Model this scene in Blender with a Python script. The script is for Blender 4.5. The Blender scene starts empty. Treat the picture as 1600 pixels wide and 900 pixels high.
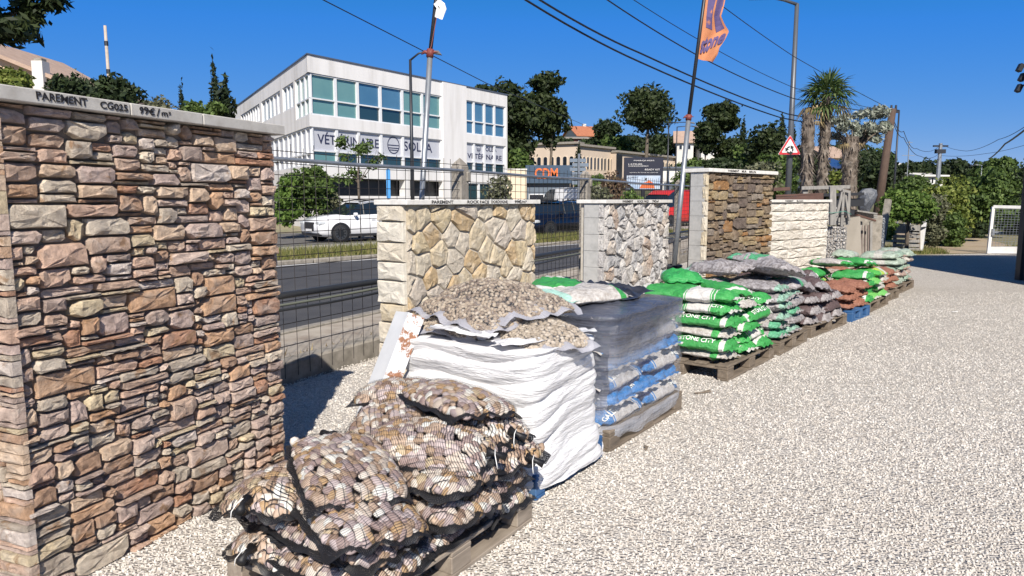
import bpy, math, random
import numpy as np
from mathutils import Vector, Matrix, noise

S = bpy.context.scene
C = S.collection
R = math.radians
rnd = random.Random(7)

# ------------------------------------------------------------------ camera, sky, sun, exposure
CAM_H = 1.62
PITCH = R(7.09)
FPX = 1110.0
cam_d = bpy.data.cameras.new('camera')
cam = bpy.data.objects.new('camera', cam_d)
C.objects.link(cam)
cam.location = (0, 0, CAM_H)
cam.rotation_euler = (R(90) - PITCH, 0, 0)
cam_d.sensor_width = 36
cam_d.lens = FPX / 1600 * 36
cam_d.clip_start = 0.05
cam_d.clip_end = 6000
S.camera = cam

SUN_EL, SUN_AZ = R(40), R(175.6)      # azimuth measured clockwise from +Y: the sun stands behind the camera
w = bpy.data.worlds.new('World')
S.world = w
w.use_nodes = True
nt = w.node_tree
sky = nt.nodes.new('ShaderNodeTexSky')
sky.sky_type = 'NISHITA'
sky.sun_disc = False
sky.sun_elevation = SUN_EL
sky.sun_rotation = SUN_AZ
sky.air_density = 0.4
sky.dust_density = 0.0
sky.ozone_density = 10.0
sky.altitude = 3000
bg = nt.nodes['Background']
bg.inputs[1].default_value = 0.1
# the clear deep blue of a dry southern sky: one tone curve per channel for the whole dome
sepc = nt.nodes.new('ShaderNodeSeparateColor'); cmb = nt.nodes.new('ShaderNodeCombineColor')
nt.links.new(sky.outputs[0], sepc.inputs[0])
def wm(op, a, b_):
    n_ = nt.nodes.new('ShaderNodeMath'); n_.operation = op; nt.links.new(a, n_.inputs[0]); n_.inputs[1].default_value = b_
    return n_.outputs[0]
r_ = wm('MAXIMUM', wm('SUBTRACT', wm('MULTIPLY', wm('MINIMUM', sepc.outputs[0], 3.0), 1.62), .37), .15)
g_ = wm('MULTIPLY', wm('POWER', sepc.outputs[1], .50), 1.76)
gl_ = nt.nodes.new('ShaderNodeMath'); gl_.operation = 'MINIMUM'
nt.links.new(g_, gl_.inputs[0]); nt.links.new(wm('MULTIPLY', sepc.outputs[1], 1.80), gl_.inputs[1]); g_ = gl_.outputs[0]
b_ = wm('MINIMUM', wm('MULTIPLY', sepc.outputs[2], 1.85), 5.6)
for i_, o_ in enumerate((r_, g_, b_)): nt.links.new(o_, cmb.inputs[i_])
nt.links.new(cmb.outputs[0], bg.inputs[0])
sun_d = bpy.data.lights.new('sun', 'SUN')
sun_d.energy = 5.0
sun_d.angle = R(0.53)
sun_d.color = (1.0, 0.93, 0.83)
sun = bpy.data.objects.new('sun', sun_d)
C.objects.link(sun)
to_sun = Vector((math.sin(SUN_AZ) * math.cos(SUN_EL), math.cos(SUN_AZ) * math.cos(SUN_EL), math.sin(SUN_EL)))
sun.rotation_euler = to_sun.to_track_quat('Z', 'Y').to_euler()
S.view_settings.view_transform = 'Standard'
S.view_settings.look = 'None'
S.view_settings.exposure = 0.45
S.view_settings.gamma = 1.0

CP, SP = math.cos(PITCH), math.sin(PITCH)
def at(px, py, Y):
    """world point seen at photo pixel (px, py) at distance Y ahead"""
    a = (px - 800) / FPX
    b = (450 - py) / FPX
    # v = dz*CP + Y*SP ; d = Y*CP - dz*SP ; v/d = b
    dz = Y * (b * CP - SP) / (CP + b * SP)
    d = Y * CP - dz * SP
    return Vector((a * d, Y, CAM_H + dz))
def gr(px, py, z=0.0):
    """point on the level z seen at a photo pixel"""
    b = (450 - py) / FPX
    Y = (z - CAM_H) * (CP + b * SP) / (b * CP - SP)
    return at(px, py, Y)

# ------------------------------------------------------------------ materials
MATS = {}
def new_mat(name):
    m = bpy.data.materials.new(name)
    m.use_nodes = True
    t = m.node_tree
    return m, t, t.nodes['Principled BSDF']
def nd(t, kind, **kw):
    n = t.nodes.new('ShaderNode' + kind)
    for k, v in kw.items():
        if hasattr(n, k) and k not in n.inputs.keys():
            setattr(n, k, v)
        else:
            n.inputs[k].default_value = v
    return n
def ramp(t, fac, cols, interp='LINEAR'):
    r = t.nodes.new('ShaderNodeValToRGB')
    e = r.color_ramp.elements
    r.color_ramp.interpolation = interp
    n = len(cols)
    pts = [c if len(c) == 2 else None for c in cols]
    for i, c in enumerate(cols):
        pos, col = c if len(c) == 2 else (i / (n - 1) if interp != 'CONSTANT' else i / n, c)
        if i < 2:
            el = e[i]; el.position = pos
        else:
            el = e.new(pos)
        el.color = (*col, 1)
    t.links.new(fac, r.inputs[0])
    return r.outputs[0]
def coords(t, rand=False, kind='Object', scale=None):
    tc = t.nodes.new('ShaderNodeTexCoord')
    o = tc.outputs[kind]
    if rand:
        oi = t.nodes.new('ShaderNodeObjectInfo')
        m = nd(t, 'Math', operation='MULTIPLY'); m.inputs[1].default_value = 37.0
        t.links.new(oi.outputs['Random'], m.inputs[0])
        a = nd(t, 'VectorMath', operation='ADD')
        t.links.new(o, a.inputs[0]); t.links.new(m.outputs[0], a.inputs[1])
        o = a.outputs[0]
    if scale:
        mp = nd(t, 'Mapping'); mp.inputs['Scale'].default_value = scale
        t.links.new(o, mp.inputs[0]); o = mp.outputs[0]
    return o
def noi(t, vec, scale, detail=5, rough=.6, dist=0.0):
    n = t.nodes.new('ShaderNodeTexNoise')
    n.inputs['Scale'].default_value = scale
    n.inputs['Detail'].default_value = detail
    n.inputs['Roughness'].default_value = rough
    n.inputs['Distortion'].default_value = dist
    t.links.new(vec, n.inputs['Vector'])
    return n.outputs['Fac']
def voro(t, vec, scale, feature='F1', out='Distance'):
    n = t.nodes.new('ShaderNodeTexVoronoi')
    n.feature = feature
    n.inputs['Scale'].default_value = scale
    t.links.new(vec, n.inputs['Vector'])
    return n.outputs[out]
def mixc(t, fac, a, b, mode='MIX'):
    m = t.nodes.new('ShaderNodeMix'); m.data_type = 'RGBA'; m.blend_type = mode
    for s, v in ((0, fac), (6, a), (7, b)):
        if isinstance(v, (int, float)): m.inputs[s].default_value = v
        elif isinstance(v, tuple): m.inputs[s].default_value = (*v, 1)
        else: t.links.new(v, m.inputs[s])
    return m.outputs[2]
def mth(t, op, a, b=0.0, clamp=False):
    m = t.nodes.new('ShaderNodeMath'); m.operation = op; m.use_clamp = clamp
    for s, v in ((0, a), (1, b)):
        if isinstance(v, (int, float)): m.inputs[s].default_value = v
        else: t.links.new(v, m.inputs[s])
    return m.outputs[0]
def bump(t, b, h, strength=.5, dist=.01, prev=None):
    n = t.nodes.new('ShaderNodeBump')
    n.inputs['Strength'].default_value = strength
    n.inputs['Distance'].default_value = dist
    t.links.new(h, n.inputs['Height'])
    if prev: t.links.new(prev, n.inputs['Normal'])
    t.links.new(n.outputs[0], b.inputs['Normal'])
    return n.outputs[0]
def mat(name, cols, scale=8, rough=.7, bmp=.3, bdist=.005, bscale=None, rand=False, metal=0.0, spec=.5, detail=6, stretch=None, coat=0.0):
    """noise-driven colour and relief"""
    if name in MATS: return MATS[name]
    m, t, b = new_mat(name)
    v = coords(t, rand, scale=stretch)
    if isinstance(cols[0], (int, float)):
        cols = [tuple(c * .82 for c in cols), cols, tuple(min(1, c * 1.12) for c in cols)]
    n = noi(t, v, scale, detail)
    k = len(cols)
    pts = [(0.28 + .44 * i / (k - 1), c) for i, c in enumerate(cols)]
    c = ramp(t, n, pts)
    t.links.new(c, b.inputs['Base Color'])
    b.inputs['Roughness'].default_value = rough
    b.inputs['Metallic'].default_value = metal
    b.inputs['Specular IOR Level'].default_value = spec
    b.inputs['Coat Weight'].default_value = coat
    if bmp: bump(t, b, noi(t, v, bscale or scale * 5, 6, .65), bmp, bdist)
    MATS[name] = m
    return m
def stone_mat(name, palette, mottle=.5, scale=14, bmp=.8, bdist=.012, vein=(.75, .7, .66), rough=.85, rust=None):
    """per-stone colour from a palette plus mottling"""
    m, t, b = new_mat(name)
    oi = t.nodes.new('ShaderNodeObjectInfo')
    v = coords(t, True)
    base = ramp(t, oi.outputs['Random'], palette, 'CONSTANT')
    n1 = noi(t, v, scale, 8, .7, .6)
    n2 = noi(t, v, scale * .35, 4, .6, 1.0)
    dk = mixc(t, mottle, base, mixc(t, ramp(t, n1, [(.32, (0, 0, 0)), (.68, (1, 1, 1))]), (.42, .37, .355), (1.25, 1.23, 1.21)), 'MULTIPLY')
    c = mixc(t, ramp(t, n2, [(0.5, (0, 0, 0)), (.72, (1, 1, 1))]), dk, mixc(t, .55, dk, vein))
    if rust:
        n3 = noi(t, v, scale * .5, 5, .65, .5)
        c = mixc(t, ramp(t, n3, [(0.58, (0, 0, 0)), (.66, (.8, .8, .8))]), c, rust)
    t.links.new(c, b.inputs['Base Color'])
    b.inputs['Roughness'].default_value = rough
    b.inputs['Specular IOR Level'].default_value = .3
    h = mth(t, 'ADD', noi(t, v, scale * 1.3, 9, .78, .7), mth(t, 'MULTIPLY', n2, 1.0))
    bump(t, b, h, bmp, bdist * 1.8)
    MATS[name] = m
    return m
def flat(name, col, rough=.5, metal=0.0, emit=None, spec=.5):
    if name in MATS: return MATS[name]
    m, t, b = new_mat(name)
    v = coords(t)
    n = noi(t, v, 6, 4)
    c = mixc(t, n, tuple(x * .88 for x in col), tuple(min(1, x * 1.08) for x in col))
    t.links.new(c, b.inputs['Base Color'])
    b.inputs['Roughness'].default_value = rough
    b.inputs['Metallic'].default_value = metal
    b.inputs['Specular IOR Level'].default_value = spec
    MATS[name] = m
    return m

# ------------------------------------------------------------------ mesh building
class MB:
    def __init__(s): s.v = []; s.f = []
    def add(s, vs, fs, M=None):
        o = len(s.v)
        if M is not None: vs = [M @ Vector(p) for p in vs]
        s.v += [tuple(p) for p in vs]
        s.f += [tuple(i + o for i in f) for f in fs]
        return s
    def box(s, c, size, M=None, ch=0.0):
        cx, cy, cz = c; x, y, z = (k / 2 for k in size)
        if ch <= 0:
            vs = [(cx + i * x, cy + j * y, cz + k * z) for k in (-1, 1) for j in (-1, 1) for i in (-1, 1)]
            return s.add(vs, [(0, 2, 3, 1), (4, 5, 7, 6), (0, 1, 5, 4), (2, 6, 7, 3), (0, 4, 6, 2), (1, 3, 7, 5)], M)
        # chamfered box: three rectangles of corners
        vs = []; idx = {}
        for i in (-1, 1):
            for j in (-1, 1):
                for k in (-1, 1):
                    for ax in range(3):
                        p = [i * (x - ch), j * (y - ch), k * (z - ch)]
                        p[ax] = (i * x, j * y, k * z)[ax]
                        idx[(i, j, k, ax)] = len(vs)
                        vs.append((cx + p[0], cy + p[1], cz + p[2]))
        fs = []
        for sg in (-1, 1):
            q = [idx[(sg, -1, -1, 0)], idx[(sg, 1, -1, 0)], idx[(sg, 1, 1, 0)], idx[(sg, -1, 1, 0)]]; fs.append(tuple(q if sg > 0 else q[::-1]))
            q = [idx[(-1, sg, -1, 1)], idx[(-1, sg, 1, 1)], idx[(1, sg, 1, 1)], idx[(1, sg, -1, 1)]]; fs.append(tuple(q if sg > 0 else q[::-1]))
            q = [idx[(-1, -1, sg, 2)], idx[(1, -1, sg, 2)], idx[(1, 1, sg, 2)], idx[(-1, 1, sg, 2)]]; fs.append(tuple(q if sg > 0 else q[::-1]))
        for a in (-1, 1):
            for b_ in (-1, 1):
                fs.append((idx[(a, b_, -1, 0)], idx[(a, b_, 1, 0)], idx[(a, b_, 1, 1)], idx[(a, b_, -1, 1)]))
                fs.append((idx[(a, -1, b_, 0)], idx[(a, 1, b_, 0)], idx[(a, 1, b_, 2)], idx[(a, -1, b_, 2)]))
                fs.append((idx[(-1, a, b_, 1)], idx[(1, a, b_, 1)], idx[(1, a, b_, 2)], idx[(-1, a, b_, 2)]))
                for c_ in (-1, 1):
                    fs.append((idx[(a, b_, c_, 0)], idx[(a, b_, c_, 1)], idx[(a, b_, c_, 2)]))
        return s.add(vs, fs, M)
    def tube(s, pts, r, n=8, cap=True, M=None):
        """pts: list of points; r: radius or list"""
        pts = [Vector(p) for p in pts]
        rr = r if isinstance(r, (list, tuple)) else [r] * len(pts)
        vs = []; fs = []
        prev = None
        for i, p in enumerate(pts):
            d = (pts[min(i + 1, len(pts) - 1)] - pts[max(i - 1, 0)]).normalized()
            if prev is None:
                a = d.cross(Vector((0, 0, 1)))
                if a.length < .05: a = d.cross(Vector((1, 0, 0)))
                a.normalize()
            else:
                a = (prev - d * prev.dot(d)).normalized()
            prev = a
            b_ = d.cross(a)
            for k in range(n):
                t_ = 2 * math.pi * k / n
                vs.append(p + (a * math.cos(t_) + b_ * math.sin(t_)) * rr[i])
        for i in range(len(pts) - 1):
            for k in range(n):
                k2 = (k + 1) % n
                fs.append((i * n + k, i * n + k2, (i + 1) * n + k2, (i + 1) * n + k))
        if cap:
            fs.append(tuple(range(n))[::-1]); fs.append(tuple((len(pts) - 1) * n + k for k in range(n)))
        return s.add(vs, fs, M)
    def quad(s, a, b_, c, d): return s.add([a, b_, c, d], [(0, 1, 2, 3)])
    def prism(s, poly, z0, z1, M=None):
        """poly in xy, extruded along z"""
        n = len(poly)
        vs = [(p[0], p[1], z0) for p in poly] + [(p[0], p[1], z1) for p in poly]
        fs = [tuple(range(n))[::-1], tuple(range(n, 2 * n))] + [(i, (i + 1) % n, n + (i + 1) % n, n + i) for i in range(n)]
        return s.add(vs, fs, M)
    def mesh(s, name, smooth=False):
        me = bpy.data.meshes.new(name)
        me.from_pydata(s.v, [], s.f)
        if smooth: me.shade_smooth()
        me.update()
        return me
    def build(s, name, m, parent=None, smooth=False, **props):
        return obj(name, s.mesh(name, smooth), m, parent, **props)
def obj(name, me, m, parent=None, loc=None, rot=None, scale=None, **props):
    o = bpy.data.objects.new(name, me)
    C.objects.link(o)
    if m is not None and not me.materials: me.materials.append(m)
    if parent: o.parent = parent
    if loc is not None: o.location = loc
    if rot is not None: o.rotation_euler = rot
    if scale is not None: o.scale = scale
    for k, v in props.items(): o[k] = v
    return o
def np_mesh(name, verts, faces, smooth=False):
    """verts (n,3); faces (m,k) all same size"""
    me = bpy.data.meshes.new(name)
    verts = np.asarray(verts, dtype=np.float32); faces = np.asarray(faces, dtype=np.int32)
    me.vertices.add(len(verts)); me.vertices.foreach_set('co', verts.ravel())
    k = faces.shape[1]
    me.loops.add(faces.size); me.loops.foreach_set('vertex_index', faces.ravel())
    me.polygons.add(len(faces))
    me.polygons.foreach_set('loop_start', np.arange(len(faces), dtype=np.int32) * k)
    if smooth: me.polygons.foreach_set('use_smooth', np.ones(len(faces), dtype=bool))
    me.update(calc_edges=True)
    return me
def thing(name, label, cat, loc=(0, 0, 0), rz=0.0, group=None, rot=None):
    o = bpy.data.objects.new(name, None)
    C.objects.link(o)
    o.empty_display_size = .2
    o.location = loc
    o.rotation_euler = rot if rot else (0, 0, rz)
    o['label'] = label; o['category'] = cat; o['kind'] = 'thing'
    if group: o['group'] = group
    return o
def tag(o, label, cat, group=None):
    o['label'] = label; o['category'] = cat; o['kind'] = 'thing'
    if group: o['group'] = group
    return o
def copy_tree(o, parent=None):
    c = o.copy(); C.objects.link(c); c.parent = parent
    for ch in list(o.children): copy_tree(ch, c)
    return c
def text_mesh(body, size, extrude=.001, bold=0.0, width=None):
    cu = bpy.data.curves.new('lettering', 'FONT')
    cu.body = body; cu.size = size; cu.extrude = extrude; cu.offset = bold
    cu.align_x = 'CENTER'; cu.align_y = 'CENTER'; cu.resolution_u = 3
    o = bpy.data.objects.new('lettering', cu)
    me = bpy.data.meshes.new_from_object(o)
    bpy.data.objects.remove(o); bpy.data.curves.remove(cu)
    if width:
        xs = [v.co.x for v in me.vertices]
        k = width / (max(xs) - min(xs))
        for v in me.vertices: v.co.x *= k
    me.name = 'lettering'
    return me
def frame(origin, xdir, zdir=(0, 0, 1)):
    """matrix whose x = xdir, y = up (zdir), z = outward normal: for laying text/panels on a wall"""
    x = Vector(xdir).normalized(); y = Vector(zdir).normalized(); z = x.cross(y)
    return Matrix(((x[0], y[0], z[0], origin[0]), (x[1], y[1], z[1], origin[1]), (x[2], y[2], z[2], origin[2]), (0, 0, 0, 1)))
def put_text(body, size, M, m, parent, bold=0.0, width=None, wob=0.0, name='lettering', extrude=.001):
    me = text_mesh(body, size, extrude, bold, width)
    if wob:
        for v in me.vertices:
            q = noise.noise_vector(Vector((v.co.x / size * 1.3, v.co.y / size * 1.3, 3.1)))
            v.co.x += q[0] * wob * size; v.co.y += q[1] * wob * size
    me.transform(M)
    return obj(name, me, m, parent)

# ------------------------------------------------------------------ the ground
def sheet(name, pts, z, m, **kw):
    b = MB(); b.v = [(p[0], p[1], z) for p in pts]; b.f = [tuple(range(len(pts)))]
    return b.build(name, m, kind='structure', **kw)

def yard_wear(t, c):
    """broad dusty and damp patches and faint wheel tracks, by place in the yard"""
    g = t.nodes.new('ShaderNodeNewGeometry')
    n1 = noi(t, g.outputs['Position'], .45, 5, .62, .6)
    mp = nd(t, 'Mapping'); mp.inputs['Rotation'].default_value = (0, 0, R(52)); mp.inputs['Scale'].default_value = (.12, 1.3, 1)
    t.links.new(g.outputs['Position'], mp.inputs[0])
    n2 = noi(t, mp.outputs[0], 1.0, 4, .55, .3)
    c = mixc(t, ramp(t, n1, [(.40, (.55, .55, .55)), (.62, (0, 0, 0))]), c, mixc(t, .3, c, (.40, .36, .31)))
    return mixc(t, ramp(t, n2, [(.38, (.5, .5, .5)), (.55, (0, 0, 0))]), c, mixc(t, .22, c, (.36, .32, .28)))
def gravel_mat():
    m, t, b = new_mat('gravel')
    v = coords(t)
    vn = t.nodes.new('ShaderNodeTexVoronoi'); vn.inputs['Scale'].default_value = 62
    t.links.new(v, vn.inputs['Vector'])
    vn2 = t.nodes.new('ShaderNodeTexVoronoi'); vn2.inputs['Scale'].default_value = 34
    t.links.new(v, vn2.inputs['Vector'])
    sep = t.nodes.new('ShaderNodeSeparateColor'); t.links.new(vn.outputs['Color'], sep.inputs[0])
    col = ramp(t, sep.outputs[0], [(0, (.44, .40, .355)), (.2, (.60, .555, .50)), (.6, (.70, .66, .605)), (1, (.78, .75, .70))])
    sep2 = t.nodes.new('ShaderNodeSeparateColor'); t.links.new(vn2.outputs['Color'], sep2.inputs[0])
    col = mixc(t, .45, col, ramp(t, sep2.outputs[1], [(0, (.34, .30, .26)), (.4, (.63, .585, .53)), (1, (.76, .72, .66))]))
    col = mixc(t, ramp(t, vn.outputs['Distance'], [(.35, (0, 0, 0)), (.8, (.45, .45, .45))]), col, (.19, .165, .14))
    big = noi(t, v, .55, 5, .6)
    col = mixc(t, .35, col, mixc(t, big, (.80, .78, .75), (1, 1, 1)), 'MULTIPLY')
    col = yard_wear(t, col)
    t.links.new(col, b.inputs['Base Color'])
    b.inputs['Roughness'].default_value = .9
    b.inputs['Specular IOR Level'].default_value = .25
    h = mth(t, 'ADD', mth(t, 'MULTIPLY', vn.outputs['Distance'], -1.0), mth(t, 'MULTIPLY', sep2.outputs[0], .5))
    bump(t, b, h, 1.0, .016)
    return m
M_gravel = gravel_mat()
M_soil = mat('dry_soil', [(.22, .17, .11), (.32, .26, .18), (.19, .19, .08), (.36, .3, .22)], 1.2, .95, .6, .02, 20)
M_asph = mat('asphalt', [(.042, .042, .046), (.058, .057, .06), (.075, .073, .073)], 1.5, .85, .7, .006, 160)
M_asph2 = mat('old_asphalt', [(.10, .095, .09), (.14, .13, .12)], 1.2, .9, .6, .006, 120)
M_conc = mat('concrete', [(.30, .28, .25), (.40, .375, .34), (.47, .45, .41)], 5, .85, .6, .004, 60)
M_concd = mat('weathered_concrete', [(.16, .145, .12), (.26, .235, .2), (.34, .31, .27)], 9, .9, .8, .006, 60)
M_verge = mat('verge_gravel', [(.26, .21, .165), (.38, .33, .27), (.46, .41, .34)], 3, .95, .9, .012, 70)
M_white = mat('white_paint', [(.62, .61, .59), (.78, .77, .75)], 6, .5, .1)
sheet('ground', [(-3000, -3000), (3000, -3000), (3000, 3000), (-3000, 3000)], -0.05, M_soil)
# fence line: from F0 along FU
F0 = Vector((-2.0, 6.13, 0)); FU = Vector((.465, .885, 0)).normalized()
FN = Vector((-FU.y, FU.x, 0))      # towards the road
def fl(t_, off=0.0, z=0.0):
    p = F0 + FU * t_ + FN * off
    return Vector((p.x, p.y, z))
yard = [fl(-9, -.05), fl(26, -.05), (17.5, 33), (60, 33), (60, -14), (-16, -14)]
yo = MB(); yo.v = [(p[0], p[1], 0) for p in yard]; yo.f = [tuple(range(len(yard)))[::-1]]
yo.build('gravel_yard', M_gravel, kind='structure')
# verge between fence and road, road, median verge, far lane, pavement
LU = Vector((.68, .733, 0)).normalized(); LN = Vector((-LU.y, LU.x, 0)); L0 = Vector((-5.6, 17.5, 0))
def ll(t_, off=0.0, z=0.0):
    p = L0 + LU * t_ + LN * off
    return Vector((p.x, p.y, z))
sheet('road_verge', [fl(-9, .05), fl(-9, 1.75), fl(14, 1.75), fl(34, 3.5), fl(34, .05)], 0.0, M_verge)
b = MB(); b.v = [tuple(p) for p in (fl(-16, 1.9, -.012), fl(14, 1.9, -.012), fl(34, 3.6, -.012), ll(80, 0.25, -.012), ll(-30, 0.25, -.012))]; b.f = [(0, 1, 2, 3, 4)]
b.build('road', M_asph, kind='structure')
b = MB(); b.quad(ll(-30, .02, -.008), ll(80, .02, -.008), ll(80, .16, -.008), ll(-30, .16, -.008)); b.build('edge_line', M_white, kind='structure')
# broken kerb of the verge
b = MB()
for i in range(16):
    p = fl(-8 + i * 1.45, 1.84); a = math.atan2(FU.y, FU.x)
    b.box((0, 0, -.01), (1.43, .14, .07), Matrix.Translation(p) @ Matrix.Rotation(a, 4, 'Z'), ch=.012)
b.build('kerb', M_concd, kind='structure')
M_grassground = mat('dry_grass_ground', [(.16, .15, .07), (.26, .23, .13), (.34, .29, .2)], 2.5, .95, .7, .02, 40)
b = MB(); b.prism([ll(-30, .55), ll(70, .55), ll(70, 3.4), ll(-30, 3.4)], -.04, .05); b.build('median_verge', M_grassground, kind='structure')
b = MB()
for i in range(40):
    p = ll(-24 + i * 2.0, .42); a = math.atan2(LU.y, LU.x)
    b.box((0, 0, 0.02), (1.97, .2, .14), Matrix.Translation(p) @ Matrix.Rotation(a, 4, 'Z'), ch=.02)
b.build('kerb', M_concd, kind='structure')
b = MB(); b.prism([ll(-30, 3.4), ll(80, 3.4), ll(80, 5.6), ll(-30, 5.6)], -.04, .06); b.build('pavement', mat('pavement', [(.33, .3, .27), (.43, .4, .36)], 2, .9, .4), kind='structure')
sheet('far_road', [ll(-40, 5.6), ll(110, 5.6), ll(110, 15.5), ll(-40, 15.5)], 0.0, M_asph2)
# hills
def hill_h(x, y):
    # rising ground beyond the street
    r = max(0.0, y - 78)
    h = 15.5 * (1 - math.exp(-(r / 62) ** 1.6))
    side = 1 / (1 + math.exp((x - 34 - .16 * y) / 14))
    h *= .12 + .88 * side
    h += 2.0 * noise.noise(Vector((x * .02, y * .02, 1))) * min(1, r / 50)
    return h
NX, NY = 90, 60
vs = []
for j in range(NY):
    for i in range(NX):
        x = -330 + 760 * i / (NX - 1); y = 66 + 520 * j / (NY - 1)
        vs.append((x, y, hill_h(x, y) - .1))
fs = [(j * NX + i, j * NX + i + 1, (j + 1) * NX + i + 1, (j + 1) * NX + i) for j in range(NY - 1) for i in range(NX - 1)]
obj('hillside', np_mesh('hillside', vs, fs, True), mat('hill_scrub', [(.05, .065, .025), (.10, .10, .045), (.24, .2, .13)], .08, .95, .5, .3, 1.5), kind='structure')

# ------------------------------------------------------------------ stone shapes
def poly_stone(poly, depth, back=0.0, inset=.012, rough=.006, seed=0, rings=2):
    """a rough stone: outline poly (x,z) on a wall, standing proud along +y; returns MB in (x, y, z) with y the outward axis"""
    r = random.Random(seed)
    n0 = len(poly)
    # resample outline to add points and wobble
    P = []
    for i in range(n0):
        a, c = Vector(poly[i]), Vector(poly[(i + 1) % n0])
        L = (c - a).length
        k = max(1, min(4, int(round(L / .06))))
        for q in range(k): P.append(a + (c - a) * (q / k))
    cen = sum(P, Vector((0, 0))) / len(P)
    n = len(P)
    mb = MB()
    vs = []
    rad = [(p - cen).length for p in P]
    w_ = [r.uniform(-.25, .6) for _ in P]
    for p in P: vs.append((p.x, back, p.y))
    for p, q in zip(P, w_):
        d = (cen - p).normalized() * inset * .35 * (1 + q)
        vs.append((p.x + d.x, depth * r.uniform(.45, .75), p.y + d.y))
    def ringv(s, lift):
        for p, q, ra in zip(P, w_, rad):
            d = (cen - p).normalized() * min(ra * .45, inset * (1 + q * .8))
            pp = p + d
            pp = cen + (pp - cen) * s
            vs.append((pp.x + r.uniform(-.3, .3) * rough, depth * lift + r.uniform(-1, 1) * rough, pp.y + r.uniform(-.3, .3) * rough))
    ringv(1.0, .93)
    if rings > 1: ringv(.55, 1.08)
    vs.append((cen.x, depth * 1.08 + r.uniform(-1, 1) * rough, cen.y))
    fs = []
    R_ = 3 + (1 if rings > 1 else 0)
    for k in range(R_ - 1):
        for i in range(n):
            j = (i + 1) % n
            fs.append((k * n + i, k * n + j, (k + 1) * n + j, (k + 1) * n + i))
    for i in range(n):
        fs.append(((R_ - 1) * n + i, (R_ - 1) * n + (i + 1) % n, R_ * n))
    mb.v = vs; mb.f = [f[::-1] for f in fs]
    return mb

def rough_rect(x0, z0, x1, z1, w_):
    """a hand-split stone's outline: knocked-off corners, uneven sides"""
    u = rnd.uniform
    W_, H_ = x1 - x0, z1 - z0
    out = []
    for cx_, cz_, sx, sz in ((x0, z0, 1, 1), (x1, z0, -1, 1), (x1, z1, -1, -1), (x0, z1, 1, -1)):
        c = min(W_, H_) * (u(.10, .42) if rnd.random() < .7 else .04)
        a_ = (cx_ + sx * u(0, w_) * .6, cz_ + sz * c * u(.6, 1.2)); b_ = (cx_ + sx * c * u(.8, 1.8), cz_ + sz * u(0, w_) * .6)
        out += [a_, b_] if sx * sz > 0 else [b_, a_]
    return out
def skyline(wd, ht, gw, gh, seed, wr=(3, 9), hr=(2, 4), big=.06):
    """irregular coursed rectangles filling wd x ht"""
    r = random.Random(seed)
    nx, nz = int(round(wd / gw)), int(round(ht / gh))
    gw, gh = wd / nx, ht / nz
    occ = [[False] * nx for _ in range(nz)]
    out = []
    for j in range(nz):
        i = 0
        while i < nx:
            if occ[j][i]: i += 1; continue
            a = r.randint(*wr); h = r.choice([hr[0], hr[0], hr[0] + 1, hr[0] + 1, hr[1]])
            if r.random() < big: a = int(wr[1] * 1.15); h = hr[1] + 1
            if r.random() < .16: h = 1
            run = 0
            while i + run < nx and not occ[j][i + run] and run < a: run += 1
            rest = 0
            while i + run + rest < nx and not occ[j][i + run + rest] and rest < 3: rest += 1
            if rest and rest < 3 and i + run + rest >= nx or (rest and rest < 2): run += rest
            h = min(h, nz - j)
            if run < 3: h = min(h, 2)
            for q in range(h):
                for p in range(run): occ[j + q][i + p] = True
            out.append((i * gw, j * gh, (i + run) * gw, (j + h) * gh))
            i += run
    return out

def voronoi(wd, ht, sx, sz, seed, jit=.42, relax=0):
    r = random.Random(seed)
    nx, nz = max(1, round(wd / sx)), max(1, round(ht / sz))
    pts = []
    for j in range(-1, nz + 1):
        for i in range(-1, nx + 1):
            x = (i + .5 + (.5 if j % 2 else 0) + r.uniform(-jit, jit)) * wd / nx
            z = (j + .5 + r.uniform(-jit, jit)) * ht / nz
            pts.append(Vector((x, z)))
    cells = []
    for k, p in enumerate(pts):
        if not (-.3 * sx < p.x < wd + .3 * sx and -.3 * sz < p.y < ht + .3 * sz): continue
        poly = [Vector((0, 0)), Vector((wd, 0)), Vector((wd, ht)), Vector((0, ht))]
        for q_, q in enumerate(pts):
            if q_ == k or (q - p).length > 3.2 * max(sx, sz): continue
            m_ = (p + q) / 2; nrm = q - p
            new = []
            for a in range(len(poly)):
                A, B = poly[a], poly[(a + 1) % len(poly)]
                da, db = (A - m_).dot(nrm), (B - m_).dot(nrm)
                if da <= 0: new.append(A)
                if (da < 0 < db) or (db < 0 < da): new.append(A + (B - A) * (da / (da - db)))
            poly = new
            if len(poly) < 3: break
        if len(poly) >= 3:
            ar = abs(sum(poly[a].x * poly[(a + 1) % len(poly)].y - poly[(a + 1) % len(poly)].x * poly[a].y for a in range(len(poly)))) / 2
            if ar > .0015: cells.append(poly)
    return cells
def shrink(poly, g):
    c = sum(poly, Vector((0, 0))) / len(poly)
    out = []
    n = len(poly)
    for i in range(n):
        A, B, D = poly[i - 1], poly[i], poly[(i + 1) % n]
        e1 = (B - A); e2 = (D - B)
        if e1.length < 1e-5 or e2.length < 1e-5: out.append(B); continue
        e1.normalize(); e2.normalize()
        n1 = Vector((-e1.y, e1.x)); n2 = Vector((-e2.y, e2.x))
        if n1.dot(c - B) < 0: n1 = -n1
        if n2.dot(c - B) < 0: n2 = -n2
        v = n1 + n2
        if v.length < .3: v = (c - B)
        v.normalize()
        out.append(B + v * g * 1.15)
    return out

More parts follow.
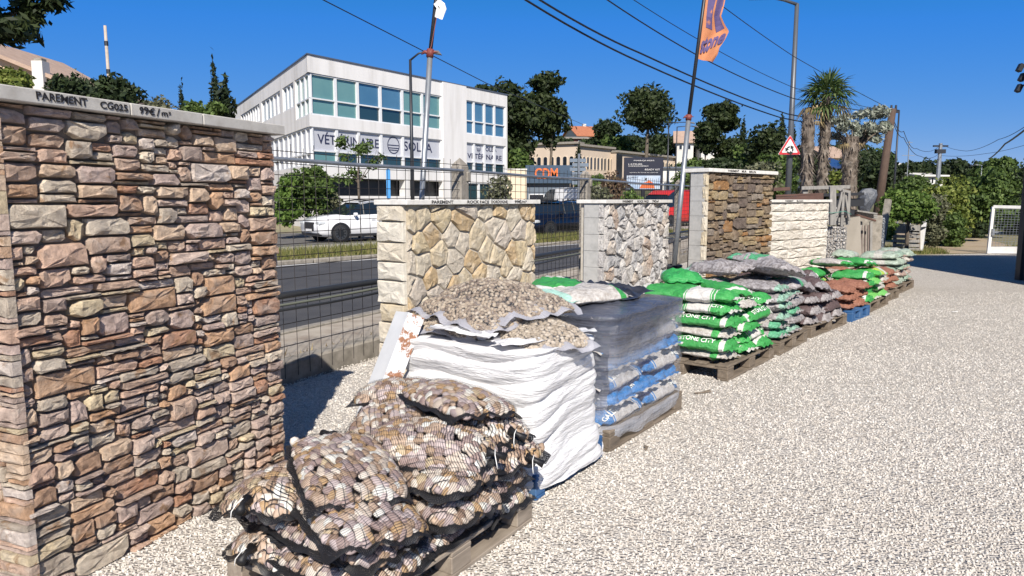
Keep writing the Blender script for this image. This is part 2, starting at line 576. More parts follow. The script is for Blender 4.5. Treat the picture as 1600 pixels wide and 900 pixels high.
# panel local frame: origin at the front-left-bottom corner, +x along the face, -y outward, +z up; +y into the wall
def wall_root(name, label, corner, theta, group='display walls of stone cladding'):
    o = thing(name, label, 'display wall', corner, math.radians(90) - theta, group)
    return o
def face_matrix(kind, L, T):
    """stones are modelled x along, +y outward: map to the wall's faces"""
    if kind == 'front': return Matrix(((1, 0, 0, 0), (0, -1, 0, 0), (0, 0, 1, 0), (0, 0, 0, 1)))
    if kind == 'left':  return Matrix(((0, -1, 0, 0), (-1, 0, 0, T), (0, 0, 1, 0), (0, 0, 0, 1)))
    if kind == 'right': return Matrix(((0, 1, 0, L), (1, 0, 0, 0), (0, 0, 1, 0), (0, 0, 0, 1)))
def place_stone(mb, M, m, root, name='stone'):
    flip = M.to_3x3().determinant() < 0
    vs = [M @ Vector(v) for v in mb.v]
    me = bpy.data.meshes.new(name)
    me.from_pydata([tuple(v) for v in vs], [], [f[::-1] for f in mb.f] if flip else mb.f)
    me.update()
    return obj(name, me, m, root)
M_cap = mat('cap_stone', [(.36, .335, .3), (.46, .44, .405), (.54, .52, .48)], 12, .8, .4, .002, 120)
M_capw = mat('white_cap_stone', [(.56, .54, .5), (.70, .68, .64), (.76, .745, .71)], 12, .75, .3, .002, 120)
M_ink = flat('marker_ink', (.015, .013, .014), .6)
M_mortar = mat('dark_mortar', [(.12, .10, .08), (.20, .165, .135)], 20, .95, .5)
M_mortarl = mat('pale_mortar', [(.42, .38, .32), (.54, .5, .43)], 20, .95, .6, .004)

# ---- wall 1
PAL1 = [(0, (0.617, 0.456, 0.354)), (.09, (0.699, 0.558, 0.474)), (.18, (0.509, 0.340, 0.235)), (.27, (0.735, 0.567, 0.417)), (.36, (0.600, 0.475, 0.422)), (.44, (0.669, 0.436, 0.277)), (.53, (0.735, 0.647, 0.522)), (.62, (0.569, 0.497, 0.408)), (.70, (0.719, 0.511, 0.393)), (.78, (0.522, 0.417, 0.362)), (.85, (0.735, 0.623, 0.428)), (.91, (0.557, 0.323, 0.214)), (.96, (0.718, 0.638, 0.578))]
M_st1 = stone_mat('ledge_stone', PAL1, .75, 16, 1.0, .014, (.52, .46, .40), rust=(.33, .19, .10))
W1 = Vector((-1.935, 2.70, 0)); TH1 = R(21); L1, T1, H1 = 1.545, .29, 1.985
w1 = wall_root('stone_display_wall', 'tall wall of brown and grey ledge stones, nearest the camera at the left edge', W1, TH1)
b = MB(); b.box((L1 / 2, T1 / 2, H1 / 2), (L1 - .02, T1 - .02, H1)); b.build('core', M_mortar, w1)
k = 0
for (x0, z0, x1, z1) in skyline(L1 + .012, H1, .027, .0200, 5, (3, 9), (2, 4), .05):
    g = .0025
    j = lambda s=.0045: rnd.uniform(-s, s)
    x0 -= .012; x1 -= .012
    P = rough_rect(x0 + g, z0 + g, x1 - g, z1 - g, .0045)
    k += 1
    mb = poly_stone(P, rnd.choice((.008, .013, .018, .022, .027, .034)) + rnd.uniform(-.003, .003), -.012, min(.007, (z1 - z0) * .15), .0055, k)
    place_stone(mb, face_matrix('front', L1, T1), M_st1, w1)
M_st1b = M_st1
for (x0, z0, x1, z1) in skyline(T1 + .03, H1, .035, .021, 9, (3, 8), (1, 3), .02):
    g = .002; k += 1; j = lambda s=.003: rnd.uniform(-s, s)
    if x1 - x0 < .04: continue
    P = [(x0 + g, z0 + g + j()), (x1 - g, z0 + g + j()), (x1 - g + j(), z1 - g + j()), (x0 + g + j(), z1 - g + j())]
    mb = poly_stone(P, rnd.uniform(.016, .034), -.012, .006, .004, k)
    place_stone(mb, face_matrix('left', L1, T1), M_st1b, w1)
for (x0, z0, x1, z1) in skyline(T1, H1, .04, .03, 19, (2, 6), (2, 4), .02):
    g = .002; k += 1
    P = [(x0 + g, z0 + g), (x1 - g, z0 + g), (x1 - g, z1 - g), (x0 + g, z1 - g)]
    place_stone(poly_stone(P, rnd.uniform(.014, .028), -.012, .008, .004, k, 1), face_matrix('right', L1, T1), M_st1, w1)
cx = -.06
for ln in (.62, .42, .62):
    mbc = MB(); mbc.box((cx + ln / 2, T1 / 2, H1 + .03), (ln - .004, T1 + .12, .055), ch=.004)
    mbc.build('cap_slab', M_cap, w1); cx += ln
FRX = frame((0, 0, 0), (1, 0, 0))
def cap_text(root, body, x, z, size, T, width=None, y=-.0625):
    M = Matrix(((1, 0, 0, x), (0, 0, -1, y), (0, 1, 0, z), (0, 0, 0, 1)))
    return put_text(body, size, M, M_ink, root, bold=size * .016, wob=.10, width=width, extrude=.0006)
cap_text(w1, 'PAREMENT', .24, H1 + .032, .042, T1, .215)
cap_text(w1, 'CG025', .475, H1 + .030, .040, T1, .135)
cap_text(w1, '99\u20ac', .645, H1 + .030, .042, T1, .085)
cap_text(w1, '/', .705, H1 + .030, .05, T1)
cap_text(w1, 'm\u00b2', .75, H1 + .030, .034, T1, .055)

# ---- walls 2 and 3: polygonal stones beside a narrow end
PAL2 = [(0, (0.624, 0.544, 0.404)), (.16, (0.660, 0.592, 0.470)), (.30, (0.600, 0.460, 0.278)), (.42, (0.636, 0.544, 0.392)), (.55, (0.648, 0.580, 0.476)), (.66, (0.564, 0.424, 0.254)), (.78, (0.624, 0.520, 0.344)), (.88, (0.576, 0.514, 0.440))]
PAL3 = [(0, (0.523, 0.510, 0.499)), (.2, (0.588, 0.568, 0.544)), (.38, (0.458, 0.458, 0.460)), (.54, (0.549, 0.490, 0.427)), (.66, (0.614, 0.601, 0.577)), (.80, (0.510, 0.412, 0.337)), (.88, (0.490, 0.490, 0.493))]
M_st2 = stone_mat('ochre_limestone', PAL2, .4, 20, 1.0, .014, (.68, .63, .54))
M_st2q = stone_mat('cream_quoin_stone', [(0, (.64, .58, .47)), (.5, (.58, .50, .36)), (.8, (.68, .64, .55))], .3, 18, .8, .010, (.7, .66, .58))
M_st3 = stone_mat('grey_blue_stone', PAL3, .55, 22, 1.0, .014, (.64, .62, .6))
M_block = mat('grey_concrete_block', [(.34, .335, .32), (.42, .415, .40), (.47, .46, .44)], 14, .95, .8, .003, 150)
def poly_wall(corner, L, T, H, label, m, mq, cell, seed, text, left, g=.004, mort=None):
    o = wall_root('stone_display_wall', label, corner, R(35))
    bb = MB(); bb.box((L / 2, T / 2, H / 2), (L - .006, T + .016, H)); bb.build('core', mort or M_mortarl, o)
    k = seed * 1000
    for c in voronoi(L, H, cell[0], cell[1], seed):
        k += 1
        place_stone(poly_stone([tuple(p) for p in shrink(c, g)], rnd.uniform(.026, .045) * (1.25 if seed == 8 else 1), -.012, .014, .013 if seed == 8 else .008, k), face_matrix('front', L, T), m, o)
    if left == 'quoin':
        z = 0
        while z < H - .05:
            h = min(rnd.uniform(.15, .22), H - z)
            k += 1
            e = rnd.choice([-.012, .012])
            place_stone(poly_stone([(-.03 + e, z + .003), (T + .005, z + .003), (T + .005, z + h - .003), (-.03 + e, z + h - .003)], .042, -.012, .014, .007, k), face_matrix('left', L, T), mq, o)
            z += h
    else:
        z = 0
        while z < H - .03:
            h = min(.2, H - z)
            mbb = MB(); mbb.box((-.012, T * .46, z + h / 2), (.03, T * .74, h - .003), ch=.002); mbb.build('block', M_block, o)
            k += 1
            place_stone(poly_stone([(T * .86, z + .003), (T + .03, z + .003), (T + .03, z + h - .003), (T * .86, z + h - .003)], .03, -.012, .008, .006, k), face_matrix('left', L, T), m, o)
            z += h
    for q in range(2):
        mbb = MB(); mbb.box((-.05 + (L + .1) * (q + .5) / 2, T / 2 - .01, H + .022), ((L + .1) / 2 - .003, T + .12, .045), ch=.004)
        mbb.build('cap_slab', M_capw, o)
    for body, x, wd in text: cap_text(o, body, x, H + .022, .04, T, wd, y=-.0725)
    return o
poly_wall((-.93, 6.2, 0), 2.02, .28, 1.575, 'cream and ochre irregular stone wall between the tall brown wall and the grey wall', M_st2, M_st2q, (.235, .19), 3,
          [('PAREMENT', .42, .3), ('ROCK FACE', .95, .34), ('DORDOGNE', 1.3, .28), ('99\u20ac/m\u00b2', 1.68, .22)], 'quoin', .005)
poly_wall((1.085, 8.6, 0), 1.95, .28, 1.575, 'low wall of grey and white irregular stones with a concrete block end', M_st3, M_st3, (.21, .165), 8,
          [('PAREMENT', .55, .3), ('ROCK FACE', 1.0, .34), ('79\u20ac/m\u00b2', 1.4, .22)], 'block', .005)

# ---- wall 4: tall brown wall
PAL4 = [(0, (.22, .165, .115)), (.14, (.30, .23, .15)), (.28, (.17, .135, .115)), (.42, (.34, .25, .14)), (.56, (.25, .20, .155)), (.68, (.34, .19, .085)), (.76, (.29, .25, .21)), (.88, (.38, .30, .18))]
M_st4 = stone_mat('brown_schist', PAL4, .6, 20, 1.0, .014, (.40, .34, .26))
TH4 = R(48); L4, T4, H4 = 1.75, .28, 1.985
w4 = wall_root('stone_display_wall', 'tall wall of small brown schist stones, right of the leaning flag pole', (2.6, 9.6, 0), TH4)
b = MB(); b.box((L4 / 2, T4 / 2, H4 / 2), (L4 - .02, T4 - .02, H4)); b.build('core', M_mortar, w4)
for (x0, z0, x1, z1) in skyline(L4, H4, .04, .034, 15, (3, 8), (2, 4), .06):
    g = .003; k += 1; j = lambda s=.008: rnd.uniform(-s, s)
    P = rough_rect(x0 + g, z0 + g, x1 - g, z1 - g, .008)
    place_stone(poly_stone(P, rnd.uniform(.015, .05), -.012, .009, .007, k, 1), face_matrix('front', L4, T4), M_st4, w4)
z = 0
while z < H4 - .02:
    h = min(.2, H4 - z)
    b = MB(); b.box((-.012, T4 * .42, z + h / 2), (.03, T4 * .8, h - .003), ch=.002); b.build('block', M_block, w4)
    k += 1
    place_stone(poly_stone([(T4 * .84, z + .003), (T4 + .03, z + .003), (T4 + .03, z + h - .003), (T4 * .84, z + h - .003)], .03, -.012, .008, .006, k), face_matrix('left', L4, T4), M_st2q, w4)
    z += h
for q in range(3):
    b = MB(); b.box((-.05 + (L4 + .1) * (q + .5) / 3, T4 / 2 - .01, H4 + .026), ((L4 + .1) / 3 - .003, T4 + .12, .05), ch=.004); b.build('cap_slab', M_capw, w4)
cap_text(w4, 'PAREMENT', .55, H4 + .026, .04, T4, .28, -.0725)
cap_text(w4, 'MUR', .82, H4 + .026, .04, T4, .12, -.0725)
cap_text(w4, 'BRUN', 1.05, H4 + .026, .04, T4, .18, -.0725)
# ---- wall 5: white split-face courses
M_st5 = stone_mat('white_split_stone', [(0, (.70, .655, .58)), (.4, (.74, .70, .63)), (.8, (.68, .63, .55))], .2, 14, 1.0, .014, (.76, .73, .68))
L5, T5, H5 = 1.95, .28, 1.575
w5 = wall_root('stone_display_wall', 'low wall of creamy white split face courses behind the tall brown schist wall', (4.17, 11.6, 0), R(50))
b = MB(); b.box((L5 / 2, T5 / 2, H5 / 2), (L5 - .02, T5 - .02, H5)); b.build('core', M_mortarl, w5)
z = 0
while z < H5 - .01:
    h = min(.158, H5 - z); x = 0
    while x < L5 - .01:
        l = min(rnd.uniform(.4, .75), L5 - x)
        if L5 - x - l < .2: l = L5 - x
        k += 1
        place_stone(poly_stone([(x + .001, z + .002), (x + l - .001, z + .002), (x + l - .001, z + h - .002), (x + .001, z + h - .002)], .04, -.012, .016, .010, k), face_matrix('front', L5, T5), M_st5, w5)
        x += l
    k += 1
    place_stone(poly_stone([(0, z + .002), (T5, z + .002), (T5, z + h - .002), (0, z + h - .002)], .04, -.012, .016, .010, k), face_matrix('left', L5, T5), M_st5, w5)
    z += h
for q in range(2):
    b = MB(); b.box((-.05 + (L5 + .1) * (q + .5) / 2, T5 / 2 - .01, H5 + .022), ((L5 + .1) / 2 - .003, T5 + .12, .045), ch=.004); b.build('cap_slab', M_capw, w5)
cap_text(w5, 'PAREMENT', .5, H5 + .022, .038, T5, .26, -.0725)
cap_text(w5, 'BLANC', .85, H5 + .022, .038, T5, .22, -.0725)

# ------------------------------------------------------------------ pallets
M_wood = mat('pallet_wood', [(.17, .14, .11), (.27, .225, .18), (.36, .31, .25)], 3, .9, .6, .003, 30, rand=True, stretch=(1, 6, 6))
M_woodd = mat('old_pallet_wood', [(.10, .08, .062), (.17, .135, .10), (.24, .195, .15)], 3, .9, .6, .003, 30, rand=True, stretch=(1, 6, 6))
M_blue = mat('blue_pallet_paint', [(.015, .06, .16), (.03, .11, .27), (.10, .17, .28)], 6, .7, .4, .003, rand=True)
def pallet(label, N, theta, LX, LY, m, long_x=True):
    """N: near aisle-side corner on the ground; local +x away along the row, +y towards the fence"""
    rz = R(90) - theta
    ux = Vector((math.sin(theta), math.cos(theta), 0)); uy = Vector((-math.cos(theta), math.sin(theta), 0))
    c = Vector(N) + ux * LX / 2 + uy * LY / 2
    o = thing('pallet', label, 'pallet', c, rz, 'pallets in a row along the display walls')
    if long_x: A, B, sw = LX, LY, False
    else: A, B, sw = LY, LX, True
    Rm = Matrix.Rotation(R(90), 4, 'Z') if sw else Matrix.Identity(4)
    def bx(nm, c_, s_):
        b_ = MB(); b_.box(c_, s_, Rm, ch=.004); b_.build(nm, m, o)
    nb = 5
    for i in range(nb):
        y = -B / 2 + .06 + (B - .12) * i / (nb - 1)
        bx('plank', (0, y, .133), (A, .118, .021))
    for i in (-1, 0, 1):
        bx('crossboard', (i * (A / 2 - .0725), 0, .111), (.143, B, .021))
        bx('crossboard', (0, i * (B / 2 - .05), .011), (A, .1, .021)) 
        for j in (-1, 0, 1):
            bx('block', (i * (A / 2 - .0725), j * (B / 2 - .05), .061), (.142, .098, .077))
    return o
def loc_frame(N, theta, LX, LY):
    ux = Vector((math.sin(theta), math.cos(theta), 0)); uy = Vector((-math.cos(theta), math.sin(theta), 0))
    c = Vector(N) + ux * LX / 2 + uy * LY / 2
    return Matrix(((ux.x, uy.x, 0, c.x), (ux.y, uy.y, 0, c.y), (0, 0, 1, 0), (0, 0, 0, 1))), R(90) - theta

# ------------------------------------------------------------------ bags
def env1(s, p=3.2, q=.52): return max(0.0, 1 - abs(s) ** p) ** q
def bag_surface(s, t, a, b, h, seed=0, lump=.0):
    """top surface of a pillow: s, t in -1..1"""
    k = 1 - .07 * (abs(s) ** 4) * (abs(t) ** 4) * 2
    x = a * s * k; y = b * t * k
    e = env1(s) * env1(t)
    z = h * e
    if lump: z += lump * e * noise.noise(Vector((x * 9 + seed, y * 9, seed * .7)))
    return Vector((x, y, z))
def bend(v, bx_, by_): return Vector((v.x, v.y, v.z - bx_ * v.x * v.x - by_ * v.y * v.y))
def grid_s(n): return [math.sin(math.pi / 2 * (2 * i / n - 1)) for i in range(n + 1)]
def bag_mesh(name, a, b, h, hb, nu=26, nv=18, wr=.006, seed=0, bx_=0, by_=0, lump=.012, inflate=0.0, open_bottom=False):
    su, sv = grid_s(nu), grid_s(nv)
    vs = []; fs = []
    def add_side(sg):
        o = len(vs)
        for j, t in enumerate(sv):
            for i, s in enumerate(su):
                p = bag_surface(s, t, a + inflate, b + inflate, (h if sg > 0 else hb) + inflate, seed, lump)
                if sg < 0: p.z = -p.z
                e = env1(s) * env1(t)
                if wr:
                    # creases: stronger towards the sealed ends
                    we = wr * (.8 + 2.2 * abs(s) ** 3)
                    q = Vector((p.x * 14 + seed, p.y * 20, p.z * 24 + seed))
                    n_ = noise.noise(q) + .5 * noise.noise(q * 2.3)
                    ridge = (1 - abs(noise.noise(Vector((p.x * 9 + seed, p.y * 22, p.z * 20)))) * 2)
                    p.z += we * n_ * (.3 + e) + we * .7 * ridge * e
                    p.y += we * n_ * 1.1 * (1 - e)
                    p.x += we * n_ * .6 * (1 - e)
                vs.append(bend(p, bx_, by_))
        W_ = nu + 1
        for j in range(nv):
            for i in range(nu):
                f = (o + j * W_ + i, o + j * W_ + i + 1, o + (j + 1) * W_ + i + 1, o + (j + 1) * W_ + i)
                fs.append(f if sg > 0 else f[::-1])
    add_side(1)
    if not open_bottom: add_side(-1)
    me = np_mesh(name, [tuple(v) for v in vs], fs, True)
    return me
def hem_strip(a, b, seed, width=.03, n=72, amp=.010, bx_=0, by_=0, z0=0.0):
    """wavy flat ribbon round the seam"""
    vs = []; fs = []
    for i in range(n):
        th = 2 * math.pi * i / n
        c, s = math.cos(th), math.sin(th)
        k = 1 / max(abs(c), abs(s)) ** .86
        x, y = a * c * min(k, 1.35), b * s * min(k, 1.35)
        x = max(-a, min(a, x)); y = max(-b, min(b, y))
        wv = noise.noise(Vector((c * 3, s * 3, seed)))
        w_ = width * (1 + .8 * noise.noise(Vector((c * 5, s * 5, seed + 5))))
        d = Vector((c, s)).normalized()
        for r_, dz in ((-.012, .008), (w_ * .5, .006 + amp * wv), (w_, -.004 + 1.6 * amp * wv)):
            v = Vector((x + d.x * r_, y + d.y * r_, z0 + dz + amp * .6 * math.sin(th * 11 + seed)))
            vs.append(bend(v, bx_, by_))
    for i in range(n):
        j = (i + 1) % n
        for q in range(2): fs.append((i * 3 + q, i * 3 + q + 1, j * 3 + q + 1, j * 3 + q))
    return vs, fs

# ---- cobbles in black nets
PALC = [(0, (0.616, 0.528, 0.448)), (.12, (0.506, 0.374, 0.280)), (.24, (0.363, 0.253, 0.174)), (.34, (0.550, 0.462, 0.459)), (.45, (0.330, 0.242, 0.230)), (.54, (0.748, 0.682, 0.605)), (.64, (0.440, 0.286, 0.146)), (.73, (0.396, 0.319, 0.319)), (.82, (0.760, 0.760, 0.717)), (.90, (0.264, 0.171, 0.123)), (.95, (0.572, 0.462, 0.302))]
M_cob = stone_mat('river_cobble', PALC, .35, 26, .35, .004, (.62, .57, .5), .62)
def net_mat(name, pitch, duty, col, pitch2=None, duty2=.1, ang=.35, wob=.004):
    m, t, b = new_mat(name)
    v = coords(t)
    nz = noi(t, v, 7, 2)
    sp = t.nodes.new('ShaderNodeSeparateXYZ'); t.links.new(v, sp.inputs[0])
    def lines(cx, cy, cz, p, d):
        s = mth(t, 'ADD', mth(t, 'ADD', mth(t, 'MULTIPLY', sp.outputs[0], cx), mth(t, 'MULTIPLY', sp.outputs[1], cy)), mth(t, 'ADD', mth(t, 'MULTIPLY', sp.outputs[2], cz), mth(t, 'MULTIPLY', nz, wob * 14)))
        f = mth(t, 'FRACT', mth(t, 'DIVIDE', s, p))
        return mth(t, 'LESS_THAN', f, d)
    a = lines(math.cos(ang), math.sin(ang), .55, pitch, duty)
    if pitch2: a = mth(t, 'MAXIMUM', a, lines(-math.sin(ang), math.cos(ang), .3, pitch2, duty2))
    b.inputs['Base Color'].default_value = (*col, 1)
    b.inputs['Roughness'].default_value = .55
    t.links.new(a, b.inputs['Alpha'])
    return m
M_net = net_mat('black_net', .0110, .17, (.012, .012, .014), .030, .06)
M_hem = net_mat('black_net_hem', .005, .82, (.010, .010, .012), .006, .6)
M_tie = flat('white_tie', (.8, .8, .78), .5)
def ico(sub):
    import bmesh
    bm = bmesh.new(); bmesh.ops.create_icosphere(bm, subdivisions=sub, radius=1)
    vs = np.array([v.co[:] for v in bm.verts]); fs = np.array([[v.index for v in f.verts] for f in bm.faces]); bm.free()
    return vs, fs
ICO1, ICOF1 = ico(2)
COBS = []
for i in range(8):
    vs = []
    for p in ICO1:
        p = Vector(p); d = 1 + .22 * noise.noise(p * 1.1 + Vector((i * 7, 0, 0)))
        q = Vector((abs(p.x) ** .85 * (1 if p.x > 0 else -1), abs(p.y) ** .85 * (1 if p.y > 0 else -1), abs(p.z) ** .85 * (1 if p.z > 0 else -1)))
        vs.append(q * d)
    me = np_mesh('cobble', vs, ICOF1, True); me.materials.append(M_cob); COBS.append(me)
def tri_normal(s, t, f, e=.02):
    p = f(s, t); u = f(min(1, s + e), t) - f(max(-1, s - e), t); v = f(s, min(1, t + e)) - f(s, max(-1, t - e))
    n = u.cross(v)
    return p, (n.normalized() if n.length > 1e-9 else Vector((0, 0, 1)))
def cobble_bag_proto(seed, a=.30, b=.205, h=.074, hb=.04, bx_=.12, by_=.35, size=1.0):
    r = random.Random(seed)
    o = thing('cobble_bag', 'x', 'bag')
    f = lambda s, t: bend(bag_surface(s, t, a, b, h, seed, .014), bx_, by_)
    fb = lambda s, t: bend(Vector((1, 1, -hb / h)) * bag_surface(s, t, a, b, h, seed, .0), bx_, by_)
    pts = []
    # darts on the top, spaced like packed stones
    tries = 0
    while tries < 2600:
        tries += 1
        s, t = math.sin(math.pi / 2 * r.uniform(-1, 1) * .98), math.sin(math.pi / 2 * r.uniform(-1, 1) * .98)
        p, n = tri_normal(s, t, f)
        L = r.uniform(.019, .034) * size
        if all((p - q[0]).length > (L + q[2]) * .60 for q in pts): pts.append((p, n, L))
    tries = 0; low = []
    while tries < 900:
        tries += 1
        if r.random() < .5: s, t = r.choice((-1, 1)) * r.uniform(.80, .97), r.uniform(-.95, .95)
        else: t, s = r.choice((-1, 1)) * r.uniform(.72, .97), r.uniform(-.95, .95)
        p, n = tri_normal(s, t, fb)
        if n.z > 0: n = -n
        L = r.uniform(.018, .030) * size
        if all((p - q[0]).length > (L + q[2]) * .62 for q in pts + low): low.append((p, n, L))
    for p, n, L in pts + low:
        c = bpy.data.objects.new('cobble', r.choice(COBS)); C.objects.link(c); c.parent = o
        q = n.to_track_quat('Z', 'Y').to_matrix().to_4x4() @ Matrix.Rotation(r.uniform(0, 6.28), 4, 'Z') @ Matrix.Rotation(r.uniform(-.5, .5), 4, 'X')
        M = Matrix.Translation(p - n * L * .62) @ q @ Matrix.Diagonal((L * r.uniform(1.0, 1.25), L * r.uniform(.68, .9), L * r.uniform(.55, .75), 1))
        c.matrix_local = M
    obj('net', bag_mesh('net', a, b, h, hb, 24, 18, .0, seed, bx_, by_, .014, .009), M_net, o)
    v_, f_ = hem_strip(a * .965, b * .965, seed, .028, bx_=bx_, by_=by_, z0=-.010, amp=.018)
    obj('hem', np_mesh('hem', [tuple(x) for x in v_], f_, True), M_hem, o)
    # gathered neck at one end with a tie
    mb = MB(); mb.tube([(a - .01, 0, .012), (a + .03, .01, .006), (a + .07, .03, -.01)], [.024, .010, .020], 9)
    mb.build('neck', M_hem, o, True)
    mb = MB(); mb.tube([(a + .025, .01, .028), (a + .034, -.012, .01), (a + .05, -.03, -.02), (a + .055, -.03, -.045)], .0022, 5)
    mb.build('tie', M_tie, o, True)
    return o
ORD = ['lowest', 'second', 'third', 'fourth', 'fifth', 'sixth', 'seventh', 'eighth']

# ---- pallet A and its net bags
NA, THA = (-.54, 2.42, 0), R(32.5)
pallet('pale wooden pallet under the black net bags of cobbles, closest to the camera', NA, THA, 1.2, .8, M_wood)
MA, RZA = loc_frame(NA, THA, 1.2, .8)
protos = [cobble_bag_proto(11), cobble_bag_proto(12, h=.085, bx_=.35, by_=.8), cobble_bag_proto(13, h=.066, bx_=.1, by_=.2)]
used = [False] * 3
def place(M, rz, pos, rot, protos_, idx, label, group, seen):
    o = protos_[idx] if not seen[idx] else copy_tree(protos_[idx])
    seen[idx] = True
    o.matrix_world = M @ Matrix.Translation(pos) @ Matrix.Rotation(rot[2], 4, 'Z') @ Matrix.Rotation(rot[1], 4, 'Y') @ Matrix.Rotation(rot[0], 4, 'X')
    o['label'] = label; o['group'] = group
    return o
# x away, y to the fence; -x end and -y side face the camera
bagsA = []
GA = 'black net bags of cobbles on the nearest pallet'
def nb(x, y, z, rz, tx=0, ty=0, lab=''):
    bagsA.append((x, y, z, rz, tx, ty, lab))
z0 = .19
for L_, (dz, jx) in enumerate(((0, 0), (.108, .02))):
    nm = ('bottom layer', 'second layer')[L_]
    nb(-.39 + jx, -.11, z0 + dz, 90, 0, 0, f'net bag of cobbles in the {nm} at the near corner of its pallet')
    nb(-.31 - jx, .22, z0 + dz + .005, 84 if L_ else 0, 0, 0, f'net bag of cobbles in the {nm} at the corner beside the brown wall')
    nb(.03 + jx, -.19, z0 + dz, 2 if not L_ else 88, 0, 0, f'net bag of cobbles in the {nm} at the middle of the aisle side')
    nb(.03, .21, z0 + dz, -4 if not L_ else 92, 0, 0, f'net bag of cobbles in the {nm} in the middle on the wall side')
    nb(.42 - jx, -.11, z0 + dz, 92, 0, 0, f'net bag of cobbles in the {nm} at the corner nearest the white bale')
    nb(.44, .22, z0 + dz, 88, 0, 0, f'net bag of cobbles in the {nm} at the back by the metal post')
nb(-.40, -.17, z0 + .218, 66, 4, -3, 'net bag of cobbles in the third layer jutting to the near corner')
nb(-.35, .25, z0 + .205, 12, 5, -5, 'slumped net bag of cobbles at the left end touching the brown wall')
nb(.04, -.17, z0 + .216, 96, 3, 3, 'net bag of cobbles in the third layer on the aisle side, mid pallet')
nb(.46, -.17, z0 + .214, 86, -2, 3, 'net bag of cobbles in the third layer with its neck hanging towards the aisle')
nb(.10, .23, z0 + .214, 5, 0, 2, 'net bag of cobbles in the third layer hidden at the back middle')
nb(.47, .24, z0 + .214, 92, 0, 2, 'net bag of cobbles in the third layer at the back by the metal post')
nb(-.31, -.04, z0 + .325, 58, 5, -6, 'large heaped net bag of cobbles on top at the near end')
nb(.10, -.14, z0 + .325, 102, 5, 4, 'net bag of cobbles lying on top in the middle of the aisle side')
nb(.22, .20, z0 + .325, 28, -4, -8, 'flat net bag of cobbles on top at the wall side of the pile')
nb(.50, -.08, z0 + .322, 78, -3, 2, 'net bag of cobbles in the fourth layer under the highest bag')
nb(.46, -.03, z0 + .425, 70, 8, 2, 'highest net bag of cobbles at the far end before the white bale')
nb(.50, .27, z0 + .385, 100, -5, 5, 'net bag of cobbles on top at the far back, behind the highest one')
for i, (x, y, z, rz, tx, ty, lab) in enumerate(bagsA):
    k_ = i % 3 if z < z0 + .3 else (1 if i % 2 else 0)
    place(MA, RZA, (x, y, z), (R(tx), R(ty), R(rz + 180 * (i % 2))), protos, k_, lab, GA, used)

# ---- white wrapped bale on a blue pallet
NB, THB = (.13, 3.67, 0), R(33.7)
pallet('blue pallet under the white wrapped bale', NB, THB, .8, 1.12, M_blue, long_x=False)
MBm, RZB = loc_frame(NB, THB, .8, 1.12)
def shell(name, hx, hy, z0_, z1_, fr, m, parent, nu=150, nv=70, top=True, corner=.12, zf=None):
    """a wrapped block: perimeter x height grid, offset by fr(th, z) -> outward metres; optional top"""
    vs = []; fs = []
    per = []
    for i in range(nu):
        th = 2 * math.pi * i / nu + .003
        c, s = math.cos(th), math.sin(th)
        p = 7.0
        k = (abs(c / hx) ** p + abs(s / hy) ** p) ** (-1 / p)
        per.append((c * k, s * k, th))
    for j in range(nv + 1):
        z = z0_ + (z1_ - z0_) * j / nv
        for (x, y, th) in per:
            d = Vector((x, y)).normalized()
            d = Vector((math.copysign(abs(x / hx) ** 5, x), math.copysign(abs(y / hy) ** 5, y))).normalized()
            o_ = fr(x, y, z)
            zz = z + (zf(x, y, z) if zf else 0)
            vs.append((x + d.x * o_, y + d.y * o_, zz))
    for j in range(nv):
        for i in range(nu):
            i2 = (i + 1) % nu
            fs.append((j * nu + i, j * nu + i2, (j + 1) * nu + i2, (j + 1) * nu + i))
    if top:
        rings = 8; base = nv * nu
        for q in range(1, rings + 1):
            kq = 1 - q / (rings + .5)
            for i in range(nu):
                bx_, by_, bz_ = vs[base + i]
                z = bz_ + .02 * math.sin(q / rings * 1.57) + .006 * noise.noise(Vector((bx_ * kq * 12, by_ * kq * 12, 0)))
                vs.append((bx_ * kq, by_ * kq, z))
            o0 = base + (q - 1) * nu if q > 1 else base
            o0 = base if q == 1 else (nv + 1) * nu + (q - 2) * nu
            o1 = (nv + 1) * nu + (q - 1) * nu
            for i in range(nu):
                i2 = (i + 1) % nu
                fs.append((o0 + i, o0 + i2, o1 + i2, o1 + i))
    return obj(name, np_mesh(name, vs, fs, True), m, parent)
bale = thing('wrapped_bale', 'tall white plastic wrapped bale with slanting creases on a blue pallet', 'bale', (MBm @ Vector((0, 0, .146))), RZB)
def white_plastic():
    m, t, b = new_mat('white_wrap')
    v = coords(t)
    mp = nd(t, 'Mapping'); mp.inputs['Scale'].default_value = (2.2, 2.2, 17); mp.inputs['Rotation'].default_value = (R(6), R(-9), 0)
    t.links.new(v, mp.inputs[0])
    n = noi(t, mp.outputs[0], 3.0, 6, .6, .8)
    n2 = noi(t, v, 5, 4)
    t.links.new(mixc(t, n2, (.66, .66, .68), (.76, .76, .765)), b.inputs['Base Color'])
    b.inputs['Roughness'].default_value = .5
    b.inputs['Specular IOR Level'].default_value = .4
    bump(t, b, n, .75, .03)
    return m
M_wrap = white_plastic()
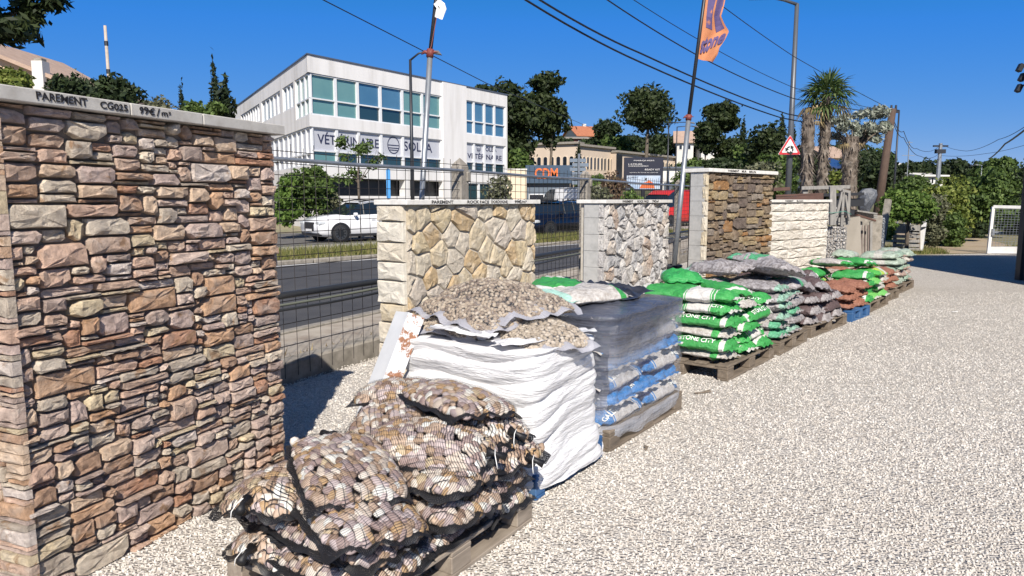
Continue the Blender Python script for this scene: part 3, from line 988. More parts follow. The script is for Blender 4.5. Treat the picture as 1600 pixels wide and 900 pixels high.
def fr_b(x, y, z):
    zl = z - .146 - .16 * (x + .4) * .5 + .05 * y + .045 * noise.noise(Vector((x * 2.3, y * 2.3, z * 1.5)))          # folds slant
    ph = zl / .118
    f_ = abs(math.sin(math.pi * ph)) ** .55
    sag = .030 * f_ * (.55 + .9 * abs(noise.noise(Vector((x * 1.7, y * 1.7, math.floor(ph) * 3.3)))))
    n_ = noise.noise(Vector((x * 3, y * 3, zl * 13))) * .016 + noise.noise(Vector((x * 6, y * 6, zl * 38))) * .009
    return sag + n_ - .02 - .03 * max(0, z - .55) + (.045 * min(1, max(0, (.26 - z) / .12)))
def zf_b(x, y, z):
    return (-.12 * ((x + .1) ** 2)) * max(0, (z - .4)) + (.012 * noise.noise(Vector((x * 9, y * 9, 2))) if z < .17 else 0)
sh = shell('wrap', .415, .50, .05, .80, fr_b, M_wrap, bale, 200, 110, zf=zf_b)
sh.matrix_local = Matrix.Translation((0, -.05, -.146))
# torn flaps of the wrap folded over its top edge
def ribbon(name, pts, wd, m, parent, seed, nrm=Vector((0, 0, 1)), wave=.012):
    vs = []; fs = []
    pts = [Vector(p) for p in pts]
    n_seg = 10 * (len(pts) - 1)
    for i in range(n_seg + 1):
        u = i / n_seg * (len(pts) - 1); a_ = min(int(u), len(pts) - 2); fr_ = u - a_
        p = pts[a_].lerp(pts[a_ + 1], fr_)
        d = (pts[a_ + 1] - pts[a_]).normalized(); sd = d.cross(nrm).normalized()
        for q in range(7):
            w_ = (q / 6 - .5) * wd * (1 - .35 * abs(i / n_seg - .5))
            z = wave * noise.noise(Vector((p.x * 14, p.y * 14, q * 1.1 + seed))) + wave * .8 * math.sin(q * 2.1 + i * .25 + seed)
            v = p + sd * w_ + nrm * z; vs.append(tuple(v))
    for i in range(n_seg):
        for q in range(6): fs.append((i * 7 + q, i * 7 + q + 1, (i + 1) * 7 + q + 1, (i + 1) * 7 + q))
    return obj(name, np_mesh(name, vs, fs, True), m, parent)
ribbon('torn_flap', [(-.40, -.30, .70), (-.20, -.40, .70), (.05, -.46, .705), (.3, -.5, .69)], .16, M_wrap, bale, 3)
ribbon('torn_flap', [(-.36, -.25, .72), (-.33, .0, .735), (-.36, .2, .73)], .12, M_wrap, bale, 9)
ribbon('torn_flap', [(.33, -.53, .02), (.36, -.56, -.06), (.37, -.57, -.12)], .1, M_wrap, bale, 5, Vector((.3, -1, 0)).normalized())
# pebble bags heaped on the bale
M_mesh_w = net_mat('pale_net', .006, .08, (.40, .38, .38), .007, .06, .6, .002)
M_veil = net_mat('grey_net_fold', .005, .72, (.38, .38, .42), .006, .35, .6, .002)
PALP = [(0, (.40, .32, .235)), (.3, (.30, .23, .165)), (.5, (.48, .40, .30)), (.75, (.21, .155, .115)), (.9, (.56, .48, .38))]
def island_stone(name, palette, rough=.75):
    m, t, b = new_mat(name)
    g = t.nodes.new('ShaderNodeNewGeometry')
    v = coords(t, True)
    c = ramp(t, g.outputs['Random Per Island'], palette, 'CONSTANT')
    c = mixc(t, .5, c, mixc(t, noi(t, v, 40, 5), (.45, .42, .4), (1, 1, 1)), 'MULTIPLY')
    t.links.new(c, b.inputs['Base Color']); b.inputs['Roughness'].default_value = rough
    bump(t, b, noi(t, v, 90, 4), .4, .002)
    return m
M_peb = island_stone('tan_pebble', PALP)
M_peb2 = island_stone('sand_pebble', [(0, (.50, .42, .32)), (.3, (.42, .35, .26)), (.55, (.58, .50, .40)), (.8, (.36, .29, .21)), (.92, (.62, .56, .47))])
ICO0, ICOF0 = ico(1)
def scatter_stones(name, places, m, parent, base=(ICO0, ICOF0), seed=1, stuff=True):
    """places: list of (point, normal, (sx,sy,sz)); one mesh"""
    r = random.Random(seed)
    V, F = base; out = np.zeros((len(places) * len(V), 3)); fo = np.zeros((len(places) * len(F), 3), int)
    for i, (p, n, sc) in enumerate(places):
        q = n.to_track_quat('Z', 'Y').to_matrix() @ Matrix.Rotation(r.uniform(0, 6.28), 3, 'Z') @ Matrix.Rotation(r.uniform(-.6, .6), 3, 'X')
        Rm = np.array([[*row] for row in q])
        vv = V * np.array(sc) * (1 + .25 * np.random.RandomState(i % 50 + seed).uniform(-1, 1, (len(V), 1)))
        out[i * len(V):(i + 1) * len(V)] = vv @ Rm.T + np.array(p[:])
        fo[i * len(F):(i + 1) * len(F)] = F + i * len(V)
    o = obj(name, np_mesh(name, out, fo, True), m, parent)
    if stuff: o['kind'] = 'stuff'
    return o
def pebble_bag(seed, a, b, h, hb, bx_, by_, M, label, veil=.5, m=None, net=True, dens=1.0):
    r = random.Random(seed)
    o = thing('pebble_bag', label, 'bag', group='pale net bags of pebbles heaped on the white bale')
    f = lambda s, t: bend(bag_surface(s, t, a, b, h, seed, .02), bx_, by_)
    fb = lambda s, t: bend(Vector((1, 1, -hb / h)) * bag_surface(s, t, a, b, h, seed, .0), bx_, by_)
    pts = []; cell = {}
    for q in range(int(6000 * dens)):
        top = r.random() < .8
        s, t = math.sin(math.pi / 2 * r.uniform(-1, 1) * .985), math.sin(math.pi / 2 * r.uniform(-1, 1) * .985)
        p, n = tri_normal(s, t, f if top else fb)
        if not top and n.z > 0: n = -n
        L = r.uniform(.012, .021)
        key = (int(p.x / .02), int(p.y / .02), int(p.z / .02)); ok = True
        for dx in (-1, 0, 1):
            for dy in (-1, 0, 1):
                for dz in (-1, 0, 1):
                    for q_ in cell.get((key[0] + dx, key[1] + dy, key[2] + dz), ()):
                        if (q_[0] - p).length < (q_[1] + L) * .56: ok = False
        if not ok: continue
        cell.setdefault(key, []).append((p, L))
        pts.append((p - n * L * .5, n, (L * r.uniform(1, 1.3), L * r.uniform(.7, .9), L * .6)))
    scatter_stones('pebbles', pts, m or M_peb, o, seed=seed)
    if net:
        obj('net', bag_mesh('net', a, b, h, hb, 26, 18, .003, seed, bx_, by_, .02, .004), M_mesh_w, o)
        v_, f_ = hem_strip(a * .95, b * .95, seed, .045, bx_=bx_, by_=by_, amp=.030)
        obj('hem', np_mesh('hem', [tuple(x) for x in v_], f_, True), M_veil, o)
    o.matrix_world = M
    return o
def TR(x, y, z, rz=0, ry=0, rx=0): return Matrix.Translation((x, y, z)) @ Matrix.Rotation(R(rz), 4, 'Z') @ Matrix.Rotation(R(ry), 4, 'Y') @ Matrix.Rotation(R(rx), 4, 'X')
pebble_bag(21, .33, .25, .07, .04, .5, .3, MBm @ TR(-.04, .20, .855, 86), 'low net bag of tan pebbles at the back left of the white bale top')
pebble_bag(22, .33, .25, .075, .05, .45, .4, MBm @ TR(.05, -.26, .845, 62, 0, 0), 'open topped bag of loose tan pebbles at the aisle end of the white bale', m=M_peb2)
pebble_bag(23, .38, .25, .08, .045, .25, .5, MBm @ TR(-.02, .12, .945, 74, -3, 3), 'middle net bag of brown pebbles folded on top of the white bale')
pebble_bag(24, .44, .26, .085, .045, .45, .6, MBm @ TR(.12, .14, 1.03, 78, 4, -4), 'topmost net bag of brown pebbles arching over the white bale')
pebble_bag(25, .34, .24, .08, .045, .4, .5, MBm @ TR(.22, -.06, .955, 60, 8, -3), 'net bag of brown pebbles at the far right on top of the white bale')

# ---- rusty white metal post leaning between the pallets
def rust_mat():
    m, t, b = new_mat('rusty_white_metal')
    v = coords(t)
    sp = t.nodes.new('ShaderNodeSeparateXYZ'); t.links.new(v, sp.inputs[0])
    n = noi(t, v, 11, 6, .7, .3)
    f = ramp(t, n, [(.50, (0, 0, 0)), (.56, (1, 1, 1))])
    c = mixc(t, f, (.58, .60, .62), mixc(t, noi(t, v, 40, 5), (.10, .04, .02), (.36, .14, .05)))
    t.links.new(c, b.inputs['Base Color']); b.inputs['Roughness'].default_value = .6
    bump(t, b, noi(t, v, 60, 5), .3, .002)
    return m
P0, P1 = at(563, 680, 3.98), at(636, 489, 4.25)
ax = (P1 - P0); Lp = ax.length; zq = ax.normalized()
xq = Vector((.93, -.35, 0)); xq = (xq - zq * xq.dot(zq)).normalized(); yq = zq.cross(xq)
post = thing('metal_post', 'white sheet metal post with rust stains leaning beside the white bale', 'metal post', P0)
Mq = Matrix(((xq.x, yq.x, zq.x, 0), (xq.y, yq.y, zq.y, 0), (xq.z, yq.z, zq.z, 0), (0, 0, 0, 1)))
b = MB(); b.prism([(-.10, .035), (.03, -.035), (.03, -.028), (-.098, .042)], 0, Lp, Mq); b.build('painted_face', mat('chalky_white_metal', [(.50, .52, .55), (.62, .64, .67)], 6, .55, .1), post)
b = MB(); b.prism([(.03, -.0352), (.115, .02), (.112, .026), (.03, -.028)], 0, Lp, Mq); b.build('rusty_face', rust_mat(), post)

# ---- film wrapped stack of blue and white bags
def banded(name, base_a, base_b, bands, rough=.45, mottle=(.55, .5, .46), mscale=22, mamt=.35, side=None, yband=None):
    """bag plastic: colour bands across the long axis (object x); bands = [(x0, x1, colour)]; side: colour low on the sides"""
    m, t, b = new_mat(name)
    v = coords(t)
    sp = t.nodes.new('ShaderNodeSeparateXYZ'); t.links.new(v, sp.inputs[0])
    nz = noi(t, v, 9, 3)
    xx = mth(t, 'ADD', sp.outputs[0], mth(t, 'MULTIPLY', mth(t, 'SUBTRACT', nz, .5), .012))
    c = mixc(t, noi(t, v, 4, 4), base_a, base_b)
    for x0, x1, col in bands:
        f = mth(t, 'MULTIPLY', mth(t, 'GREATER_THAN', xx, x0), mth(t, 'LESS_THAN', xx, x1))
        c = mixc(t, f, c, col)
    if side:
        f = mth(t, 'LESS_THAN', mth(t, 'ADD', sp.outputs[2], mth(t, 'MULTIPLY', nz, .01)), .012)
        c = mixc(t, f, c, side)
    md = ramp(t, noi(t, v, mscale, 5, .7), [(.42, (1, 1, 1)), (.62, mottle)])
    c = mixc(t, mamt, c, md, 'MULTIPLY')
    t.links.new(c, b.inputs['Base Color'])
    b.inputs['Roughness'].default_value = rough
    b.inputs['Specular IOR Level'].default_value = .5
    h = mth(t, 'ADD', noi(t, coords(t, scale=(18, 30, 30)), 1.6, 5, .6, .7), mth(t, 'MULTIPLY', noi(t, v, 55, 3), .35))
    bump(t, b, h, .8, .018)
    MATS[name] = m
    return m
GREEN = (.055, .36, .085); GREEN2 = (.045, .28, .07); WHT = (.70, .69, .66); BLUE = (.02, .19, .52)
stripes = [(-.30, -.155, GREEN), (-.145, -.125, GREEN), (-.118, -.108, GREEN), (.118, .128, GREEN), (.138, .30, GREEN)]
M_bg = banded('green_white_bag', WHT, (.60, .585, .56), stripes, mamt=.3)
M_bgw = banded('green_ends_bag', (.62, .60, .57), (.50, .47, .44), [(.17, .235, GREEN), (-.33, -.27, GREEN)], mamt=.75, mscale=30)
M_bgt = banded('green_bag', GREEN, GREEN2, [(.20, .25, (.62, .62, .58)), (-.28, -.25, (.6, .6, .57))], mamt=.2)
M_mint = banded('mint_bag', (.36, .62, .52), (.45, .68, .60), [(-.12, .10, (.66, .68, .64))], mamt=.25)
M_bgrey = banded('lilac_grey_bag', (.44, .42, .43), (.34, .32, .325), [(.23, .3, (.30, .50, .40))], mottle=(.30, .26, .24), mamt=.8, mscale=34)
M_bgr2 = banded('grey_green_bag', (.47, .45, .46), (.38, .355, .36), [(-.08, .02, (.10, .40, .20)), (.05, .065, (.12, .42, .22)), (.2, .3, (.12, .42, .24))], mottle=(.34, .3, .28), mamt=.7, mscale=30)
M_bark = banded('dark_bark_bag', (.145, .10, .10), (.095, .068, .07), [(-.34, -.25, (.33, .31, .32)), (.25, .34, (.36, .34, .34))], rough=.55, mottle=(.4, .35, .35), mamt=.7, mscale=40)
M_terra = banded('terracotta_bag', (.36, .17, .11), (.27, .12, .08), [(-.34, -.26, (.42, .36, .32))], rough=.6, mottle=(.5, .4, .36), mamt=.6, mscale=40)
M_lime = banded('lime_green_bag', (.62, .62, .57), (.52, .51, .46), [(-.3, -.1, (.09, .42, .08)), (-.08, .05, (.42, .60, .10)), (.15, .3, (.16, .48, .12))], mamt=.4)
M_pink = banded('pinkish_bag', (.50, .40, .35), (.42, .31, .26), [(.16, .3, (.30, .42, .34)), (-.3, -.22, (.52, .5, .46))], mottle=(.45, .36, .32), mamt=.75, mscale=30)
M_sage = banded('sage_green_bag', (.33, .42, .35), (.40, .46, .39), [(-.06, .08, (.5, .5, .46))], mottle=(.5, .48, .42), mamt=.5, mscale=28)
M_bblue = banded('blue_white_bag', (.66, .65, .63), (.52, .50, .49), [(-.31, -.20, BLUE), (-.19, -.175, BLUE), (.19, .31, BLUE), (.17, .18, BLUE)], mamt=.7, mscale=26)
M_bwhite = flat('white_lettering', (.78, .8, .76), .5)
def arc_y(a, b, h, ty, seed=0):
    """t whose surface distance from the seam (t=-1) is ty, with x=0"""
    acc = 0; t0 = -1.0; p = bag_surface(0, t0, a, b, h, seed); n = 60
    for i in range(n):
        t1 = -1 + (i + 1) / n
        q = bag_surface(0, t1, a, b, h, seed); L = (q - p).length
        if acc + L >= ty: return t0 + (t1 - t0) * (ty - acc) / L
        acc += L; p = q; t0 = t1
    return 0
def bag_text(body, a, b, h, hb, size, width, x0, y0, m, parent, bx_=0, by_=0, seed=0):
    me = text_mesh(body, size, .0, size * .02, width)
    tab = [arc_y(a, b, h, .2 * i / 60) for i in range(61)]
    for v in me.vertices:
        s = max(-.97, min(.97, (v.co.x + x0) / a)); ty = max(0, v.co.y + y0)
        k_ = min(59.9, ty / .2 * 60); i = int(k_); t_ = tab[i] + (tab[i + 1] - tab[i]) * (k_ - i)
        p = bag_surface(s, t_, a, b, h, seed, .030)
        p2, n = tri_normal(s, t_, lambda q, r_: bag_surface(q, r_, a, b, h))
        if n.z < 0: n = -n
        v.co = bend(p + n * .012, bx_, by_)
    return obj('lettering', me, m, parent)
def solid_bag(m, seed, a=.30, b=.20, h=.068, hb=.045, bx_=.1, by_=.25, text=None, wr=.013, nm='bag_of_stone', tx=(.045, .2, 0, .05)):
    o = thing(nm, 'x', 'bag')
    obj('sack', bag_mesh('sack', a, b, h, hb, 40, 24, wr, seed, bx_, by_, .030), m, o)
    for sx in (-1, 1):
        vs_ = []
        for i in range(11):
            t_ = (i / 10 - .5) * 1.72
            for q in range(3):
                vs_.append(tuple(bend(Vector((sx * (a * .985 + q * .016), b * t_ * .93, .004 + .009 * math.sin(i * 1.9 + seed + sx) * (q + .3) / 2 - q * .003)), bx_, by_)))
        obj('sealed_end', np_mesh('sealed_end', vs_, [(i * 3 + q, i * 3 + q + 1, (i + 1) * 3 + q + 1, (i + 1) * 3 + q) for i in range(10) for q in range(2)], True), m, o)
    if text: bag_text(text, a, b, h, hb, tx[0], tx[1], tx[2], tx[3], M_bwhite, o, bx_, by_, seed)
    return o
class Kit:
    """one kind of bag: built once, then copied"""
    def __init__(s, *ps): s.p = list(ps); s.u = [False] * len(ps); s.n = 0
    def put(s, M, label, group, idx=None):
        i = s.n % len(s.p) if idx is None else idx
        s.n += 1
        o = s.p[i] if not s.u[i] else copy_tree(s.p[i])
        s.u[i] = True
        o.matrix_world = M; o['label'] = label; o['group'] = group
        return o
def J(v=1.0): return rnd.uniform(-v, v)

NC, THC = (.63, 4.41, 0), R(35.5)
pallet('dark wooden pallet under the film wrapped stack of blue and white bags', NC, THC, 1.2, .9, M_woodd)
MC, RZC = loc_frame(NC, THC, 1.2, .9)
kblue = Kit(solid_bag(M_bblue, 31, a=.30, b=.20, h=.07, hb=.052, text='GALET', tx=(.055, .17, -.21, .055)), solid_bag(M_bblue, 32, a=.30, b=.20, h=.075, hb=.05, text='SABLE', tx=(.055, .17, .18, .055), wr=.008))
gC = 'blue and white bags stacked inside grey stretch film'
for L_ in range(6):
    z = .195 + L_ * .118
    for i, (x, y, r_) in enumerate(((-.30, -.235, 0), (.30, -.235, 0), (-.30, .20, 0), (.30, .20, 0)) if L_ % 2 == 0 else ((-.385, -.13, -90), (.01, -.13, -90), (.40, -.13, -90), (-.30, .30, 0))):
        side = ('near', 'far', 'near inner', 'far inner')[i] if L_ % 2 == 0 else ('near', 'middle', 'far', 'near inner')[i]
        kblue.put(MC @ TR(x + J(.01), y + J(.01), z, r_ + J(1.5)), f'blue and white bag under film, {ORD[L_]} layer, {side} position', gC)
def film_mat():
    m, t, b = new_mat('stretch_film')
    v = coords(t)
    sp = t.nodes.new('ShaderNodeSeparateXYZ'); t.links.new(v, sp.inputs[0])
    st = coords(t, scale=(2.0, 2.0, 26))
    n = noi(t, st, 2.2, 6, .65, .5)
    big = noi(t, v, 2.5, 4, .6, .6)
    # more turns of film high up and at the near end
    # more turns of film high up and round the near end
    lay = mth(t, 'ADD', mth(t, 'MULTIPLY', sp.outputs[2], 2.2), mth(t, 'MULTIPLY', sp.outputs[0], -.45))
    lay = mth(t, 'ADD', lay, mth(t, 'MULTIPLY', mth(t, 'LESS_THAN', sp.outputs[0], -.585), .5))
    lay = mth(t, 'ADD', lay, mth(t, 'MULTIPLY', mth(t, 'SUBTRACT', big, .5), .6))
    lay = mth(t, 'MULTIPLY', lay, .5)
    op = ramp(t, lay, [(.60, (.15, .15, .15)), (.86, (.88, .88, .88))])
    op = mth(t, 'ADD', op, mth(t, 'MULTIPLY', mth(t, 'LESS_THAN', sp.outputs[2], .17), .42))
    op = mth(t, 'ADD', op, mth(t, 'MULTIPLY', mth(t, 'SUBTRACT', n, .5), .6), True)
    t.links.new(op, b.inputs['Alpha'])
    c = mixc(t, ramp(t, lay, [(.60, (0, 0, 0)), (.88, (1, 1, 1))]), (.58, .60, .66), mixc(t, n, (.025, .032, .055), (.13, .14, .18)))
    t.links.new(c, b.inputs['Base Color'])
    b.inputs['Roughness'].default_value = .16
    b.inputs['Specular IOR Level'].default_value = 1.0
    bump(t, b, mth(t, 'ADD', n, mth(t, 'MULTIPLY', noi(t, coords(t, scale=(9, 9, 3)), 2, 5, .6, 1.0), .9)), .8, .02)
    return m
M_film = film_mat()
film = thing('stretch_film', 'grey translucent stretch film wound round the stack of blue and white bags', 'plastic film', MC @ Vector((0, 0, 0)), RZC)
def fr_c(x, y, z):
    return .012 * noise.noise(Vector((x * 3.5, y * 3.5, z * 12))) + .006 * noise.noise(Vector((x * 9, y * 9, z * 40))) + .008 * abs(math.sin(math.pi * (z - .14) / .118)) - (.03 * max(0, .16 - z) / .16)
def zf_c(x, y, z):
    if z > .2: return -.03 * abs(x) * max(0, z - .5) + .012 * noise.noise(Vector((x * 5, y * 5, 1)))
    return .05 * noise.noise(Vector((x * 4, y * 4, 4.2))) + .02
shell('film_sheet', .625, .475, .03, .885, fr_c, M_film, film, 170, 80, zf=zf_c)
M_bplastic = mat('black_plastic_sheet', [(.015, .016, .022), (.045, .048, .06)], 8, .3, .7, .02, 14, spec=.8)
cs = thing('plastic_sheet', 'crumpled dark plastic sheet on top of the film wrapped stack', 'plastic sheet', MC @ Vector((.28, .08, .90)), RZC)
vs = []; fs = []
for j in range(31):
    for i in range(31):
        x = (i / 30 - .5) * .62; y = (j / 30 - .5) * .62
        e = 1 - max(abs(x), abs(y)) / .31
        z = .012 + (.055 * (1 - abs(noise.noise(Vector((x * 6, y * 6, 3)))) * 2) + .03 * noise.noise(Vector((x * 17, y * 17, 1)))) * min(1, e * 4)
        vs.append((x, y + .04 * math.sin(x * 9), max(z, .002) + .0))
fs = [(j * 31 + i, j * 31 + i + 1, (j + 1) * 31 + i + 1, (j + 1) * 31 + i) for j in range(30) for i in range(30)]
obj('crumpled_sheet', np_mesh('crumpled_sheet', vs, fs, True), M_bplastic, cs)
kg = Kit(solid_bag(M_bg, 41, text='CITY', tx=(.05, .12, .2, .05)), solid_bag(M_bgt, 42, text='STONE CITY', tx=(.058, .36, -.02, .055)), solid_bag(M_bgw, 43, wr=.007))
kmint = Kit(solid_bag(M_mint, 44, h=.045, hb=.02, wr=.009))
g_top = 'loose bags lying on the film wrapped stack'
kmint.put(MC @ TR(-.36, .26, .945, 65), 'mint green half empty bag on the film wrapped stack, at its left', g_top)
kg.put(MC @ TR(-.02, .30, .95, 42), 'green bag with white lettering in the middle on top of the film wrapped stack', g_top, 1)
kg.put(MC @ TR(-.12, .02, .935, -20, 0, 0), 'green bag beside the crumpled dark sheet on the film wrapped stack', g_top, 2)

# ---- the row of stacks beyond
def stack(Np, th, LX, LY, layers, kit, desc, sname, group, wood, wname, near_idx=None, dz=.104, top_drop=.25, jit=.03, ztop=None, slump=0.0):
    pallet(wname, Np, th, LX, LY, wood)
    M, rz = loc_frame(Np, th, LX, LY)
    z = .20
    for L_ in range(layers):
        spots = []
        # near column: long side faces the near end
        spots.append((-LX / 2 + .20, -LY / 2 + .31, -90, 'near aisle end', 0))
        if LY > .95: spots.append((-LX / 2 + .22, LY / 2 - .2, 0, 'near fence end', 1))
        rest = LX - .42
        if L_ % 2 == 0:
            ncol = max(1, int(rest / .38))
            for c_ in range(ncol):
                spots.append((-LX / 2 + .42 + .2 + c_ * rest / ncol, -LY / 2 + .30, -90, ('middle aisle side', 'far aisle side', 'far corner')[min(c_, 2)], 2))
        else:
            ncol = max(1, round(rest / .62))
            for c_ in range(ncol):
                spots.append((-LX / 2 + .42 + rest / ncol * (c_ + .5), -LY / 2 + .20, 0, ('middle aisle side', 'far aisle side')[min(c_, 1)], 2))
                spots.append((-LX / 2 + .42 + rest / ncol * (c_ + .5), -LY / 2 + .58, 0, ('inner middle', 'inner far end')[min(c_, 1)], 3))
        for (x, y, r_, where, kd) in spots:
            if L_ == layers - 1 and kd == 3 and rnd.random() < .4: continue
            zz = z - slump * (x + LX / 2) * (L_ / layers)
            idx = None
            if near_idx and kd == 0: idx = near_idx[L_ % len(near_idx)]
            elif len(kit.p) > 1: idx = rnd.randrange(len(kit.p))
            o = kit.put(M @ TR(x + J(jit), y + J(jit), zz, r_ + J(6), J(3), J(3)), f'{desc}, {ORD[L_]} layer, {where} of the {sname}', group, idx)
            k_ = .96 if LX > .9 else .9
            o.scale = (k_ * rnd.uniform(.96, 1.04), k_ * rnd.uniform(.95, 1.05), rnd.uniform(.9, 1.1))
        z += dz
    return M
kg2 = Kit(*kg.p); kg2.u = list(kg.u)
MD = stack((1.93, 6.21, 0), R(38.5), 1.24, .95, 5, kg2, 'green and white bag', 'green stack', 'green and white bags of stone in the first open stack', M_woodd, 'dark wooden pallet under the green and white bags', near_idx=(2, 1, 2, 1, 0))
gD = 'green and white bags of stone in the first open stack'
kg2.put(MD @ TR(-.38, .22, .735, 100, 3, -4), 'flat green bag on the top left of the green stack', gD, 1)
kg2.put(MD @ TR(-.40, -.14, .725, 96, 2, 3), 'green and white banded bag on top at the near edge of the green stack', gD, 0)
kg2.put(MD @ TR(.10, -.10, .735, 60, 0, 8), 'green bag with white lettering slanting on top of the green stack', gD, 1)
kmint2 = Kit(solid_bag(banded('green_mint_bag', GREEN, (.03, .33, .09), [(.10, .32, (.40, .66, .58))], mamt=.3), 46, text='TONECITY', tx=(.05, .2, -.08, .05)))
kmint2.put(MD @ TR(-.02, .28, .84, 30, 0, 0), 'highest green bag with a pale mint end on the green stack', gD)
kgr = Kit(solid_bag(M_bgrey, 51, h=.06, wr=.010, lump=0) if False else solid_bag(M_bgrey, 51, h=.06, wr=.010), solid_bag(M_bgr2, 52, h=.06, wr=.010), solid_bag(M_bgrey, 53, h=.055, hb=.05, wr=.012))
gE = 'translucent grey bags of pebbles in the second open stack'
ME = stack((2.80, 7.28, 0), R(38), .98, 1.0, 6, kgr, 'translucent grey bag', 'grey stack', gE, M_woodd, 'wooden pallet under the translucent grey bags', dz=.098)
kgr.put(ME @ TR(-.22, .30, .86, 75, 3, -5), 'large translucent grey pebble bag on the top left of the grey stack', gE, 0).scale = (1.15, 1.1, 1.3)
kgr.put(ME @ TR(.05, -.18, .85, 66, 3, 14), 'bulging translucent grey bag drooping over the front of the grey stack', gE, 0).scale = (1.2, 1.15, 1.4)
kgr.put(ME @ TR(.36, .05, .90, 80, -3, 10), 'grey bag with a green band at the far top of the grey stack', gE, 1).scale = (1.1, 1.1, 1.3)
kbk = Kit(solid_bag(M_bark, 61, wr=.010, h=.07), solid_bag(M_bark, 62, wr=.013, h=.075, bx_=.4, by_=.6))
gF = 'dark purple brown bags of bark'
MF = stack((3.52, 8.22, 0), R(42), 1.30, 1.1, 3, kbk, 'dark brown bag', 'bark stack', gF, M_woodd, 'dark pallet under the brown bark bags', dz=.115, slump=.05)
for i_, (x, y, z, r_, tx_) in enumerate(((-.30, -.1, .56, 70, 16), (.10, -.15, .55, 80, 14), (.40, .12, .60, 96, 8), (-.10, .28, .62, 84, 4))):
    kbk.put(MF @ TR(x, y, z, r_, 3, tx_), ('near', 'middle', 'far', 'highest')[i_] + ' dark brown bag slumping on top of the bark stack', gF).scale = (1.1, 1.05, 1.2)
kte = Kit(solid_bag(M_terra, 64, wr=.013, h=.07))
gG = 'reddish brown bags on the blue pallet'
MG = stack((4.52, 9.32, 0), R(42), .80, 1.0, 3, kte, 'reddish brown bag', 'reddish stack', gG, M_blue, 'small blue pallet behind the bark bags', dz=.11)
kli = Kit(solid_bag(M_lime, 71, wr=.008), solid_bag(M_bgw, 72, wr=.008), solid_bag(M_bgt, 73))
gH = 'white and bright green bags in the middle of the row'
MH = stack((5.10, 10.05, 0), R(40), 1.20, 1.05, 4, kli, 'white and lime green bag', 'lime stack', gH, M_woodd, 'dark pallet under the white and lime green bags', dz=.105)
kli.put(MH @ TR(-.30, .1, .67, 70, 3, 8), 'pale bag with a green square on top of the lime stack', gH, 1)
kli.put(MH @ TR(.15, -.1, .655, 76, 3, 8), 'bright green bag lying on top of the lime stack', gH, 2)
gI = 'orange brown bags of volcanic gravel near the end of the row'
kte2 = Kit(solid_bag(M_terra, 66, wr=.010, h=.08))
MI = stack((5.92, 11.15, 0), R(42), .80, 1.0, 3, kte2, 'orange brown bag', 'orange stack', gI, M_woodd, 'dark pallet under the orange brown bags', dz=.115)
kpk = Kit(solid_bag(M_pink, 81, wr=.008, h=.075), solid_bag(M_sage, 82, wr=.008, h=.075), solid_bag(M_pink, 83, wr=.010, h=.07))
gJ = 'pinkish and sage bags in the last stack of the row'
MJ = stack((6.50, 11.95, 0), R(40), 1.5, 1.1, 5, kpk, 'pinkish or sage bag', 'last stack', gJ, M_woodd, 'last wooden pallet of the row, under pinkish bags', dz=.112)

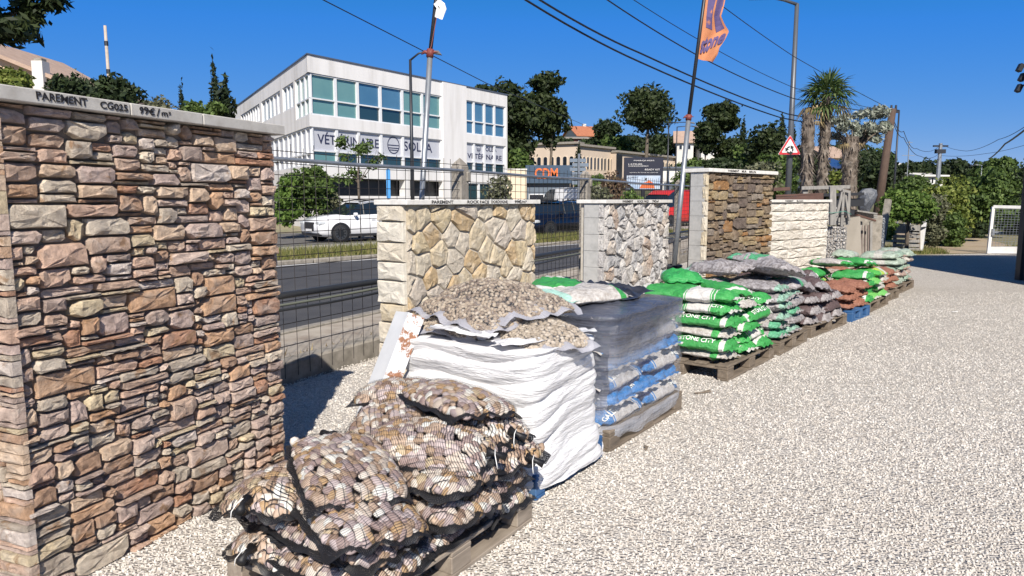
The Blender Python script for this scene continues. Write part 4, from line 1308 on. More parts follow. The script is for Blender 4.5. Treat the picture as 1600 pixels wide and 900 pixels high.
# ------------------------------------------------------------------ loose gravel as real stones near the camera
def gravel_scatter():
    r = np.random.RandomState(4)
    protos_ = bpy.data.collections.new('gravel_stones')
    mg, t, b = new_mat('gravel_stone')
    oi = t.nodes.new('ShaderNodeObjectInfo')
    c = ramp(t, oi.outputs['Random'], [(0, (.50, .455, .405)), (.07, (.62, .575, .52)), (.35, (.69, .65, .60)), (.6, (.75, .72, .67)), (.85, (.65, .60, .54)), (.93, (.80, .775, .73))], 'CONSTANT')
    v = coords(t, True)
    c = mixc(t, .25, c, mixc(t, noi(t, v, 60, 4), (.5, .48, .45), (1, 1, 1)), 'MULTIPLY')
    c = yard_wear(t, c)
    t.links.new(c, b.inputs['Base Color']); b.inputs['Roughness'].default_value = .85; b.inputs['Specular IOR Level'].default_value = .3
    N = 130000
    u = r.uniform(0, 1, N)
    Y = 2.0 + 12.0 * (1 - np.sqrt(1 - u * .98)) ** .9
    half = .78
    X = r.uniform(-1, 1, N) * half * (Y + .4)
    # keep to the yard side of the fence
    fx, fy = FU.x, FU.y
    side = (X - F0.x) * (-fy) + (Y - F0.y) * fx
    keep = side < .02
    X, Y = X[keep], Y[keep]
    me = bpy.data.meshes.new('gravel_points')
    me.vertices.add(len(X))
    co = np.zeros((len(X), 3), dtype=np.float32); co[:, 0] = X; co[:, 1] = Y; co[:, 2] = r.uniform(.0, .004, len(X))
    me.vertices.foreach_set('co', co.ravel()); me.update()
    o = obj('loose_gravel', me, mg); o['kind'] = 'stuff'
    ng = bpy.data.node_groups.new('scatter_gravel', 'GeometryNodeTree')
    ng.interface.new_socket('Geometry', in_out='INPUT', socket_type='NodeSocketGeometry')
    ng.interface.new_socket('Geometry', in_out='OUTPUT', socket_type='NodeSocketGeometry')
    n = ng.nodes; gi = n.new('NodeGroupInput'); go = n.new('NodeGroupOutput')
    ic = n.new('GeometryNodeMeshIcoSphere'); ic.inputs['Radius'].default_value = .0070; ic.inputs['Subdivisions'].default_value = 1
    sp = n.new('GeometryNodeSetPosition'); nt_ = n.new('ShaderNodeTexNoise'); nt_.inputs['Scale'].default_value = 90
    sb = n.new('ShaderNodeVectorMath'); sb.operation = 'MULTIPLY_ADD'; sb.inputs[1].default_value = (.012, .012, .012); sb.inputs[2].default_value = (-.006, -.006, -.006)
    ng.links.new(nt_.outputs['Color'], sb.inputs[0]); ng.links.new(ic.outputs[0], sp.inputs[0]); ng.links.new(sb.outputs[0], sp.inputs['Offset'])
    sm = n.new('GeometryNodeSetMaterial'); sm.inputs['Material'].default_value = mg
    ng.links.new(sp.outputs[0], sm.inputs[0])
    ip = n.new('GeometryNodeInstanceOnPoints')
    rr = n.new('FunctionNodeRandomValue'); rr.data_type = 'FLOAT_VECTOR'; rr.inputs[0].default_value = (0, 0, 0); rr.inputs[1].default_value = (6.3, 6.3, 6.3)
    rs = n.new('FunctionNodeRandomValue'); rs.data_type = 'FLOAT_VECTOR'; rs.inputs[0].default_value = (.6, .45, .35); rs.inputs[1].default_value = (1.5, 1.1, .8); rs.inputs['Seed'].default_value = 3
    ng.links.new(gi.outputs[0], ip.inputs['Points']); ng.links.new(sm.outputs[0], ip.inputs['Instance'])
    ng.links.new(rr.outputs[0], ip.inputs['Rotation']); ng.links.new(rs.outputs[0], ip.inputs['Scale'])
    ng.links.new(ip.outputs[0], go.inputs[0])
    md = o.modifiers.new('scatter', 'NODES'); md.node_group = ng
    bpy.data.collections.remove(protos_)
gravel_scatter()

# ------------------------------------------------------------------ fence of welded mesh along the road
M_galv = mat('galvanised_steel', [(.26, .28, .30), (.40, .42, .44)], 8, .42, .1, .001, metal=.6)
M_wire = flat('dark_wire', (.035, .03, .03), .6, .4)
M_pipe = flat('black_pipe', (.03, .032, .036), .35)
M_hose = flat('grey_hose', (.14, .15, .12), .5)
fence = thing('wire_fence', 'rusty welded wire fence with concrete posts running along the road verge', 'fence', F0, math.atan2(FU.y, FU.x))
def fbuild(mb, nm, m, **kw): return mb.build(nm, m, fence, **kw)
b = MB()
zz = []
b.box((9, .10, .06), (36, .2, .26), ch=.02); fbuild(b, 'base_wall', M_concd)
for t_ in (-5.16, -1.06, 3.035, 7.15, 13.4, 19.47, 23.6):
    b = MB()
    r_ = Matrix.Translation((t_, .06, 0))
    b.box((0, 0, 1.02), (.2, .15, 2.04), r_, ch=.02)
    b.add([(-.09, -.065, 2.04), (.09, -.065, 2.04), (.09, .065, 2.04), (-.09, .065, 2.04), (0, 0, 2.13)], [(0, 1, 4), (1, 2, 4), (2, 3, 4), (3, 0, 4)], r_)
    b.box((.07, -.08, 1.9), (.08, .03, .12), r_, ch=.01)
    fbuild(b, 'post', M_concd)
ts = [-5.16, -1.06, 3.035, 7.15, 13.4, 19.47, 23.6]
for a_, c_ in zip(ts[:-1], ts[1:]):
    b = MB(); b.tube([(a_ + .08, -.03, 1.97), ((a_ + c_) / 2, -.03, 1.955), (c_ - .08, -.03, 1.97)], .019, 8); fbuild(b, 'top_rail', M_galv)
    b = MB()
    n_v = int((c_ - a_) / .15)
    for i in range(1, n_v):
        x = a_ + i * (c_ - a_) / n_v
        b.tube([(x + J(.006), 0, .05), (x + J(.01), .0, 1.1), (x + J(.012), 0, 2.06 + rnd.uniform(-.01, .05))], .0036, 4, False)
    for i in range(20):
        z = .14 + i * .10
        if i % 2 and z < 1.0: continue
        b.tube([(a_ + .1, .004, z), ((a_ + c_) / 2, .004, z - .012 + J(.006)), (c_ - .1, .004, z)], .0034, 4, False)
    fbuild(b, 'wire_mesh', M_wire)
b = MB(); b.tube([(-6, -.05, .83), (0, -.05, .80), (3, -.05, .78), (9, -.05, .80), (16, -.05, .8)], .032, 10); fbuild(b, 'pipe', M_pipe, smooth=True)
b = MB(); b.tube([(i * .5 - 4, -.06 + .01 * math.sin(i), .735 + .02 * math.sin(i * .55)) for i in range(40)], .013, 6); fbuild(b, 'hose', M_hose, smooth=True)
b = MB(); b.tube([(i * .5 - 4, -.075, .69 - .018 * math.sin(i * .75 + 1)) for i in range(40)], .014, 6); fbuild(b, 'hose', M_pipe, smooth=True)

# ------------------------------------------------------------------ poles with banners
M_dark = flat('dark_metal', (.045, .048, .055), .45, .5)
M_blackf = flat('black_fabric', (.012, .012, .018), .7)
M_red = flat('red_tape', (.20, .045, .035), .6)
def flag_pole(label, base, mid, top, r0=.032):
    o = thing('flag_pole', label, 'flag pole', base)
    q = lambda p: tuple(Vector(p) - Vector(base))
    b_ = MB(); b_.tube([q(base), q(mid)], r0, 12); b_.build('tube', M_galv, o, True)
    b_ = MB(); b_.tube([q(mid), q(top)], r0 * .72, 10); b_.build('upper_pole', M_dark, o, True)
    b_ = MB(); dd = (Vector(top) - Vector(mid)).normalized(); mm = Vector(mid) - Vector(base)
    b_.tube([mm - dd * .04, mm + dd * .05], r0 * 1.3, 8); b_.build('tape', M_red, o, True)
    b_ = MB(); b_.tube([mm, mm + Vector((-.06, -.01, .02)), mm + Vector((-.10, 0, -.01))], [.02, .022, .004], 6); b_.tube([mm, mm + Vector((.05, 0, .02)), mm + Vector((.09, 0, .015))], [.015, .012, .003], 6); b_.build('knot', M_red, o, True)
    return o
pa = at(655, 420, 8.2); pa = gr(652, 505); pa = at(650, 470, 8.3)
pb_, pt_ = at(672, 84, 8.3), at(690, -80, 8.35)
d_ = (pb_ - pa).normalized(); base_ = pa - d_ * (pa.z / d_.z)
fp1 = flag_pole('galvanised pole with dark upper half and a scrap of white cloth, behind the cream wall', base_, pb_, pt_)
b = MB()
for i in range(7): pass
sc_ = at(682, 14, 8.28) - base_
ribbon('white_scrap', [sc_ + Vector((.0, 0, .08)), sc_ + Vector((.06, .0, .02)), sc_ + Vector((.02, 0, -.10))], .11, M_white, fp1, 2, Vector((.2, -1, 0)).normalized(), .01)
b = MB(); b.tube([sc_ + Vector((0, -.02, -.1)), sc_ + Vector((-.06, -.02, -.4)), at(670, 84, 8.26) - base_], .005, 5); b.build('cord', M_red, fp1)
pm2, pt2 = at(1076, 184, 12.4), at(1112, -90, 12.45); pbb = at(1052, 430, 12.3)
d_ = (pm2 - pbb).normalized(); base2 = pbb - d_ * (pbb.z / d_.z)
fp2 = flag_pole('leaning pole with orange banner standing in a black bucket before the tall schist wall', base2, pm2, pt2, r0=.042)
def banner_mat():
    m, t, b = new_mat('orange_banner_cloth')
    v = coords(t)
    c = mixc(t, noi(t, v, 3, 3), (.72, .27, .12), (.84, .36, .17))
    t.links.new(c, b.inputs['Base Color']); b.inputs['Roughness'].default_value = .8
    tr = t.nodes.new('ShaderNodeBsdfTranslucent'); t.links.new(c, tr.inputs[0])
    mx = t.nodes.new('ShaderNodeMixShader'); mx.inputs[0].default_value = .35
    t.links.new(b.outputs[0], mx.inputs[1]); t.links.new(tr.outputs[0], mx.inputs[2])
    t.links.new(mx.outputs[0], t.nodes['Material Output'].inputs[0])
    return m
bn = thing('banner', 'torn orange banner with purple lettering flying from the leaning pole', 'banner', at(1100, 60, 12.42))
bo = Vector(bn.location)
def ban_pt(u, v):
    """u 0..1 out from the pole, v 0 top .. 1 bottom, the free edge as in the photo"""
    edge = [(0, 1142), (.25, 1141), (.42, 1134), (.55, 1128), (.72, 1138), (.82, 1129), (.9, 1121), (1.0, 1113)]
    pole = lambda v_: 1109 - 18.5 * v_
    for (v0, e0), (v1, e1) in zip(edge[:-1], edge[1:]):
        if v0 <= v <= v1: ex = e0 + (e1 - e0) * (v - v0) / (v1 - v0); break
    px = pole(v) + (ex - pole(v)) * u
    py = -60 + 152 * v + (6 * u if v > .9 else 0)
    p = at(px, py, 12.42) - bo
    p.y += .10 * u * math.sin(u * 5 + v * 7) + .04 * math.sin(v * 17 + u * 3) * u
    return p
vs = [tuple(ban_pt(i / 16, j / 40)) for j in range(41) for i in range(17)]
fs = [(j * 17 + i, j * 17 + i + 1, (j + 1) * 17 + i + 1, (j + 1) * 17 + i) for j in range(40) for i in range(16)]
obj('cloth', np_mesh('cloth', vs, fs, True), banner_mat(), bn)
M_purp = flat('purple_print', (.10, .075, .19), .8)
def on_banner(polys, nm='lettering', n=6):
    b_ = MB()
    for P in polys:
        (u0, v0), (u1, v1), (u2, v2), (u3, v3) = P
        vs_ = []
        for j in range(n + 1):
            for i in range(n + 1):
                a_, c_ = i / n, j / n
                u = (u0 * (1 - a_) + u1 * a_) * (1 - c_) + (u3 * (1 - a_) + u2 * a_) * c_
                v = (v0 * (1 - a_) + v1 * a_) * (1 - c_) + (v3 * (1 - a_) + v2 * a_) * c_
                p = ban_pt(min(.999, max(0, u)), min(1, max(0, v))); p.y -= .006; vs_.append(tuple(p))
        b_.add(vs_, [(j * (n + 1) + i, j * (n + 1) + i + 1, (j + 1) * (n + 1) + i + 1, (j + 1) * (n + 1) + i) for j in range(n) for i in range(n)])
    b_.build(nm, M_purp, bn)
on_banner([((.12, 0), (.30, 0), (.44, .70), (.16, .68)), ((.30, 0), (.60, 0), (.42, .60), (.44, .70)), ((.55, 0), (.85, 0), (.95, .45), (.55, .45)), ((.55, .40), (.92, .42), (.93, .68), (.60, .72))])
me = text_mesh('stone', .12, 0, .005)
xs = [v.co.x for v in me.vertices]; ys = [v.co.y for v in me.vertices]
for v in me.vertices:
    u = .06 + .90 * (v.co.x - min(xs)) / (max(xs) - min(xs)); w_ = .955 - .16 * (v.co.y - min(ys)) / (max(ys) - min(ys)) - .10 * u
    p = ban_pt(u, w_); v.co = (p.x, p.y - .025, p.z)
obj('lettering', me, M_purp, bn)
bk = thing('bucket', 'black rubber bucket holding the foot of the leaning banner pole', 'bucket', (base2.x, base2.y, 0))
bk.scale = (.8, .8, .85)
b = MB()
prof_ = [(0, .155), (.0, .17), (.12, .185), (.14, .20), (.16, .20), (.17, .185), (.30, .195), (.33, .215), (.36, .215), (.37, .20), (.37, .18), (.25, .17)]
vs = [(r_ * math.cos(2 * math.pi * i / 28), r_ * math.sin(2 * math.pi * i / 28), z * 1.0 + .22 * (z > 0)) for z, r_ in prof_ for i in range(28)]
b.add(vs, [(j * 28 + i, j * 28 + (i + 1) % 28, (j + 1) * 28 + (i + 1) % 28, (j + 1) * 28 + i) for j in range(len(prof_) - 1) for i in range(28)])
b.build('pail', M_pipe, bk, True)
b = MB(); b.add([(.172 * math.cos(i * .3927), .172 * math.sin(i * .3927), .5) for i in range(16)], [tuple(range(16))]); b.build('fill', M_concd, bk)

# ------------------------------------------------------------------ street lamps, posts, wires
def street_lamp(label, base, top_z, arm, head, r0=.09, r1=.05, bend_h=None, group='street lamps along the road', col=None):
    o = thing('street_lamp', label, 'street lamp', base, group=group)
    b_ = MB(); b_.tube([(0, 0, 0), (0, 0, top_z)], [r0, r1], 12); b_.build('pole', col or M_dark, o, True)
    b_ = MB(); b_.tube([(0, 0, top_z - .02), (arm[0] * .5, arm[1] * .5, top_z + arm[2] * .7), (arm[0], arm[1], top_z + arm[2])], [r1 * .8, r1 * .7, r1 * .6], 8); b_.build('arm', col or M_dark, o, True)
    d2 = Vector((arm[0], arm[1], 0)).normalized()
    Mh = Matrix(((d2.x, -d2.y, 0, arm[0]), (d2.y, d2.x, 0, arm[1]), (0, 0, 1, top_z + arm[2] - .02), (0, 0, 0, 1)))
    b_ = MB(); b_.add([(0, -.05, -.03), (0, .05, -.03), (head, .16 * head / .8, -.10), (head, -.16 * head / .8, -.10), (0, -.05, .04), (0, .05, .04), (head * .8, .12 * head / .8, .02), (head * .8, -.12 * head / .8, .02)],
                      [(0, 1, 2, 3), (7, 6, 5, 4), (0, 4, 5, 1), (1, 5, 6, 2), (2, 6, 7, 3), (3, 7, 4, 0)], Mh); b_.build('lamp_head', M_dark, o)
    return o
Yl = 27.0
pl = at(1232, 285, Yl); ptop = at(1251, 6, Yl)
h_ = ptop.z; arm_v = at(1205, 12, Yl) - at(1250, 8, Yl)
lamp1 = street_lamp('tall grey street lamp with one long arm, behind the roundabout warning sign', (pl.x, Yl, 0), h_, (arm_v.x, -.4, .1), .9, .13, .075, col=flat('grey_pole_paint', (.11, .12, .135), .45, .3))
# warning sign on the lamp
sg = thing('road_sign', 'red bordered triangular sign warning of a roundabout, on the tall lamp pole', 'road sign', at(1234, 230, Yl - .25))
sw = 34 / FPX * Yl; sh_ = 29 / FPX * Yl
def tri(k, y): return [(-sw / 2 * k, y, -sh_ * .5 * k * .72 - sh_ * .02), (sw / 2 * k, y, -sh_ * .5 * k * .72 - sh_ * .02), (0, y, sh_ * (k * .64) - sh_ * .02)]
def tri_plate(k, y, th, m, nm):
    b_ = MB(); A, B, Cc = [Vector(p) for p in tri(k, 0)]
    pts = []
    for P, Q1, Q2 in ((A, Cc, B), (B, A, Cc), (Cc, B, A)):
        for q in (Q1, Q2):
            pts.append(P + (q - P).normalized() * sw * .05 * k)
    poly = [(p.x, p.z) for p in pts]
    b_.prism(poly, 0, th, Matrix(((1, 0, 0, 0), (0, 0, -1, y), (0, 1, 0, 0), (0, 0, 0, 1)))); return b_.build(nm, m, sg)
M_signred = flat('sign_red', (.55, .03, .04), .4)
tri_plate(1.04, .02, .015, M_white, 'plate'); tri_plate(1.0, -.001, .006, M_signred, 'red_border'); tri_plate(.74, -.012, .006, M_white, 'white_field')
b = MB()
for q in range(3):
    a0 = R(90 + q * 120)
    rr_ = sw * .135
    arc = [(rr_ * math.cos(a0 + R(x)), 0, rr_ * math.sin(a0 + R(x))) for x in (0, 18, 36, 52, 64)]
    for i in range(4):
        p, q2 = Vector(arc[i]), Vector(arc[i + 1]); n_ = Vector((p.x, 0, p.z)).normalized() * .028
        b.add([p - n_, p + n_, q2 + n_, q2 - n_], [(0, 1, 2, 3)], Matrix.Translation((0, -.021, -.1)))
    e = Vector(arc[4]); tdir = Vector((-e.z, 0, e.x)).normalized(); n_ = e.normalized() * .08
    b.add([e - n_, e + n_, e + tdir * .13], [(0, 1, 2)], Matrix.Translation((0, -.021, -.1)))
b.build('arrows', M_ink, sg)
for i, (px, py0, py1, Y, ax_, lab) in enumerate(((1045, 310, 192, 52, 30, 'distant thin street lamp just left of the leaning banner pole'), (1058, 310, 198, 60, 24, 'second distant street lamp behind the banner pole'), (641, 300, 93, 22, 26, 'slim dark street lamp in front of the veterinary building'), (1405, 300, 172, 40, -20, 'slim lamp post right of the wooden utility pole'))):
    p = at(px, py1, Y); av = at(px + ax_, py1, Y).x - p.x
    street_lamp(lab, (p.x, Y, 0), p.z, (av, 0, .25 if i == 2 else .05), .5 if i < 2 else .45, .07, .04)
for px, py, Y in ((1337 / 4 + 1200, 258, 60), (1434 / 4 + 1200, 266, 68), (1490 / 4 + 1200, 275, 75)):
    p = at(px, py, Y)
    street_lamp(('small pale street lamp above the far hedge, ' + {1534: 'nearest of three', 1558: 'the middle one', 1572: 'farthest of three'}[int(px)]), (p.x, Y, 0), p.z, (-.6, 0, .02), .4, .05, .035, col=M_galv)
M_brownpole = mat('tarred_timber', [(.06, .038, .028), (.11, .07, .05)], 6, .85, .4, stretch=(6, 6, 1))
ub, ut = at(1375, 306, 24.0), at(1395, 170, 24.0)
d_ = (ut - ub).normalized(); ub2 = ub - d_ * (ub.z / d_.z)
up = thing('utility_pole', 'leaning brown wooden utility pole carrying the overhead wires', 'utility pole', ub2)
b = MB(); b.tube([(0, 0, 0), tuple(ut - ub2)], [.15, .11], 12); b.build('pole', M_brownpole, up, True)
b = MB(); tt = ut - ub2; b.box((tt.x - .25, tt.y, tt.z - .1), (.9, .07, .07)); b.build('crossarm', M_dark, up)
for q in (-.6, -.35, -.05, .1):
    b = MB(); b.tube([(tt.x + q, tt.y, tt.z - .07), (tt.x + q, tt.y, tt.z + .12)], [.045, .03], 8); b.build('insulator', M_dark, up)
cp0, cp1 = at(1465, 280, 55), at(1470, 224, 55)
cpo = thing('utility_pole', 'pale concrete utility pole far off above the hedge', 'utility pole', (cp0.x, 55, 0))
b = MB(); b.tube([(0, 0, 0), (cp1.x - cp0.x, 0, cp1.z)], [.2, .13], 8); b.build('pole', M_galv, cpo)
b = MB(); b.box((cp1.x - cp0.x, 0, cp1.z - .2), (1.1, .15, .12)); b.box((cp1.x - cp0.x, 0, cp1.z - .6), (.7, .3, .3)); b.build('crossarm', M_dark, cpo)
ap = at(1421, 220, 45); an = thing('antenna', 'thin television mast between the slim lamp post and the concrete pole', 'antenna', (ap.x, 45, 0))
b = MB(); b.tube([(0, 0, 0), (0, 0, ap.z)], .03, 5); b.box((0, 0, ap.z - .9), (.8, .03, .03)); b.box((0, 0, ap.z - .1), (.4, .03, .03)); b.build('mast', M_galv, an)
# wooden mast at the left
mp = gr(168, 400); mt = at(164, 40, 34); mb0 = at(172, 150, 34)
ms = thing('wooden_mast', 'bare weathered wooden mast above the dark shrubs at the left', 'mast', (mb0.x, 34, 0))
d_ = mt - mb0
b = MB(); b.tube([Vector((0, 0, 0)), Vector((0, 0, mb0.z)), Vector((mt.x - mb0.x, 0, mt.z))], [.085, .08, .065], 8); b.build('pole', mat('bleached_wood', [(.36, .30, .24), (.5, .43, .36)], 5, .9, .3), ms, True)
for q in (.35, .75):
    b = MB(); b.tube([Vector((d_.x * q, 0, mb0.z + d_.z * q - .1)), Vector((d_.x * q, 0, mb0.z + d_.z * q + .1))], .09, 8); b.build('collar', M_dark, ms)
# overhead wires
M_cable = flat('overhead_cable', (.012, .014, .02), .5)
def wire(label, pts, r_, sag=0.0):
    P = [at(*p) for p in pts]
    out = []
    for a_, c_ in zip(P[:-1], P[1:]):
        for i in range(8):
            u = i / 8; p = a_.lerp(c_, u); p.z -= sag * 4 * u * (1 - u); out.append(p)
    out.append(P[-1])
    o = thing('overhead_wire', label, 'wire', out[0], group='overhead wires crossing the sky')
    b_ = MB(); b_.tube([p - out[0] for p in out], r_, 5); b_.build('cable', M_cable, o, True)
wire('single wire sloping from the top left behind the first pole down past the veterinary building', [(470, -18, 14), (760, 130, 22), (938, 206, 60)], .012, .0)
wire('lower of the two thick cables running down from the top to the utility pole', [(790, -20, 10), (1000, 97, 13), (1220, 184, 19), (1388, 208, 24)], .016, .05)
wire('upper of the two thick cables running down from the top to the utility pole', [(812, -20, 10), (1000, 83, 13), (1230, 178, 19), (1390, 200, 24)], .016, .05)
wire('thin wire passing behind the orange banner', [(920, -20, 12), (1100, 92, 15), (1240, 154, 19), (1386, 177, 24)], .012, .04)
wire('faint wire between the banner and the utility pole', [(960, -20, 14), (1120, 78, 17), (1240, 137, 20), (1393, 176, 24)], .008, .03)
wire('wire running from beyond the lamp arm to the utility pole', [(1090, -20, 14), (1240, 88, 19), (1395, 172, 24)], .009, .03)
wire('sagging wire from the utility pole to the distant concrete pole', [(1393, 175, 24), (1412, 205, 32), (1432, 232, 42), (1466, 230, 55)], .014, .25)
wire('lower sagging wire towards the distant concrete pole', [(1393, 182, 24), (1412, 215, 32), (1438, 244, 42), (1466, 241, 55)], .014, .2)
wire('wire from the concrete pole rising to the right edge', [(1470, 225, 55), (1510, 236, 40), (1560, 218, 30), (1620, 184, 22)], .012, .1)
wire('thick cable bundle climbing to the right edge', [(1545, 248, 60), (1570, 225, 40), (1640, 168, 26)], .045, .1)
wire('thin wire low above the trees to the right edge', [(1470, 243, 55), (1540, 240, 45), (1640, 214, 30)], .012, .1)

# ------------------------------------------------------------------ veterinary building
M_render = mat('white_render', [(.60, .58, .555), (.72, .705, .69), (.765, .75, .735)], 1.3, .85, .15, .003, 60, stretch=(1, 1, .13))
M_glass = flat('tinted_glass', (.02, .05, .06), .05, 0, spec=.9)
M_glass_d = flat('dark_opening', (.012, .014, .016), .4)
M_blind = mat('teal_blind_glass', [(.10, .23, .23), (.15, .29, .28)], .4, .12, 0, spec=.8)
M_bluegl = mat('blue_sky_glass', [(.05, .14, .24), (.08, .19, .30)], .4, .08, 0, spec=.9)
M_frost = mat('frosted_sign_panel', [(.46, .47, .51), (.52, .53, .57)], .4, .35, 0)
M_frame = flat('window_frame_white', (.72, .73, .74), .4)
M_navy = flat('navy_lettering', (.03, .035, .08), .5)
M_zinc = flat('zinc_edge', (.16, .18, .21), .4, .5)
VA = Vector((-11.6, 41.6, 0)); VF = Vector((11.2, 15.8, 0)).normalized(); VG = Vector((-15.4, 27.4, 0)).normalized()
vet = thing('office_building', 'white two storey veterinary clinic with ribbon windows and VETERINAIRE lettering', 'building', VA, 0)
def fmat(D, sgn):
    """local: x along the facade from the corner, y outward, z up"""
    n_ = Vector((D.y, -D.x, 0)) * sgn
    return Matrix(((D.x, n_.x, 0, 0), (D.y, n_.y, 0, 0), (0, 0, 1, 0), (0, 0, 0, 1)))
MF_ = fmat(VF, 1); MG_ = fmat(VG, -1)
LF, LG = 19.4, 34.0
Cpt = VG * LG; Bpt = VF * LF
# inner dark volume and floors
b = MB()
inn = [VF * .9 + VG * .9, VF * (LF - .4) + VG * .5, VF * (LF - 3) + VG * (LG * .8), VG * (LG - .4) + VF * .5]
b.prism([(p.x, p.y) for p in inn], .0, 9.3); b.build('core', M_glass_d, vet)
b = MB(); b.prism([(p.x, p.y) for p in (VF * .15 + VG * .15, VF * LF, VF * (LF - 3) + VG * (LG * .8), VG * LG)], 9.35, 9.5); b.build('roof', M_zinc, vet)
def seg(M_, x0, x1, z0, z1, m=M_render, th=.5, out=0.0, nm='wall', par=None):
    b_ = MB()
    mi = th * .52 if x0 < .6 else 0       # mitred where the two facades meet at the sharp corner
    b_.prism([(x0, out), (x1, out), (x1, out - th), (x0 + mi, out - th)], z0, z1, M_); return b_.build(nm, m, par or vet)
# front facade
seg(MF_, -.02, 12.0, 8.82, 9.78); seg(MF_, -.02, 11.75, 5.80, 6.48, out=.003); seg(MF_, .3, 11.75, 2.9, 3.6, out=-.003); seg(MF_, 11.55, 14.15, -.1, 9.781, out=.12, nm='pier')
seg(MF_, 14.15, 19.4, 8.86, 9.78, out=.002); seg(MF_, 14.15, 19.4, 5.82, 6.45, out=.002); seg(MF_, 14.15, 19.4, 2.85, 3.62, out=.002); seg(MF_, 19.2, 19.42, -.1, 8.86)
seg(MF_, .3, 11.5, -.1, 1.85, out=-.01); seg(MF_, 9.0 - 1.3, 8.2, 1.85, 2.9, out=-.006)
seg(MF_, -.1, 19.5, 9.785, 9.86, M_zinc, .6, .06, 'coping')
def glaz(M_, xs, z0, z1, ztr, mats_, mlow=None, par=vet, rec=-.14):
    for i in range(len(xs) - 1):
        x0, x1 = xs[i], xs[i + 1]
        fb_ = MB()
        fw = .05
        fb_.box((x0 + fw, rec + .03, (z0 + z1) / 2), (2 * fw, .12, z1 - z0), M_)
        fb_.box((x1 - fw, rec + .028, (z0 + z1) / 2), (2 * fw, .12, z1 - z0), M_)
        fb_.box(((x0 + x1) / 2, rec + .032, z0 + .04), (x1 - x0, .12, .08), M_)
        fb_.box(((x0 + x1) / 2, rec + .032, z1 - .03), (x1 - x0, .12, .06), M_)
        if ztr: fb_.box(((x0 + x1) / 2, rec + .033, ztr), (x1 - x0, .12, .08), M_)
        w_ = fb_.build('window', M_frame, par)
        m_ = mats_[i % len(mats_)]
        pb = MB(); pb.box(((x0 + x1) / 2, rec - .03, ((ztr or z0) + z1) / 2), (x1 - x0, .03, z1 - (ztr or z0)), M_); pb.build('pane', m_, w_)
        if ztr: pb = MB(); pb.box(((x0 + x1) / 2, rec - .032, (z0 + ztr) / 2), (x1 - x0, .03, ztr - z0), M_); pb.build('pane', (mlow or mats_)[i % len(mlow or mats_)], w_)
XS = [.18, 2.03, 3.77, 5.69, 7.67, 9.59, 11.53]
glaz(MF_, XS, 6.48, 8.8, 7.42, [M_blind, M_blind, M_bluegl, M_bluegl, M_blind, M_blind], [M_blind, M_blind, M_glass, M_glass, M_blind, M_blind])
glaz(MF_, XS, 3.6, 5.8, 4.45, [M_frost], [M_blind, M_glass, M_glass, M_glass, M_glass, M_glass])
XR = [14.17, 15.24, 16.53, 17.8, 19.2]
glaz(MF_, XR, 6.45, 8.85, 7.4, [M_bluegl]); glaz(MF_, XR, 3.62, 5.82, 4.4, [M_frost], [M_glass])
glaz(MF_, [14.2, 15.8, 17.4, 19.1], .1, 2.85, None, [M_glass])
# left facade
seg(MG_, -.02, LG, 8.82, 9.779); seg(MG_, .3, LG, 5.82, 6.46, out=-.003); seg(MG_, .4, LG, -.1, 3.6, out=-.004)
seg(MG_, 3.4, 3.85, 6.4, 8.82, out=-.001); seg(MG_, 6.95, 7.75, 6.4, 8.82, out=-.001); seg(MG_, 14.4, 15.2, 6.4, 8.82, out=-.001); seg(MG_, 24, LG, 6.4, 8.82, out=-.001)
seg(MG_, -.1, LG, 9.785, 9.86, M_zinc, .6, .06, 'coping')
glaz(MG_, [.18, 1.2, 2.3, 3.4], 6.46, 8.8, 7.42, [M_blind])
glaz(MG_, [3.85, 4.9, 5.9, 6.95], 7.3, 8.8, None, [M_bluegl]); seg(MG_, 3.8, 7.0, 6.4, 7.3, out=-.002)
glaz(MG_, [7.75, 9.0, 10.3, 11.6, 13.0, 14.4], 7.3, 8.8, None, [M_frost, M_frost, M_bluegl, M_bluegl, M_bluegl]); seg(MG_, 7.7, 14.5, 6.4, 7.3, out=-.002)
glaz(MG_, [15.2 + 1.1 * i for i in range(9)], 7.5, 8.8, None, [M_frost]); seg(MG_, 15.1, 24.1, 6.4, 7.5, out=-.002)
glaz(MG_, [.18, 1.3, 2.5, 3.7, 5.0, 6.3, 7.7, 9.2, 10.8, 12.4, 14], 3.6, 5.8, 4.3, [M_frost]); seg(MG_, 14, LG, 3.5, 5.9, out=-.002)
def vtext(body, xc, zc, size, wd, M_=MF_, m=M_navy):
    # local facade frame -> text x along, up z, out y
    T_ = M_ @ Matrix(((1, 0, 0, xc), (0, 0, 1, -.142), (0, 1, 0, zc), (0, 0, 0, 1)))
    put_text(body, size, T_, m, vet, bold=.004, width=wd, extrude=.01)
vtext('VÉT ÉRINAIRE', 3.1, 5.12, .78, 4.9); vtext('SOLÉA', 9.2, 5.14, .86, 2.8)
vtext('SOLÉA', 17.3, 5.45, .42, 1.7); vtext('VÉTÉRINAIRE', 16.7, 4.85, .52, 4.3)
def logo(xc, zc, r0, M_=MF_):
    b_ = MB()
    for i in range(36):
        a0, a1 = i / 36 * 6.2832, (i + 1) / 36 * 6.2832
        q = [(xc + r_ * math.cos(a), -.145, zc + r_ * math.sin(a)) for r_, a in ((r0, a0), (r0, a1), (r0 * .88, a1), (r0 * .88, a0))]
        b_.add(q, [(0, 1, 2, 3)], M_)
    for dz, w_ in ((0, .95), (-.32, .85), (-.56, .66)):
        b_.box((xc, -.145, zc + dz * r0), (2 * r0 * w_, .01, .10 * r0), M_)
    b_.build('logo', M_navy, vet)
logo(6.86, 5.15, .56); logo(15.9, 5.45, .25)
